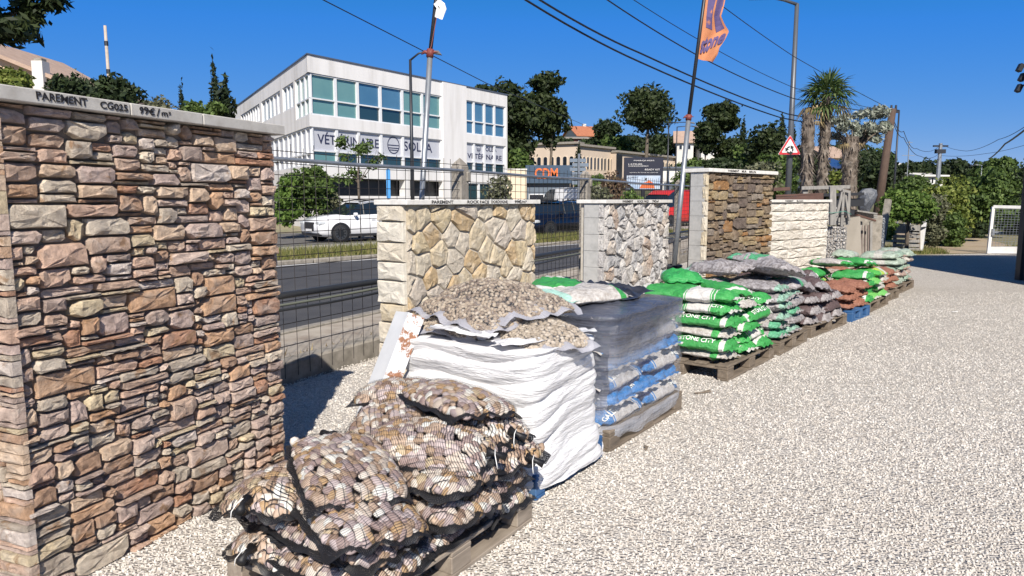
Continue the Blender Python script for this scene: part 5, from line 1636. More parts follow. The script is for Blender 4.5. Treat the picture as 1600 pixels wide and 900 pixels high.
# blue banner post and car park railing in front
bp = at(607, 290, 40); b = MB(); o = thing('banner_post', 'blue vertical banner in front of the clinic, left of the slim lamp post', 'banner', (bp.x, 40, 0))
b.box((0, 0, 2.5), (.22, .05, 1.6)); b.build('blue_panel', flat('sky_blue_paint', (.06, .28, .62), .5), o)
b = MB(); b.tube([(0, .03, 0), (0, .03, 3.4)], .04, 6); b.build('pole', M_galv, o)

# ------------------------------------------------------------------ cars
M_tyre = flat('tyre_rubber', (.015, .015, .016), .8)
M_rim = flat('dark_alloy', (.14, .145, .15), .3, .8)
M_carw = flat('white_car_paint', (.74, .745, .76), .2, spec=.6)
M_carb = flat('dark_blue_car_paint', (.004, .006, .014), .15, spec=.8)
M_carr = flat('red_van_paint', (.55, .03, .025), .25, spec=.6)
M_cglass = flat('car_glass', (.012, .018, .024), .05, spec=.9)
M_trim = flat('black_trim', (.02, .02, .022), .5)
M_lampg = flat('lamp_glass', (.55, .58, .6), .1, spec=.9)
M_tail = flat('tail_lamp', (.35, .01, .01), .2)
def car(label, loc, rz, paint, L=4.4, W=1.83, H=1.6, kind='suv', cat='car', group=None):
    o = thing('parked_car' if kind != 'van' else 'delivery_van', label, cat, loc, rz, group)
    # stations from the front (x=+L/2) to the rear
    if kind == 'van': prof_ = [(1.0, .55, .75, .75), (.97, .40, .95, .95), (.80, .32, 1.15, 1.20), (.62, .30, 1.2, 1.95), (.45, .3, 1.25, 2.2), (0, .3, 1.3, 2.25), (-.7, .3, 1.3, 2.25), (-.98, .34, 1.3, 2.2), (-1.0, .45, 1.25, 2.05)]
    else: prof_ = [(1.0, .42, .66, .70), (.975, .26, .80, .84), (.86, .22, .92, .96), (.62, .21, 1.0, 1.04), (.50, .21, 1.02, 1.08), (.18, .21, 1.04, 1.50), (-.05, .21, 1.05, 1.58), (-.45, .21, 1.07, 1.56), (-.78, .22, 1.09, 1.42), (-.94, .26, 1.08, 1.12), (-.99, .34, .95, .98), (-1.0, .45, .75, .78)]
    k = H / (2.25 if kind == 'van' else 1.6)
    b_ = MB(); g = MB(); rf = MB()
    def ring(x, zl, zb, hw):
        return [(x, -hw * .86, zl), (x, -hw, zl + .12), (x, -hw * 1.01, (zl + zb) / 2), (x, -hw * .965, zb), (x, 0, zb + .03), (x, hw * .965, zb), (x, hw * 1.01, (zl + zb) / 2), (x, hw, zl + .12), (x, hw * .86, zl)]
    vs = []; n = 9
    for xr, zl, zb, zt in prof_:
        tw = W / 2 * (1 - .14 * abs(xr) ** 6)
        vs += ring(xr * L / 2, zl * k, zb * k, tw)
    fs = []
    for i in range(len(prof_) - 1):
        for q in range(n): fs.append((i * n + q, i * n + (q + 1) % n, (i + 1) * n + (q + 1) % n, (i + 1) * n + q))
    fs.append(tuple(range(n))[::-1]); fs.append(tuple((len(prof_) - 1) * n + q for q in range(n)))
    b_.add(vs, fs); body = b_.build('body', paint, o, True)
    gh = [(xr, zb, zt) for xr, zl, zb, zt in prof_ if zt - zb > .05 or (kind != 'van' and xr in (.5, -.94)) or (kind == 'van' and xr == .8)]
    vs = []; vr = []
    for xr, zb, zt in gh:
        hb_ = W / 2 * .95; ht_ = W / 2 * (.95 - .30 * min(.55, (zt - zb)) / .55 * (.8 if kind != 'van' else .45))
        vs += [(xr * L / 2, -hb_, zb * k), (xr * L / 2, -ht_, zt * k - .05), (xr * L / 2, ht_, zt * k - .05), (xr * L / 2, hb_, zb * k)]
        vr += [(xr * L / 2, -ht_ - .015, zt * k - .06), (xr * L / 2, -ht_ * .8, zt * k), (xr * L / 2, ht_ * .8, zt * k), (xr * L / 2, ht_ + .015, zt * k - .06)]
    n = 4; m_ = len(gh)
    g.add(vs, [(i * n + q, i * n + q + 1, (i + 1) * n + q + 1, (i + 1) * n + q) for i in range(m_ - 1) for q in range(3)] + [(0, 3, 2, 1), ((m_ - 1) * n, (m_ - 1) * n + 1, (m_ - 1) * n + 2, (m_ - 1) * n + 3)])
    g.build('windows', M_cglass, o)
    s_ = 1 if m_ > 2 else 0
    rf.add(vr[4 * s_:4 * (m_ - 1)] if kind != 'van' else vr[4:], [(i * n + q, i * n + q + 1, (i + 1) * n + q + 1, (i + 1) * n + q) for i in range((m_ - 2 - s_) if kind != 'van' else m_ - 2) for q in range(3)])
    rf.build('roof', paint, o, True)
    if kind == 'van':
        b_ = MB()
        for sy in (-1, 1): b_.add([(L * .12, sy * W * .478, 1.28 * k), (L * .12, sy * W * .43, 2.16 * k), (-L * .495, sy * W * .43, 2.16 * k), (-L * .495, sy * W * .478, 1.28 * k)], [(0, 1, 2, 3)])
        b_.build('side_panel', paint, o)
    else:
        for sy in (-1, 1):
            for xr in (.14, -.16, -.52):
                b_ = MB(); xx = xr * L / 2
                b_.tube([(xx + .02, sy * W * .477, 1.04 * k), (xx - .03, sy * W * .378, 1.52 * k)], .022, 5); b_.build('pillar', M_trim, o)
        for sy in (-1, 1):
            b_ = MB(); b_.tube([(.20 * L / 2, sy * W * .37, 1.53 * k), (-.05 * L / 2, sy * W * .37, 1.615 * k), (-.45 * L / 2, sy * W * .37, 1.60 * k), (-.80 * L / 2, sy * W * .37, 1.45 * k)], .025, 5); b_.build('roof_rail', M_trim, o)
    wr_ = .345 if kind != 'van' else .34
    for sx in (.60, -.60):
        for sy in (-1, 1):
            x, y = sx * L / 2 * (1.02 if sx > 0 else 1), sy * (W / 2 - .10)
            w_ = MB()
            prof2 = [(-.11, .21), (-.12, .32), (-.08, .345), (.08, .345), (.12, .32), (.11, .21)]
            w_.add([(x + r_ * math.cos(i * .2618), y + yy, wr_ + r_ * math.sin(i * .2618)) for yy, r_ in prof2 for i in range(24)],
                   [(j * 24 + i, j * 24 + (i + 1) % 24, (j + 1) * 24 + (i + 1) % 24, (j + 1) * 24 + i) for j in range(5) for i in range(24)])
            wh = w_.build('wheel', M_tyre, o, True)
            r2 = MB()
            for q in range(10):
                a0 = q * .6283
                r2.add([(x + .04 * math.cos(a0 - .9), y + sy * .10, wr_ + .04 * math.sin(a0 - .9)), (x + .04 * math.cos(a0 + .9), y + sy * .10, wr_ + .04 * math.sin(a0 + .9)), (x + .235 * math.cos(a0 + .13), y + sy * .115, wr_ + .235 * math.sin(a0 + .13)), (x + .235 * math.cos(a0 - .13), y + sy * .115, wr_ + .235 * math.sin(a0 - .13))], [(0, 1, 2, 3)])
            r2.add([(x + r_ * math.cos(i * .2618), y + sy * .116, wr_ + r_ * math.sin(i * .2618)) for r_ in (.21, .25) for i in range(24)], [(i, (i + 1) % 24, 24 + (i + 1) % 24, 24 + i) for i in range(24)])
            r2.build('rim', M_rim, wh)
            ar = MB(); ar.add([(x + r_ * math.cos(i * .2618), sy * (W / 2 + .012), wr_ + r_ * math.sin(i * .2618)) for r_ in (.36, .42) for i in range(13)], [(i, i + 1, 13 + i + 1, 13 + i) for i in range(12)]); ar.build('wheel_arch', M_trim, o)
            di = MB(); di.add([(x + .37 * math.cos(i * .2618), sy * (W / 2 - .02 + .028), wr_ + .37 * math.sin(i * .2618)) for i in range(24)], [tuple(range(24))]); di.build('wheel_well', M_glass_d, o)
    for sy in (-1, 1):
        b_ = MB(); b_.box((L / 2 * .93, sy * W * .37, .74 * k), (.30, .34, .13), ch=.03); b_.build('headlight', M_lampg, o)
        b_ = MB(); b_.box((-L / 2 * .965, sy * W * .38, .92 * k), (.14, .3, .16), ch=.03); b_.build('tail_light', M_tail, o)
        b_ = MB(); b_.box((L * .17, sy * (W / 2 + .08), 1.06 * k), (.12, .2, .13), ch=.03); b_.build('mirror', paint, o)
        for xr in (.02, -.42):
            b_ = MB(); b_.box((xr * L / 2 - .1, sy * (W / 2 + .012), .86 * k), (.16, .03, .035)); b_.build('handle', paint, o)
        for xr in (.24, -.16, -.58):
            b_ = MB(); b_.box((xr * L / 2, sy * (W / 2 * 1.005), .68 * k), (.012, .012, .62)); b_.build('door_gap', M_trim, o)
        b_ = MB(); b_.box((0, sy * (W / 2 - .02), .27), (L * .5, .06, .10), ch=.01); b_.build('sill', M_trim, o)
    b_ = MB(); b_.box((L / 2 * .985, 0, .60 * k), (.10, W * .46, .34), ch=.03); b_.build('grille', M_trim, o)
    b_ = MB(); b_.box((L / 2 * .955, 0, .33 * k), (.16, W * .84, .13), ch=.03); b_.build('bumper', M_trim, o)
    b_ = MB(); b_.box((L / 2 * 1.004, 0, .46 * k), (.05, .5, .11)); b_.build('number_plate', M_white, o)
    return o
def put_car(px, Y, heading, label, paint, **kw):
    p = at(px, 312, Y)
    return car(label, (p.x, Y, .0), heading, paint, **kw)
road_dir = math.atan2(LU.y, LU.x)
put_car(563, 28.6, road_dir + math.pi - .12, 'white sport utility car with dark alloy wheels on the road behind the wire fence', M_carw, W=1.83, H=1.6)
put_car(866, 31.0, road_dir + math.pi, 'dark blue car seen between the cream wall and the grey stone wall', M_carb, H=1.58)
red = put_car(1053, 43.0, road_dir + math.pi - .1, 'red van with a white word on its side, beside the leaning banner pole', M_carr, kind='van', L=5.2, W=1.95, H=2.2, cat='van')
put_text('JUMPER', .32, Matrix(((-1, 0, 0, -.9), (0, 0, -1, -.985 + .0), (0, 1, 0, 1.0), (0, 0, 0, 1))) if False else Matrix(((1, 0, 0, -.9), (0, 0, -1, -.99), (0, 1, 0, 1.05), (0, 0, 0, 1))), M_white, red, width=1.4)
put_car(1012, 52, road_dir, 'light grey parked car below the billboard', flat('silver_car_paint', (.42, .44, .46), .25, .3), H=1.5)
put_car(893, 47, road_dir + 1.4, 'white delivery van parked under the direction signs', M_carw, kind='van', L=5.4, W=2.0, H=2.4, cat='van')

# ------------------------------------------------------------------ signs, sheds and houses behind the street
M_beige = mat('beige_render', [(.50, .40, .31), (.60, .50, .40)], .3, .9, .2, .01, 20)
M_cream = mat('cream_render', [(.62, .52, .38), (.70, .60, .46)], .3, .9, .2, .01, 20)
M_offw = mat('offwhite_render', [(.60, .58, .54), (.70, .68, .64)], .3, .9, .2, .01, 20)
M_tile = mat('terracotta_tiles', [(.34, .12, .06), (.46, .18, .09)], 2, .85, .6, .05, 12)
M_tileb = mat('pale_roof_tiles', [(.36, .25, .19), (.48, .35, .27)], 2, .85, .6, .05, 12)
M_brick = mat('dull_red_render', [(.28, .09, .07), (.36, .13, .10)], .4, .9, .2)
M_winD = flat('dark_window', (.02, .022, .026), .15, spec=.8)
def wall_piece(par, P0_, P1_, z0, z1, m, nm='wall', th=.4):
    P0_, P1_ = Vector(P0_), Vector(P1_); D = (P1_ - P0_); L_ = D.length; D = D / L_
    Mx = Matrix(((D.x, D.y, 0, P0_.x), (D.y, -D.x, 0, P0_.y), (0, 0, 1, 0), (0, 0, 0, 1)))
    b_ = MB(); b_.box((L_ / 2, -th / 2, (z0 + z1) / 2), (L_, th, z1 - z0), Mx); b_.build(nm, m, par)
    return Mx, L_
# long beige building with paired arched windows
pA, pB, pC, pD, pE = at(813, 300, 104), at(903, 300, 100), at(957, 300, 107), at(962, 300, 106), at(1059, 300, 122)
lb = thing('long_building', 'long beige two storey building with rows of paired arched windows', 'building', (pB.x, pB.y, 0))
loc = lambda p: Vector((p.x - pB.x, p.y - pB.y, 0))
def zt(py, P): return at(800, py, P.y).z
gz = 1.0
def arched(par, Mx, x, z0, w_, h_, m=M_winD):
    f_ = MB()
    pts = [(x - w_ / 2, z0), (x + w_ / 2, z0), (x + w_ / 2, z0 + h_ - w_ / 2)] + [(x + w_ / 2 * math.cos(R(a)), z0 + h_ - w_ / 2 + w_ / 2 * math.sin(R(a))) for a in (30, 60, 90, 120, 150)] + [(x - w_ / 2, z0 + h_ - w_ / 2)]
    out = [((p[0] - x) * 1.25 + x, (p[1] - z0 - h_ / 2) * 1.08 + z0 + h_ / 2) for p in pts]
    Mw = Mx @ Matrix(((1, 0, 0, 0), (0, 0, 1, 0), (0, 1, 0, 0), (0, 0, 0, 1)))
    f_.prism(out, .0, .06, Mw); w = f_.build('window', M_cream, par)
    f_ = MB(); f_.prism(pts, .05, .075, Mw); f_.build('pane', m, w)
for P, Q, z1, n_ in ((pA, pB, 9.3, 9), (pB, pC, 9.0, 5), (pD, pE, 8.6, 10)):
    Mx, L_ = wall_piece(lb, loc(P), loc(Q), -1, z1 if P is not pD else 8.5, M_beige, th=2)
    for i in range(n_):
        for q in (-.42, .42):
            x = (i + .5) * L_ / n_ + q
            arched(lb, Mx, x, 5.9, .42, 1.7)
            if i % 3 != 1: arched(lb, Mx, x, 2.6, .42, 1.5)
    b = MB(); b.box((L_ / 2, -.8, (z1 if P is not pD else 8.5) + .15), (L_ + .3, 2.4, .3), Mx); b.build('cornice', M_brick if False else M_concd, lb)
Mx, L_ = wall_piece(lb, loc(pC), loc(pD), -1, 8.2, M_winD, 'stair_glazing', 1.0)
def house(label, px0, px1, py_eave, py_base, Y, ridge_h, wallm, roofm, depth=9, rz=0.15, chimney=True, nwin=3, cat='house', axis=0):
    a_, c_ = at(px0, py_eave, Y), at(px1, py_eave, Y); W_ = c_.x - a_.x; zb = at(px0, py_base, Y).z
    cx_, ze = (a_.x + c_.x) / 2, a_.z
    o = thing('house', label, cat, (cx_, Y + depth / 2, zb), rz, None)
    he = ze - zb
    zlo = -10
    b_ = MB(); b_.box((0, 0, (he + zlo) / 2), (W_, depth, he - zlo))
    if axis == 0: b_.add([(-W_ / 2, -depth / 2, he), (-W_ / 2, depth / 2, he), (-W_ / 2, 0, he + ridge_h), (W_ / 2, -depth / 2, he), (W_ / 2, depth / 2, he), (W_ / 2, 0, he + ridge_h)], [(0, 1, 2), (3, 5, 4), (0, 2, 5, 3), (1, 4, 5, 2)])
    else: b_.add([(-W_ / 2, -depth / 2, he), (W_ / 2, -depth / 2, he), (0, -depth / 2, he + ridge_h), (-W_ / 2, depth / 2, he), (W_ / 2, depth / 2, he), (0, depth / 2, he + ridge_h)], [(0, 1, 2), (3, 5, 4), (0, 2, 5, 3), (1, 4, 5, 2)])
    b_.build('wall', wallm, o)
    b_ = MB(); e = .5; t_ = .18
    if axis == 0:
        for s_ in (-1, 1):
            b_.add([(-W_ / 2 - e, s_ * (depth / 2 + e), he - e * ridge_h / (depth / 2) + .05), (W_ / 2 + e, s_ * (depth / 2 + e), he - e * ridge_h / (depth / 2) + .05), (W_ / 2 + e, 0, he + ridge_h + .05), (-W_ / 2 - e, 0, he + ridge_h + .05),
                    (-W_ / 2 - e, s_ * (depth / 2 + e), he - e * ridge_h / (depth / 2) + .05 + t_), (W_ / 2 + e, s_ * (depth / 2 + e), he - e * ridge_h / (depth / 2) + .05 + t_), (W_ / 2 + e, 0, he + ridge_h + .05 + t_), (-W_ / 2 - e, 0, he + ridge_h + .05 + t_)],
                   [(0, 3, 2, 1), (4, 5, 6, 7), (0, 1, 5, 4), (0, 4, 7, 3), (1, 2, 6, 5)])
    else:
        for s_ in (-1, 1):
            x_ = s_ * (W_ / 2 + e); zz_ = he - e * ridge_h / (W_ / 2) + .05
            b_.add([(x_, -depth / 2 - e, zz_), (x_, depth / 2 + e, zz_), (0, depth / 2 + e, he + ridge_h + .05), (0, -depth / 2 - e, he + ridge_h + .05), (x_, -depth / 2 - e, zz_ + t_), (x_, depth / 2 + e, zz_ + t_), (0, depth / 2 + e, he + ridge_h + .05 + t_), (0, -depth / 2 - e, he + ridge_h + .05 + t_)],
                   [(0, 3, 2, 1), (4, 5, 6, 7), (0, 1, 5, 4), (0, 4, 7, 3), (1, 2, 6, 5)])
    rf_ = b_.build('roof', roofm, o)
    if chimney: b_ = MB(); b_.box((W_ * .25, depth * .1, he + ridge_h), (.7, .7, 1.6)); b_.build('chimney', M_offw, rf_)
    for i in range(nwin):
        x = (i + .5) / nwin * W_ - W_ / 2
        b_ = MB(); b_.box((x, -depth / 2 - .02, he * .55), (min(1.2, W_ / nwin * .45), .08, min(1.4, max(.8, he * .35)))); w = b_.build('window', M_frame, o)
        b_ = MB(); b_.box((x, -depth / 2 - .06, he * .55), (min(1.2, W_ / nwin * .45) - .2, .05, min(1.4, max(.8, he * .35)) - .2)); b_.build('pane', M_winD, w)
    return o
house('house with an orange tiled roof above the long beige building', 893, 928, 212, 232, 150, 2.2, M_cream, M_tile, 10, .25, nwin=2)
house('dull red flat roofed annex just left of the orange tiled house', 880, 917, 217, 230, 138, .5, M_brick, M_concd, 8, .0, False, 2)
house('white villa with a pale tiled roof right of the leaning banner pole', 1066, 1092, 222, 240, 120, 2.0, M_offw, M_tileb, 9, -.2, False, 2)
house('white flat roofed villa partly hidden by pines on the hillside', 1096, 1140, 232, 248, 118, .5, M_offw, M_concd, 8, .0, False, 4)
house('long white terrace house below the second pine on the hillside', 1140, 1170, 240, 250, 112, .6, M_offw, M_tileb, 6, .0, False, 3)
house('cream house with pale roof seen between the palm trunks', 1290, 1322, 246, 264, 75, 1.2, M_cream, M_tileb, 8, .1, False, 3)
house('small white house with blue solar roof behind the olive tree', 1288, 1312, 262, 275, 60, .8, M_offw, flat('solar_panel', (.03, .06, .16), .2), 6, .2, False, 1)
house('white flat roofed house far off to the right of the utility pole', 1440, 1474, 276, 290, 90, .4, M_offw, M_offw, 8, 0, False, 3)
house('distant white block on the skyline left of the concrete pole', 1399, 1412, 258, 275, 110, .4, M_offw, M_offw, 8, 0, False, 1)
# beige house at the far left, its gable slope falling to the right
hl = thing('house', 'beige house with a sloping tiled roof and white chimney at the far left', 'house', (0, 0, 0))
q0, q1, q2 = at(-60, 76, 38), at(2, 92, 38), at(95, 128, 38)
b = MB(); poly = [(q0.x, -1), (q2.x + .3, -1), (q2.x + .3, q2.z - .1), (q1.x, q1.z), (q0.x, q0.z + .6)]
b.prism(poly, -46, -38, Matrix(((1, 0, 0, 0), (0, 0, -1, 0), (0, 1, 0, 0), (0, 0, 0, 1)))); b.build('wall', mat('peach_render', [(.58, .42, .30), (.66, .49, .36)], .4, .9, .2), hl)
b = MB(); d_ = (q2 - q0); 
b.add([(q0.x, 37.5, q0.z + .62), (q1.x, 37.5, q1.z + .05), (q2.x + .6, 37.5, q2.z - .25), (q2.x + .6, 46.5, q2.z - .25), (q1.x, 46.5, q1.z + .05), (q0.x, 46.5, q0.z + .62)] + [(q0.x, 37.5, q0.z + .85), (q1.x, 37.5, q1.z + .25), (q2.x + .6, 37.5, q2.z - .05), (q2.x + .6, 46.5, q2.z - .05), (q1.x, 46.5, q1.z + .25), (q0.x, 46.5, q0.z + .85)],
      [(0, 1, 7, 6), (1, 2, 8, 7), (2, 3, 9, 8), (6, 7, 10, 11), (7, 8, 9, 10), (0, 5, 4, 1), (1, 4, 3, 2)])
rf_ = b.build('roof', M_tileb, hl)
cpx = at(64, 112, 37.6)
b = MB(); b.box((cpx.x, 37.6, cpx.z - .5), (.55, .6, 2.0)); b.build('chimney', M_offw, rf_)
b = MB(); b.box((cpx.x, 37.6, cpx.z + .58), (.4, .4, .12)); b.build('chimney_cap', M_concd, rf_)
# CDM shop
cd = thing('shop_building', 'dark blue grey shop front with orange CDM lettering', 'shop', (at(857, 300, 60).x, 60, .3))
c0, c1 = at(824, 262, 60), at(891, 264, 60); cw = c1.x - c0.x
b = MB(); b.box((0, 4, 1.0), (cw, 8, 3.6)); b.build('wall', mat('slate_blue_render', [(.10, .13, .17), (.14, .17, .21)], .5, .8, .1), cd)
b = MB(); b.box((0, -.1, 3.4), (cw + .3, .6, 1.5), ch=.03); b.build('fascia', mat('fascia_blue', [(.035, .065, .11), (.045, .08, .13)], .5, .5, 0), cd)
put_text('CDM', 1.2, Matrix(((1, 0, 0, -.2), (0, 0, -1, -.42), (0, 1, 0, 3.42), (0, 0, 0, 1))), flat('orange_lettering', (.75, .16, .03), .5), cd, bold=.02, width=1.9, extrude=.02)
for x in (-1.0, .8):
    b = MB(); b.box((x, -.03, 1.2), (1.3, .1, 1.2)); w_ = b.build('window', M_frame, cd); b = MB(); b.box((x, -.09, 1.2), (1.15, .04, 1.05)); b.build('pane', M_winD, w_)
# direction signs
ds = thing('direction_sign', 'stack of grey direction boards seen from behind on a post', 'road sign', (at(904, 300, 44).x, 44, 1.3))
b = MB(); b.tube([(0, 0, -2), (0, 0, 3.1)], .07, 8); b.build('post', M_galv, ds)
M_signb = flat('sign_back_grey', (.17, .21, .26), .5, .3)
for i in range(6):
    b = MB(); b.box((0 + (.1 if i % 2 else -.05), .1, 2.7 - i * .27), (1.0, .03, .22), ch=.008); b.build('board', M_signb, ds)
# billboard
bb = thing('billboard', 'dark blue billboard advertising with a photo of an orange machine', 'billboard', at(1005, 300, 46))
zc = at(1005, 272, 46).z - at(1005, 300, 46).z
b = MB(); b.box((0, .08, zc), (2.5, .14, 2.1), ch=.02); b.build('panel', flat('billboard_navy', (.006, .009, .026), .6), bb)
b = MB(); b.tube([(0, .1, -2.6), (0, .1, zc - 1)], .14, 8); b.build('post', M_dark, bb)
b = MB(); b.box((0, 0, zc - .52), (2.15, .02, .85)); b.build('picture', mat('poster_sky', [(.20, .33, .52), (.40, .48, .58), (.55, .58, .60)], 1.2, .5, 0), bb)
b = MB()
b.prism([(-.25, -.35), (.75, -.35), (.62, -.02), (.35, .18), (.2, .05), (-.05, .0)], 0, .01, Matrix(((1, 0, 0, 0), (0, 0, -1, -.012), (0, 1, 0, zc - .55), (0, 0, 0, 1))))
b.build('print', flat('poster_orange', (.62, .14, .04), .5), bb)
b = MB(); b.prism([(-1.07, -.42), (-.55, -.42), (-.8, -.25), (-1.07, -.2)], 0, .01, Matrix(((1, 0, 0, 0), (0, 0, -1, -.012), (0, 1, 0, zc - .5), (0, 0, 0, 1)))); b.prism([(.08, .12), (.2, .1), (.22, .25), (.12, .27)], 0, .01, Matrix(((1, 0, 0, 0), (0, 0, -1, -.016), (0, 1, 0, zc - .5), (0, 0, 0, 1)))); b.build('print', M_trim, bb)
for body, x, z, sz, wd in (('MARQUISES', 0, .85, .10, 1.3), ('L\'ATELIER', -.55, .62, .12, .9), ('CUISINE EQUIPEMENT', -.35, .50, .10, 1.3), ('READY KIT', .55, .28, .15, .95), ('ouvert du lundi au samedi', 0, .10, .07, 1.8), ('ADRENT', -.68, -.22, .16, .7)):
    put_text(body, sz, Matrix(((1, 0, 0, x), (0, 0, -1, -.022), (0, 1, 0, zc + z), (0, 0, 0, 1))), M_white if z > -.1 else M_navy, bb, width=wd)
# pale garden wall and shed right of the billboard
ww = thing('warehouse', 'low white warehouse behind the leaning banner pole', 'building', (at(1063, 300, 62).x, 62, 1.8))
b = MB(); b.box((0, 2, 0), (3.6, 4, 5.0)); b.build('wall', M_offw, ww)
b = MB(); b.box((0, 1.9, 2.55), (3.8, 4.3, .14)); b.build('roof', M_zinc, ww)
b = MB(); b.box((-.9, -.03, .6), (1.1, .08, 1.4)); b.build('door', M_zinc, ww)
tw = thing('garden_wall', 'pale rendered garden wall beside the clinic car park', 'wall', (at(807, 300, 58).x, 58, 1.6))
b = MB(); b.box((0, 0, .2), (1.6, .3, 4.4)); b.build('wall', M_cream, tw)
b = MB(); b.box((0, 0, 2.44), (1.7, .4, .1)); b.build('coping', M_offw, tw)
# picket fence at the far pavement
pf = thing('picket_fence', 'black metal picket fence along the far side of the street', 'fence', ll(12, 5.7), math.atan2(LU.y, LU.x))
for q in (0, 1):
    b = MB(); b.box((11, 0, .45 + q * 1.0), (26, .04, .05)); b.build('rail', M_dark, pf)
for i in range(66):
    b = MB(); b.box((-2 + i * .4, 0, .85), (.04, .04, 1.6)); b.build('picket', M_dark, pf)

# ------------------------------------------------------------------ vegetation
def leaf_mat(name, dark, mid, light, trans=.25):
    m, t, b = new_mat(name)
    g = t.nodes.new('ShaderNodeNewGeometry')
    c = ramp(t, g.outputs['Random Per Island'], [(0, dark), (.5, mid), (1, light)])
    v = coords(t)
    c = mixc(t, .55, c, mixc(t, noi(t, v, .9, 3), (.5, .55, .5), (1.25, 1.2, 1.1)), 'MULTIPLY')
    t.links.new(c, b.inputs['Base Color']); b.inputs['Roughness'].default_value = .6; b.inputs['Specular IOR Level'].default_value = .3
    if trans:
        tr = t.nodes.new('ShaderNodeBsdfTranslucent'); t.links.new(c, tr.inputs[0])
        mx = t.nodes.new('ShaderNodeMixShader'); mx.inputs[0].default_value = trans
        t.links.new(b.outputs[0], mx.inputs[1]); t.links.new(tr.outputs[0], mx.inputs[2])
        t.links.new(mx.outputs[0], t.nodes['Material Output'].inputs[0])
    return m
L_pine = leaf_mat('pine_needles', (0.0150, 0.0260, 0.0081), (0.0307, 0.0477, 0.0150), (0.0580, 0.0784, 0.0260))
L_dark = leaf_mat('dark_leaves', (0.0167, 0.0283, 0.0116), (0.0301, 0.0484, 0.0184), (0.0543, 0.0794, 0.0283))
L_green = leaf_mat('green_leaves', (0.0450, 0.0787, 0.0203), (0.0844, 0.1350, 0.0337), (0.1463, 0.2137, 0.0563), .3)
L_ivy = leaf_mat('ivy_leaves', (0.0607, 0.1154, 0.0243), (0.1094, 0.1884, 0.0365), (0.2065, 0.2916, 0.0729), .3)
L_yel = leaf_mat('yellow_green_leaves', (0.0900, 0.1260, 0.0240), (0.1680, 0.2160, 0.0420), (0.2880, 0.3120, 0.0840), .3)
L_grey = leaf_mat('grey_green_leaves', (0.0828, 0.0920, 0.0552), (0.1472, 0.1564, 0.0920), (0.2208, 0.2208, 0.1472), .2)
L_olive = leaf_mat('olive_leaves', (.16, .18, .14), (.27, .30, .25), (.45, .47, .42), .2)
L_cyp = leaf_mat('cypress_foliage', (0.0098, 0.0196, 0.0084), (0.0182, 0.0315, 0.0126), (0.0315, 0.0490, 0.0182), .1)
L_palm = leaf_mat('palm_leaf', (.045, .085, .025), (.08, .13, .04), (.15, .19, .07), .25)
L_dry = leaf_mat('dry_palm_leaf', (.20, .15, .08), (.34, .26, .14), (.45, .36, .2), .2)
M_barkm = mat('tree_bark', [(.07, .055, .042), (.13, .105, .08), (.19, .16, .125)], 5, .95, .8, .02, 20, stretch=(3, 3, 1))
M_palmt = mat('palm_fibre', [(.07, .052, .042), (.16, .13, .105), (.27, .235, .20)], 8, .95, .8, .02, 30)
def crown_mesh(name, clumps, n, size, seed, flat_=0.0, aspect=1.6, inner=.72, core=True):
    """clumps: (x,y,z, rx,ry,rz); n leaf faces in all"""
    r = np.random.RandomState(seed)
    V = []; F = []
    cl = np.array(clumps, float)
    area = (cl[:, 3] * cl[:, 4] + cl[:, 3] * cl[:, 5] + cl[:, 4] * cl[:, 5])
    cnt = np.maximum(6, (n * area / area.sum()).astype(int))
    allv = []
    for c, k in zip(cl, cnt):
        d = r.normal(size=(k, 3)); d /= np.linalg.norm(d, axis=1)[:, None]
        # outline of a clump is itself uneven
        lob = 1 + .28 * np.sin(d[:, 0] * 5 + c[0] * 3) * np.cos(d[:, 1] * 4 + c[1]) + .16 * np.sin(d[:, 2] * 7 + c[2])
        rad = (inner + (1.06 - inner) * r.uniform(0, 1, k) ** .55) * lob
        p = c[:3] + d * rad[:, None] * c[3:6]
        nn = d * .7 + r.normal(size=(k, 3)) * .6; nn /= np.linalg.norm(nn, axis=1)[:, None]
        a = np.cross(nn, r.normal(size=(k, 3))); a /= np.linalg.norm(a, axis=1)[:, None]
        b_ = np.cross(nn, a)
        s = size * r.uniform(.55, 1.35, k)[:, None]
        q = np.stack([p - a * s * aspect * .5, p - b_ * s * .42 + a * s * .05, p + a * s * aspect * .5, p + b_ * s * .42 + a * s * .05], 1)
        allv.append(q.reshape(-1, 3))
    V = np.concatenate(allv); nq = len(V) // 4
    F = np.arange(nq * 4).reshape(nq, 4)
    tri = np.concatenate([F[:, [0, 1, 2]], F[:, [0, 2, 3]]])
    if core:
        U, UF = ICO0, ICOF0
        o = len(V); cv = []; cf = []
        for i, c in enumerate(cl):
            cv.append(U * c[3:6] * (inner * .80) * (1 + .18 * r.uniform(-1, 1, (len(U), 1))) + c[:3]); cf.append(UF + o + i * len(U))
        V = np.concatenate([V] + cv); tri = np.concatenate([tri] + cf)
    return np_mesh(name, V, tri)
def plant(name, label, cat, base, crown, leafm, trunk=None, limbs=(), bark=M_barkm, group=None, rz=0.0, scale=1.0):
    o = thing(name, label, cat, base, rz, group)
    o.scale = (scale,) * 3
    obj('crown' if name != 'hedge' else 'foliage', crown, leafm, o)
    if trunk:
        b_ = MB(); b_.tube(trunk[0], trunk[1], 8)
        for pts, rr_ in limbs: b_.tube(pts, rr_, 6)
        b_.build('trunk', bark, o, True)
    return o
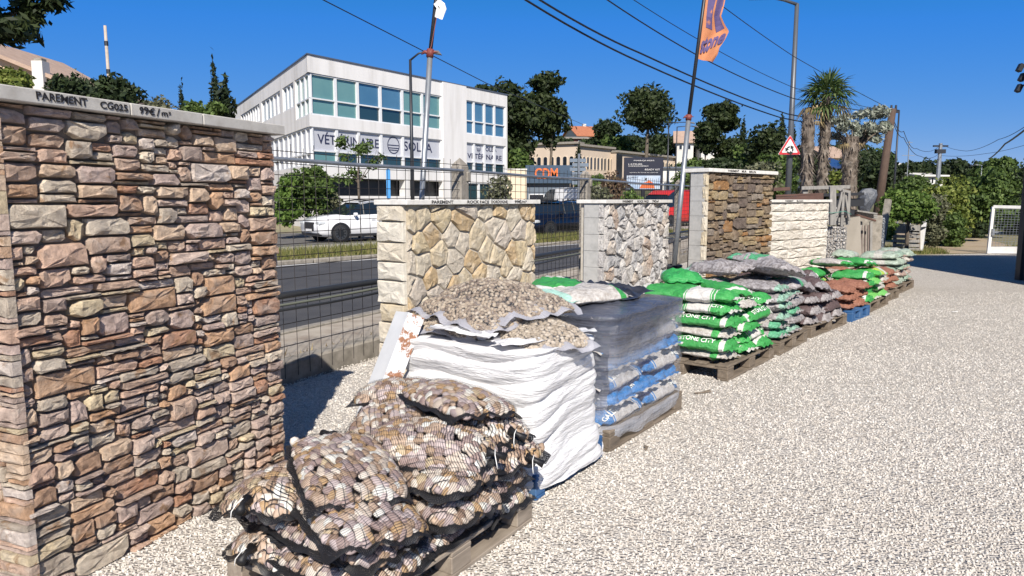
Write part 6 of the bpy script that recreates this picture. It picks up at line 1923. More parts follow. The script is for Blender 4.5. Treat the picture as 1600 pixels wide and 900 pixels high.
def clumpset(seed, n, ext, cr, bottom=0.0, shape='round', zc=0.0):
    """n clumps inside an ellipsoid ext=(x,y,z) centred at zc"""
    r = random.Random(seed); out = []
    i = 0
    while len(out) < n:
        d = Vector((r.uniform(-1, 1), r.uniform(-1, 1), r.uniform(-1, 1)))
        if d.length > 1: continue
        if d.length < .35 and r.random() < .6: continue
        z = d.z
        if shape == 'umbrella': z = abs(z) ** 1.3 * .9 - .2
        k = r.uniform(.7, 1.3) * cr
        out.append((d.x * ext[0], d.y * ext[1], zc + z * ext[2], k * r.uniform(.9, 1.4), k * r.uniform(.9, 1.3), k * r.uniform(.6, .95)))
    return out
def tree_at(name, label, cat, px, py_top, py_bot, Y, width_px, leafm, seed, n=3500, leaf=.3, ncl=26, crf=.26, trunkpy=None, group=None, shape='round', lean=0.0, yr=.9, core=True, inner=.72, base_z=None):
    """crown between py_top and py_bot (photo rows) at distance Y; trunk to the ground"""
    pt, pb = at(px, py_top, Y), at(px, py_bot, Y)
    wd = width_px / FPX * Y
    gz_ = hill_h(pt.x, Y) - .3 if Y > 78 else -.05
    if base_z is not None: gz_ = base_z
    hc = pt.z - pb.z; zc = (pt.z + pb.z) / 2 - gz_
    cr = crf * min(wd, hc) 
    cl = clumpset(seed, ncl, ((wd / 2 - cr * .8), (wd / 2 - cr * .8) * yr, (hc / 2 - cr * .55)), cr, zc=zc, shape=shape)
    if shape == 'round': pass
    cm = crown_mesh('crown', cl, n, leaf, seed, core=core, inner=inner)
    ztop = zc + hc * .2
    tr = None; limbs = []
    if pb.z - gz_ > .8:
        tw_ = max(.05, wd * .035)
        tr = ([(lean * .0, 0, 0), (lean * .5, 0, (zc - hc / 2) * .6), (lean, 0, zc), (lean * .6, 0, ztop)], [tw_ * 1.3, tw_, tw_ * .7, tw_ * .3])
        for c in cl[::4]: limbs.append(([(lean * .9, 0, zc - hc * .35), ((c[0] + lean) * .5, c[1] * .5, (c[2] + zc - hc * .3) / 2), (c[0], c[1], c[2])], [tw_ * .5, tw_ * .35, tw_ * .15]))
    return plant(name, label, cat, (pt.x, Y, gz_), cm, leafm, tr, limbs, group=group)
T = tree_at
gP = 'umbrella and Aleppo pines on the skyline'
T('pine_tree', 'large dense dark pine just right of the clinic roof', 'tree', 804, 113, 262, 76, 84, L_pine, 1, 9000, .34, 40, .22, group=gP)
T('pine_tree', 'tall dark pine with sky gaps, second from the clinic', 'tree', 856, 114, 240, 78, 62, L_pine, 2, 6500, .34, 26, .24, group=gP, lean=.6)
T('pine_tree', 'isolated broad pine with a bare lower trunk above the billboard', 'tree', 1010, 137, 208, 112, 80, L_pine, 3, 4800, .42, 22, .26, group=gP, lean=.5)
T('pine_tree', 'leaning pine with a flat crown right of the banner pole', 'tree', 1130, 160, 206, 96, 58, L_pine, 4, 3600, .38, 16, .30, group=gP, lean=-1.4)
T('pine_tree', 'low dark pine at the left foot of the leaning flat crowned pine', 'tree', 1104, 186, 238, 92, 36, L_pine, 5, 2400, .36, 14, .3, group=gP)
T('pine_tree', 'dark bushy pine below the leaning pine, beside the white terrace', 'tree', 1143, 206, 250, 94, 44, L_pine, 6, 2400, .36, 14, .3, group=gP)
T('pine_tree', 'small round topped pine left of the isolated broad pine', 'tree', 951, 189, 222, 126, 40, L_dark, 7, 2000, .45, 12, .3, group=gP)
T('pine_tree', 'dense pine mass under the isolated broad pine, left half', 'tree', 985, 206, 250, 130, 60, L_dark, 8, 3000, .45, 18, .3, group=gP)
T('pine_tree', 'dense pine mass under the isolated broad pine, right half', 'tree', 1030, 202, 256, 132, 62, L_dark, 9, 3000, .45, 18, .3, group=gP)
T('pine_tree', 'small pine tip showing over the clinic roof', 'tree', 752, 133, 150, 90, 26, L_dark, 10, 600, .4, 6, .3, group=gP)
gT = 'dark trees massed behind the street'
for i, (px, pt_, pb_2, Y, wp, m_, lab) in enumerate((
    (815, 215, 320, 66, 44, L_green, 'green tree between the clinic and the blue grey shop'),
    (870, 216, 240, 128, 60, L_dark, 'dark shrub belt below the second pine'),
    (795, 205, 290, 84, 60, L_dark, 'dark undergrowth under the large dense pine'),
    (930, 214, 240, 132, 56, L_dark, 'low trees beside the orange tiled house'),
    (962, 212, 256, 118, 50, L_green, 'mid green tree in front of the round topped pine'),
    (1068, 250, 300, 88, 34, L_dark, 'dark tree behind the two thin street lamps'),
    (1075, 215, 262, 124, 40, L_dark, 'dark tree right behind the banner pole tape'),
    (1090, 248, 300, 80, 60, L_green, 'greener tree behind the left end of the tall schist wall'),
    (1128, 240, 300, 76, 60, L_dark, 'dark tree above the middle of the tall schist wall'),
    (1166, 226, 300, 84, 50, L_green, 'green tree above the right part of the tall schist wall'),
    (1201, 198, 268, 78, 62, L_pine, 'round dark tree left of the roundabout warning sign'),
    (1188, 250, 300, 50, 52, L_grey, 'grey green olive shrubs under the round dark tree'),
    (1222, 236, 312, 52, 52, L_green, 'green shrub right behind the roundabout warning sign'),
    (1250, 218, 310, 66, 44, L_dark, 'dark tree between the tall lamp and the first palm trunk'),
    (1276, 240, 320, 44, 44, L_dark, 'dark leafy shrub behind the palm trunks'),
    (1308, 262, 320, 40, 34, L_yel, 'yellow green shrub between palm and olive'),
    (1352, 222, 300, 60, 70, L_dark, 'broad dark tree behind the olive tree'),
    (1385, 240, 320, 46, 54, L_dark, 'dark tree behind the foot of the wooden utility pole'),
    (1310, 224, 262, 90, 50, L_pine, 'dark pine beyond the cream house by the palms'),
    (1375, 232, 270, 95, 44, L_green, 'green tree crest left of the slim lamp post'),
    (1440, 246, 292, 96, 62, L_dark, 'dark hill trees left of the concrete pole'),
    (1490, 246, 296, 92, 70, L_dark, 'dark hill trees right of the concrete pole'),
    (1540, 252, 300, 84, 60, L_dark, 'dark tree below the thick cable bundle'),
    (1563, 244, 300, 62, 66, L_green, 'lighter green tree near the right edge on the skyline'),
    (1612, 262, 330, 58, 60, L_dark, 'dark tree cut by the right edge'),
    (1425, 254, 300, 120, 60, L_dark, 'far dark trees above the white flat roofed house'))):
    T('leafy_tree', lab, 'tree', px, pt_, pb_2, Y, wp, m_, 40 + i, int(1100 + wp * 34), .0062 * Y ** .9, 16, .30, group=gT)
gC2 = 'cypresses'
def cypress(label, px, pt_, pb_2, Y, wp, seed):
    a_, c_ = at(px, pt_, Y), at(px, pb_2, Y); wd = wp / FPX * Y; gz_ = (hill_h(a_.x, Y) - .3) if Y > 78 else -.05
    h0, h1 = c_.z - gz_, a_.z - gz_
    cl = []
    for i in range(16):
        u = i / 15; z = h0 * .2 + (h1 - h0 * .2) * u; rr_ = wd / 2 * (math.sin(math.pi * min(1, .25 + u * .75)) ** .8 + .12)
        cl.append((rnd.uniform(-.1, .1) * wd, rnd.uniform(-.1, .1) * wd, z, rr_, rr_, (h1 - h0 * .2) / 15 * 1.1))
    plant('cypress_tree', label, 'tree', (a_.x, Y, gz_), crown_mesh('crown', cl, 2600, wd * .16, seed, inner=.75, aspect=2.2), L_cyp, ([(0, 0, 0), (0, 0, h1 * .5)], [.15, .08]), group=gC2)
cypress('thin short cypress, leftmost of the three beyond the brown wall', 283, 133, 185, 62, 13, 1)
cypress('tall thin cypress in the middle of the three', 333, 96, 185, 60, 19, 2)
cypress('broad cypress next to the clinic', 352, 127, 190, 58, 34, 3)
cypress('cypress left of the isolated pine trunk by the villas', 1162, 187, 250, 100, 13, 4)
cypress('first of the fir tops behind the warning sign', 1222, 182, 250, 86, 16, 5)
cypress('slim fir top right behind the tall lamp pole', 1240, 196, 250, 84, 12, 6)
cypress('small dark cypress in front of the long beige building', 904, 228, 256, 94, 12, 7)
T('leafy_tree', 'small trees at the foot of the three cypresses', 'tree', 318, 158, 195, 56, 70, L_green, 90, 2200, .25, 12, .3)
T('leafy_tree', 'pale thin crowned tree left of the shortest cypress', 'tree', 242, 148, 185, 40, 50, L_grey, 91, 700, .16, 9, .3, core=False)
T('leafy_tree', 'dark round leaved tree behind the wooden mast', 'tree', 175, 116, 190, 27, 66, L_dark, 92, 3500, .14, 16, .28)
T('leafy_tree', 'dark tree between the beige house and the mast', 'tree', 118, 120, 190, 29, 74, L_dark, 93, 3500, .15, 16, .28)
T('leafy_tree', 'green tree crest above the beige house roof', 'tree', 97, 108, 150, 52, 60, L_green, 94, 1800, .25, 12, .3)
T('leafy_tree', 'bright green bush in front of the beige house at the left edge', 'tree', 12, 108, 160, 24, 72, L_yel, 95, 3000, .12, 12, .3)
# overhanging pine, its trunk outside the picture on the left
pp = at(-150, 40, 13)
cl = []
r_ = random.Random(3)
for i in range(26):
    px_, py_ = r_.uniform(-260, 62), r_.uniform(-140, 50)
    if px_ > 20 and py_ > 34: continue
    if px_ + py_ * .9 > 84: continue
    p = at(px_, py_, 13 + r_.uniform(-1.2, 1.6)) - Vector((pp.x, 13, 0))
    cl.append((p.x, p.y, p.z, r_.uniform(.30, .5), r_.uniform(.3, .5), r_.uniform(.2, .3)))
for px_, py_ in ((70, 4), (52, 26), (84, 0), (20, 48), (60, -30), (40, 10), (-10, 58)):
    p = at(px_, py_, 13) - Vector((pp.x, 13, 0)); cl.append((p.x, p.y, p.z, .20, .22, .15))
zc_ = pp.z
plant('pine_tree', 'dark pine branch overhanging from the top left corner', 'tree', (pp.x, 13, 0), crown_mesh('crown', cl, 15000, .075, 8, inner=.45, aspect=2.6, core=True), L_pine, ([(-1.0, 0, 0), (-.7, 0, 2.5), (-.3, 0, zc_ - 1), (.2, 0, zc_)], [.3, .24, .18, .1]), [([(-.3, 0, zc_ - 1), (.8, 0, zc_ - .2), (2.2, 0, zc_ + .3)], [.12, .08, .03])])
# shrubs by the road and the street tree
T('shrub', 'tall leafy shrub behind the wire fence, left of the white car', 'shrub', 482, 258, 352, 30.5, 76, L_green, 101, 6000, .13, 20, .26, base_z=0)
T('shrub', 'lower shrub behind the wire fence against the brown wall', 'shrub', 446, 272, 356, 29.5, 40, L_ivy, 102, 2600, .13, 12, .28, base_z=0)
T('shrub', 'dry brownish shrub behind the bonnet of the white car', 'shrub', 512, 290, 345, 33, 40, L_grey, 103, 1500, .12, 9, .28, base_z=0, core=False)
tpx = at(560, 300, 30.5)
o = plant('street_tree', 'young street tree with sparse leaves in front of the clinic', 'tree', (tpx.x, 30.5, 0), crown_mesh('crown', [(J(.9), J(.5), 3.0 + rnd.uniform(-.7, 1.3), .32, .3, .22) for _ in range(13)], 900, .11, 5, inner=.1, core=False), L_green, ([(0, 0, 0), (.02, 0, 1.6), (0, 0, 2.6), (.1, 0, 4.3)], [.07, .055, .04, .012]), [([(0, 0, 2.3), (q * .5, .1, 2.9), (q * .8, .1, 3.3 + abs(q) * .4)], [.025, .015, .006]) for q in (-1, 1, -.6, .7)])
for i, (px, pt_, pb_2, Y, wp, m_, lab) in enumerate(((930, 262, 320, 46, 40, L_green, 'green shrub right of the direction signs'), (958, 272, 322, 45, 44, mat('x', (.2, .2, .2)) and leaf_mat('reddish_leaves', (.10, .06, .04), (.17, .11, .07), (.24, .2, .12)), 'reddish shrub left of the billboard'), (942, 290, 325, 40, 50, L_grey, 'pale flowering shrub under the reddish shrub'), (1068, 262, 318, 48, 34, L_green, 'shrub right of the billboard'), (985, 300, 325, 38, 40, L_ivy, 'low green bush below the billboard'), (780, 272, 330, 45, 40, L_grey, 'thin pale shrub by the clinic entrance'))):
    T('shrub', lab, 'shrub', px, pt_, pb_2, Y, wp, m_, 110 + i, 1200, .16, 9, .3, base_z=0, core=(i != 5))
# hedges and bushes at the right, beyond the row
def T2(name, label, cat, px0, px1, pt_, pb_2, Y, m_, seed, n, leaf, ncl=26, crf=.22, depth=1.0, **kw):
    return T(name, label, cat, (px0 + px1) / 2, pt_, pb_2, Y, px1 - px0, m_, seed, n, leaf, ncl, crf, yr=depth, base_z=0, **kw)
T2('ivy_hedge', 'bright green ivy mound over the wooden shed and post', 'hedge', 1384, 1462, 292, 352, 20.5, L_ivy, 201, 9000, .07, 26)
T2('ivy_hedge', 'strip of ivy growing down between the leaning post and the pallets', 'hedge', 1380, 1400, 312, 394, 20.0, L_ivy, 202, 3000, .06, 14, .3)
T2('bush', 'grey green bush just right of the white gate post', 'shrub', 1440, 1482, 300, 390, 22.6, L_grey, 203, 7000, .07, 24, .26)
T2('hedge', 'big rounded yellow green hedge behind the grey green bush', 'hedge', 1446, 1512, 280, 386, 25.5, L_yel, 204, 12000, .085, 30, .24)
T2('bush', 'dark green base of the rounded hedge beside the dirt track', 'shrub', 1478, 1512, 330, 388, 24.6, L_green, 205, 4000, .07, 16, .28)
T2('bush', 'large dark green bush left of the white gate', 'shrub', 1496, 1592, 272, 366, 30, L_green, 206, 13000, .11, 34, .22)
T2('bush', 'deep green bush behind the white gate', 'shrub', 1560, 1660, 285, 380, 33, L_dark, 207, 8000, .13, 24, .26)
T2('hedge', 'green hedge crest behind the ivy mound', 'hedge', 1398, 1450, 276, 330, 27, L_green, 208, 6000, .1, 20, .26)
T2('bush', 'low scrub under the large dark bush', 'shrub', 1500, 1560, 345, 372, 28, L_dark, 209, 2500, .1, 12, .3)
# palms
def palm(label, px, py_top, Y, r0, fronds, seed, lean_px=0, dead=0, crown_r=.7):
    r = random.Random(seed)
    pt_ = at(px, py_top, Y); pbx = at(px - lean_px, 290, Y)
    o = thing('palm_tree', label, 'palm', (pbx.x, Y, 0), 0, 'palm trunks beyond the wooden planters')
    dx = pt_.x - pbx.x; h = pt_.z
    n = 26; V = []; Fc = []
    seg_ = 14
    for j in range(n + 1):
        z = h * j / n; rad = r0 * (1.15 - .35 * j / n) * (1 + .10 * math.sin(j * 2.2)) * (1.15 if j > n * .8 else 1)
        for i in range(seg_):
            a_ = 6.2832 * i / seg_; rr_ = rad * (1 + r.uniform(-.13, .13))
            V.append((dx * (z / h) ** 1.3 + rr_ * math.cos(a_), rr_ * math.sin(a_), z))
    for j in range(n):
        for i in range(seg_): Fc.append((j * seg_ + i, j * seg_ + (i + 1) % seg_, (j + 1) * seg_ + (i + 1) % seg_, (j + 1) * seg_ + i))
    b_ = MB(); b_.add(V, Fc)
    for q in range(520):      # old leaf bases
        z = r.uniform(.1, 1) * h; a_ = r.uniform(0, 6.28); rad = r0 * (1.15 - .35 * z / h)
        c = Vector((dx * (z / h) ** 1.3 + rad * math.cos(a_), rad * math.sin(a_), z)); out = Vector((math.cos(a_), math.sin(a_), 0)); tg = Vector((-math.sin(a_), math.cos(a_), 0))
        w_ = r.uniform(.012, .03); l_ = r.uniform(.08, .20)
        b_.add([c - tg * w_, c + tg * w_, c + out * l_ * .6 + Vector((0, 0, l_ * (1 if r.random() < .6 else -.8)))], [(0, 1, 2)])
    b_.build('trunk', M_palmt, o)
    top = Vector((dx, 0, h))
    def frond(az, el, L_, fan, m, droop, nm='frond'):
        b2 = MB(); d = Vector((math.cos(az) * math.cos(el), math.sin(az) * math.cos(el), math.sin(el)))
        side = d.cross(Vector((0, 0, 1))).normalized(); up = side.cross(d).normalized()
        stem_end = top + d * L_ * .5 + Vector((0, 0, -droop * .08))
        b2.tube([top, (top + stem_end) / 2 + Vector((0, 0, .02)), stem_end], [.012, .008, .006], 4)
        k_ = 18
        for i in range(k_):
            u = (i / (k_ - 1) - .5) * 2; an = u * R(118)
            dd = (d * math.cos(an) + side * math.sin(an)).normalized() + up * r.uniform(-.06, .14) * (1 if droop < .8 else -1)
            ln = fan * (1 - .32 * abs(u)) * r.uniform(.85, 1.1)
            sd = dd.cross(up).normalized() * .016 * (fan / .4)
            a0 = stem_end; a1 = stem_end + dd * ln * .55; a2 = stem_end + dd * ln + Vector((0, 0, -droop * ln * .38 - r.uniform(0, .08)))
            b2.add([a0, a1 - sd, a2, a1 + sd], [(0, 1, 2, 3)])
        b2.build(nm, m, o)
    for q in range(fronds):
        az = q * 2.4 + r.uniform(-.2, .2); el = R(80 - 112 * (q / max(1, fronds)) + r.uniform(-10, 10))
        frond(az, el, crown_r * .62, crown_r * .62, L_palm, .3 + .5 * (q / max(1, fronds)))
    for q in range(dead):
        frond(r.choice((R(180), R(0), R(190), R(-15))) + r.uniform(-.2, .2), R(r.uniform(-35, 10)), crown_r * .7, crown_r * .5, L_dry, 1.3, 'dead_frond')
    return o
palm('tall palm with a full green fan crown beyond the wooden planters', 1292, 152, 15.2, .105, 21, 1, 8, 6, .84)
palm('bare shaggy palm trunk with one dry frond, left of the crowned palm', 1263, 180, 14.8, .12, 0, 2, 0, 1, .5)
palm('thick short palm trunk below the silver olive foliage', 1330, 214, 16.2, .17, 0, 3, 4, 2, .5)
# olive tree
oc = at(1338, 195, 17.2)
cl = []
r_ = random.Random(12)
for i in range(34):
    a_ = r_.uniform(0, 6.28); u = r_.uniform(.2, 1)
    cl.append((.86 * u * math.cos(a_), .6 * u * math.sin(a_), oc.z + r_.uniform(-.38, .42) * (1.2 - u * .5) - .02, .15, .15, .11))
plant('olive_tree', 'silver leaved olive tree spreading behind the thick palm trunk', 'tree', (oc.x, 17.2, 0), crown_mesh('crown', cl, 5200, .045, 4, inner=.15, aspect=2.6, core=False), L_olive,
      ([(0, 0, 0), (.03, 0, 1.2), (-.02, 0, oc.z - .6)], [.13, .11, .08]), [([(-.02, 0, oc.z - .7), (c[0] * .5, c[1] * .5, oc.z - .3), (c[0], c[1], c[2])], [.045, .025, .008]) for c in cl[::2]])

# ------------------------------------------------------------------ corner beyond the last walls: gabion, planters, shed, posts, gate
M_grwood = mat('silvered_timber', [(.17, .16, .15), (.25, .24, .225), (.33, .315, .29)], 4, .9, .5, .003, 40, rand=True, stretch=(6, 6, 1))
M_dwood = mat('dark_brown_timber', [(.07, .035, .026), (.12, .06, .045)], 4, .7, .4, .003, 30, rand=True)
def lp(px, py, Y): return at(px, py, Y)
def board(nm, P, Q, wd, th, m, par, off=Vector((0, 0, 0))):
    """a board from P to Q (world), as a part of par"""
    P, Q = Vector(P) - par.location, Vector(Q) - par.location
    d = (Q - P); L_ = d.length; q = d.to_track_quat('X', 'Z').to_matrix().to_4x4()
    b_ = MB(); b_.box((L_ / 2, 0, 0), (L_, wd, th), Matrix.Translation(P) @ q, ch=min(.004, th * .2)); return b_.build(nm, m, par)
M_chip = island_stone('slate_chips', [(0, (.36, .34, .32)), (.2, (.50, .47, .44)), (.4, (.26, .25, .25)), (.6, (.60, .57, .53)), (.8, (.40, .36, .32)), (.92, (.68, .66, .63))])
def gabion(label, px0, px1, py_top, Y, th_, seed, m=M_chip):
    a_, c_ = lp(px0, py_top, Y), lp(px1, py_top, Y)
    W_ = (c_.x - a_.x); h = a_.z
    o = thing('gabion', label, 'gabion', ((a_.x + c_.x) / 2, Y + .15, 0), 0)
    r = random.Random(seed); pl_ = []
    for q in range(1500):
        pl_.append((Vector((r.uniform(-W_ / 2, W_ / 2), -.14 + r.uniform(-.02, .03), r.uniform(0, h))), Vector((r.uniform(-.4, .4), -1, r.uniform(-.3, .3))).normalized(), (r.uniform(.010, .02), r.uniform(.03, .05), .018)))
    for q in range(350):
        pl_.append((Vector((-W_ / 2, r.uniform(-.14, .14), r.uniform(0, h))), Vector((-1, 0, 0)), (r.uniform(.012, .022), r.uniform(.03, .055), .018)))
        pl_.append((Vector((r.uniform(-W_ / 2, W_ / 2), r.uniform(-.14, .14), h)), Vector((0, 0, 1)), (r.uniform(.012, .03), r.uniform(.03, .05), .018)))
    scatter_stones('slate_pieces', pl_, m, o, seed=seed)
    b_ = MB(); b_.box((0, 0, h / 2 - .01), (W_ - .02, .26, h - .02)); b_.build('core', M_mortar, o)
    b_ = MB()
    for i in range(9): x = -W_ / 2 + W_ * i / 8; b_.tube([(x, -.18, 0), (x, -.18, h)], .003, 4, False)
    for i in range(14): z = h * i / 13; b_.tube([(-W_ / 2, -.18, z), (W_ / 2, -.18, z)], .003, 4, False)
    b_.build('wire_cage', M_galv, o)
    return o
gabion('wire gabion packed with upright pale slate pieces, right of the white wall', 1284, 1322, 356, 13.9, 0, 1)
gabion('narrow panel of blue grey slate chips behind the wooden cabinet', 1362, 1382, 342, 17.5, 0, 2, island_stone('blue_slate_chips', [(0, (.18, .21, .25)), (.5, (.27, .31, .36)), (.8, (.40, .42, .44))]))
# sloping beige slab
sb = thing('stone_slab', 'smooth beige slab leaning beside the gabion', 'slab', lp(1332, 400, 14.6))
q = [lp(1319, 342, 14.7), lp(1344, 338, 14.8), lp(1347, 420, 14.5), lp(1316, 440, 14.4)]
b = MB(); pts = [p - sb.location for p in q]; b.add(pts + [p + Vector((.02, .12, 0)) for p in pts], [(3, 2, 1, 0), (4, 5, 6, 7), (0, 1, 5, 4), (1, 2, 6, 5), (2, 3, 7, 6), (3, 0, 4, 7)]); b.build('slab', mat('beige_slab', [(.24, .215, .18), (.30, .27, .23)], 3, .8, .2), sb)
# trestle frame of silvered timber
tr_ = thing('timber_frame', 'silvered timber trestle frame standing beside the white wall', 'timber frame', lp(1305, 355, 14.0))
for (x0, y0, x1, y1, Y, wd) in ((1301, 291, 1301, 352, 13.8, .12), (1318, 296, 1315, 354, 13.9, .05), (1327, 298, 1325, 350, 14.1, .05), (1316, 300, 1305, 345, 13.9, .05), (1320, 300, 1327, 345, 14.0, .04), (1252, 294, 1328, 292, 14.2, .07), (1286, 345, 1326, 346, 14.1, .14), (1290, 322, 1304, 350, 14.1, .06), (1258, 293, 1258, 303, 14.25, .1), (1301, 293, 1326, 300, 13.95, .05)):
    board('board', lp(x0, y0, Y), lp(x1, y1, Y), .05 if wd > .1 else .04, wd, M_grwood, tr_)
b = MB(); pts = [lp(1284, 331, 13.75), lp(1300, 333, 13.75), lp(1320, 330, 13.8), lp(1330, 335, 13.9)]; b.tube([p - tr_.location for p in pts], .006, 5); b.build('green_cord', flat('green_cord', (.08, .26, .2), .6), tr_)
pt_ = thing('planter', 'long dark brown wooden trough behind the white wall', 'planter', lp(1250, 310, 13.6))
for (x0, y0, x1, y1, Y, wd) in ((1212, 313, 1286, 309, 13.5, .11), (1212, 306, 1286, 303, 13.9, .04), (1208, 296, 1234, 295, 14.4, .07)):
    board('plank', lp(x0, y0, Y), lp(x1, y1, Y), .05, wd, M_dwood, pt_)
tt_ = thing('table', 'dark garden table stacked behind the trough and trestle', 'table', lp(1300, 330, 15.0))
for (x0, y0, x1, y1, Y, wd) in ((1282, 305, 1345, 303, 14.9, .06), (1282, 318, 1345, 316, 15.0, .16), (1286, 332, 1330, 332, 15.0, .10)): board('plank', lp(x0, y0, Y), lp(x1, y1, Y), .3, wd, M_dark, tt_)
# cabinet with a rough plank roof
cb = thing('cabinet', 'small weathered wooden cabinet with a warped plank lid', 'cabinet', lp(1352, 405, 15.6))
M_cabw = mat('weathered_brown_board', [(.13, .10, .09), (.21, .17, .15)], 5, .9, .5, rand=True)
for i, x in enumerate((1347, 1352, 1357)): board('board', lp(x, 352, 15.5), lp(x - 1, 410, 15.3), .03, .07, M_cabw, cb)
board('post', lp(1361, 346, 15.5), lp(1360, 410, 15.4), .05, .05, M_grwood, cb); board('post', lp(1345, 346, 15.5), lp(1345, 410, 15.4), .05, .05, M_grwood, cb)
for i in range(3): board('lid_plank', lp(1326, 328 + i * 4, 15.2 + i * .15), lp(1366, 334 + i * 3, 15.3 + i * .15), .22, .035, M_grwood, cb)
board('beam', lp(1330, 333, 15.1), lp(1368, 345, 15.1), .06, .04, M_dwood, cb)
# slate monolith
mo = thing('slate_monolith', 'dark blue slate standing stone behind the cabinet', 'standing stone', lp(1356, 330, 17.0))
outl = [(1344, 326), (1343, 312), (1346, 300), (1352, 295), (1362, 294), (1370, 297), (1371, 305), (1367, 316), (1361, 326), (1357, 333), (1349, 333)]
P2 = [lp(x, y, 17.0) - mo.location for x, y in outl]
cen = sum(P2, Vector()) / len(P2)
vs = [tuple(p + Vector((0, .12, 0))) for p in P2] + [tuple(p) for p in P2] + [tuple(cen + (p - cen) * .6 + Vector((0, -.08 + J(.03), 0))) for p in P2] + [tuple(cen + Vector((0, -.1, 0)))]
n = len(P2); fs = [(k_ * n + i, (k_ + 1) * n + i, (k_ + 1) * n + (i + 1) % n, k_ * n + (i + 1) % n) for k_ in range(2) for i in range(n)] + [(2 * n + i, 3 * n, 2 * n + (i + 1) % n) for i in range(n)]
b = MB(); b.add(vs, fs); b.build('stone', mat('dark_slate', [(.05, .055, .07), (.10, .11, .13), (.20, .21, .23)], 7, .5, 1.0, .03, 12), mo)
b = MB(); b.box((0, .1, -.9), (.6, .5, 1.6), ch=.02); b.build('plinth', M_concd, mo)
cpst = thing('concrete_post', 'leaning weathered post between the slate chips and the ivy', 'post', lp(1380, 395, 19.5))
board('post', lp(1388, 312, 19.5), lp(1374, 398, 19.2), .14, .16, M_concd, cpst)
board('post', lp(1386, 312, 19.5), lp(1382, 360, 19.45), .05, .05, M_concd, cpst)
# upright pallet and slate panels
sp_ = thing('upright_pallet', 'weathered pallet standing on edge as a barrier left of the white post', 'pallet', lp(1416, 392, 21.5))
for i, py in enumerate((354, 362, 369, 376, 383, 389)): board('plank', lp(1396, py, 21.5), lp(1437, py + (1 if i else 4), 21.5), .03, .09 if i else .22, M_grwood, sp_)
for px in (1398, 1417, 1435): board('stud', lp(px, 350, 21.56), lp(px, 392, 21.56), .08, .08, M_woodd, sp_)
spn = thing('panel_fence', 'row of blue grey metal panels behind the standing pallet', 'fence', lp(1416, 350, 22.2))
M_bg2 = mat('blue_grey_panel', [(.17, .20, .24), (.25, .28, .32)], 3, .5, .2)
for i in range(4): board('panel', lp(1403 + i * 10, 336, 22.2), lp(1402 + i * 10, 356, 22.1), .02, .19, M_bg2, spn)
wp_ = thing('gate_post', 'white painted square post at the mouth of the dirt track', 'post', lp(1440, 392, 21.8))
board('post', lp(1448, 317, 21.8), lp(1438, 392, 21.6), .1, .16, M_white, wp_)
board('hinge', lp(1443, 321, 21.7), lp(1449, 320, 21.7), .06, .04, M_dark, wp_); board('hinge', lp(1440, 356, 21.6), lp(1446, 355, 21.6), .06, .04, M_dark, wp_)
gt = thing('metal_gate', 'open white framed wire mesh gate at the right edge', 'gate', lp(1545, 396, 21.4))
g0, g1 = lp(1544, 396, 21.4), lp(1552, 323, 21.4); gR = lp(1680, 396, 20.2); gRt = lp(1690, 326, 20.2)
board('stile', g0, g1, .06, .09, M_white, gt); board('top_rail', g1, gRt, .05, .09, M_white, gt)
b = MB()
P = lambda u, v: (g0.lerp(gR, u)).lerp(g1.lerp(gRt, u), v) - gt.location
for i in range(1, 26): b.tube([P(i / 26, .15), P(i / 26, 1)], .005, 4, False)
for i in range(16): b.tube([P(0, .15 + .85 * i / 16), P(1, .15 + .85 * i / 16)], .005, 4, False)
b.build('mesh_panel', M_galv, gt)
b = MB(); b.add([P(0, .0), P(1, 0), P(1, .15), P(0, .15), P(0, .0) + Vector((0, .04, 0)), P(1, 0) + Vector((0, .04, 0)), P(1, .15) + Vector((0, .04, 0)), P(0, .15) + Vector((0, .04, 0))], [(0, 1, 2, 3), (7, 6, 5, 4), (3, 2, 6, 7)]); b.build('kick_plate', M_white, gt)
b = MB(); q = P(.02, .46); b.box(tuple(q + Vector((.06, -.05, 0))), (.2, .05, .05)); b.box(tuple(q + Vector((.0, -.04, 0))), (.07, .05, .2)); b.build('latch', M_galv, gt)
# hangar whose corner only just enters the picture at the right; it throws the long shadow over the yard
hg = thing('hangar', 'dark grey corner of a storage building at the right edge', 'building', (10.31, 14.3, 0))
b = MB(); b.prism([(0, 0), (9, 0), (9, -12), (0, -12)], 0, 5.05); b.build('wall', mat('dark_cladding', [(.05, .052, .058), (.075, .078, .085)], 1, .6, .1), hg)
b = MB(); b.prism([(-.05, .3), (9.2, .3), (9.2, -12), (-.05, -12)], 5.05, 5.25); b.build('roof', M_zinc, hg)
b = MB(); b.box((0, .02, 2.6), (.14, .14, 5.2)); b.build('corner_post', M_dark, hg)
for i, (px, py, lab) in enumerate(((1594, 106, 'upper'), (1597, 121, 'middle'), (1592, 138, 'lower'))):
    p = at(px, py, 14.6)
    o = thing('floodlight', f'small black floodlight on the right edge, the {lab} one of three', 'floodlight', p, 0, 'floodlights at the right edge')
    b = MB(); b.box((0, 0, 0), (.09, .10, .16), Matrix.Rotation(R(25), 4, 'Y'), ch=.01); b.build('lamp_box', M_dark, o)
    b = MB(); b.tube([(0, 0, .05), (.2, -.1, .07), (.5, -.3, .05)], .015, 5); b.build('bracket', M_dark, o)
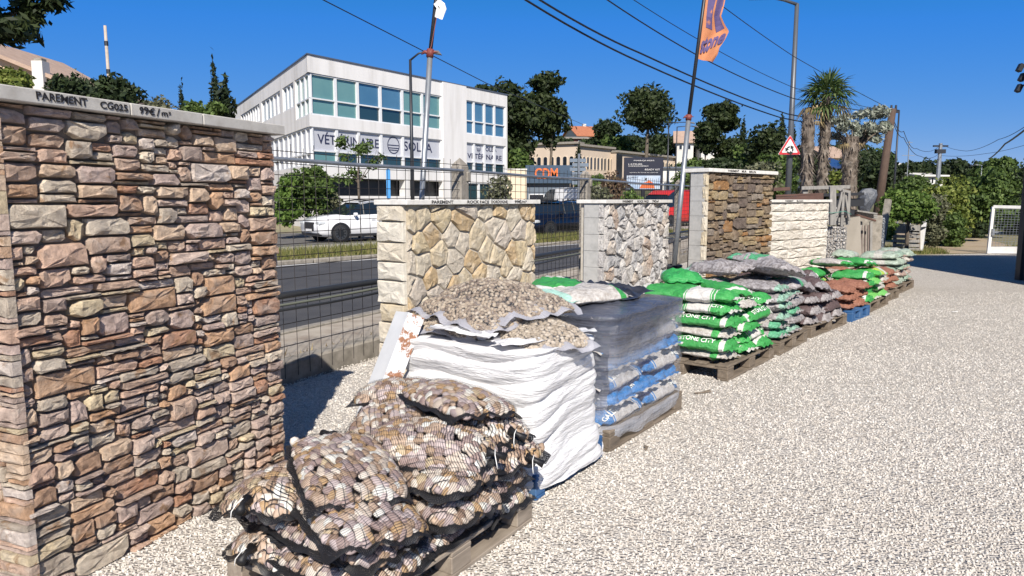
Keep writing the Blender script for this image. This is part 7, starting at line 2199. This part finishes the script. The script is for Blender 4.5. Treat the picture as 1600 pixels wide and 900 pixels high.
# dirt track and dry grass beyond the yard
M_dirt = mat('dirt_track', [(.26, .19, .12), (.36, .28, .19), (.30, .26, .15)], 1.0, .95, .6, .02, 20)
sheet('dirt_track', [(13.0, 21.5), (16.2, 21.5), (24, 40), (21, 40)], .006, M_dirt)
sheet('grass_edge', [(9.6, 20.2), (13.2, 21.2), (17, 22.2), (26, 23), (40, 24), (60, 60), (4, 60)], .003, mat('sparse_grass', [(.10, .12, .04), (.19, .17, .09), (.28, .23, .15)], 1.6, .95, .6, .02, 20))
def grass(name, label_pts, n, h, m, seed, area):
    r = np.random.RandomState(seed)
    p = area(r, n)
    a = r.uniform(0, 6.28, n); hh = h * r.uniform(.4, 1.2, n); w_ = .010 * (1 + h)
    dx, dy = np.cos(a) * w_, np.sin(a) * w_
    lx, ly = r.normal(size=n) * hh * .35, r.normal(size=n) * hh * .35
    V = np.stack([np.stack([p[:, 0] - dx, p[:, 1] - dy, p[:, 2]], 1), np.stack([p[:, 0] + dx, p[:, 1] + dy, p[:, 2]], 1), np.stack([p[:, 0] + lx, p[:, 1] + ly, p[:, 2] + hh], 1)], 1).reshape(-1, 3)
    o = obj(name, np_mesh(name, V, np.arange(n * 3).reshape(n, 3)), m); o['kind'] = 'stuff'; return o
L_grass = leaf_mat('grass_blades', (.09, .12, .03), (.19, .20, .06), (.36, .31, .14), .3)
def ar1(r, n):
    t_ = r.uniform(-12, 22, n); o_ = .6 + 2.6 * r.uniform(0, 1, n) ** .8
    dens = (np.sin(t_ * 1.7) + np.sin(t_ * .6 + 1)) > -1.1
    P_ = np.array([L0.x, L0.y]) + np.outer(t_, [LU.x, LU.y]) + np.outer(o_, [LN.x, LN.y])
    return np.column_stack([P_, np.where(dens, .05, -.4)])
grass('verge_grass', None, 26000, .26, L_grass, 1, ar1)
def ar2(r, n):
    t_ = r.uniform(-5, 20, n); o_ = .22 + np.abs(r.normal(size=n)) * .22
    P_ = np.array([F0.x, F0.y]) + np.outer(t_, [FU.x, FU.y]) + np.outer(o_, [FN.x, FN.y])
    return np.column_stack([P_, np.zeros(n)])
grass('dry_weeds', None, 5000, .09, leaf_mat('dry_weed', (.16, .12, .07), (.28, .22, .13), (.36, .3, .18), .2), 2, ar2)
def ar3(r, n):
    x = r.uniform(8.5, 20, n); y = 20.6 + (x - 8.5) * .15 + np.abs(r.normal(size=n)) * 1.2
    keep = ~((x > 13.2 + (y - 21.5) * .4) & (x < 15.8 + (y - 21.5) * .4))
    return np.column_stack([x, y, np.where(keep, 0, -.5)])
grass('track_grass', None, 12000, .16, L_grass, 3, ar3)

# stray bits on the yard
for i, (px, py, ln, a_, lab) in enumerate(((1098, 613, .16, 20, 'grey splinter of wood lying on the gravel in front of the green bags'), (1010, 700, .07, 70, 'small pale stick on the gravel beside the film wrapped stack'), (1492, 487, .10, 10, 'thin white scrap lying on the gravel near the middle of the yard'))):
    p = gr(px, py, .012)
    o = thing('wood_splinter' if i < 2 else 'paper_scrap', lab, 'debris', p, R(a_))
    b = MB(); b.box((0, 0, 0), (ln, .018, .008), ch=.002); b.box((ln * .4, .008, .004), (ln * .4, .01, .006), Matrix.Rotation(R(12), 4, 'Z')); b.build('piece', M_woodd if i < 2 else M_white, o)
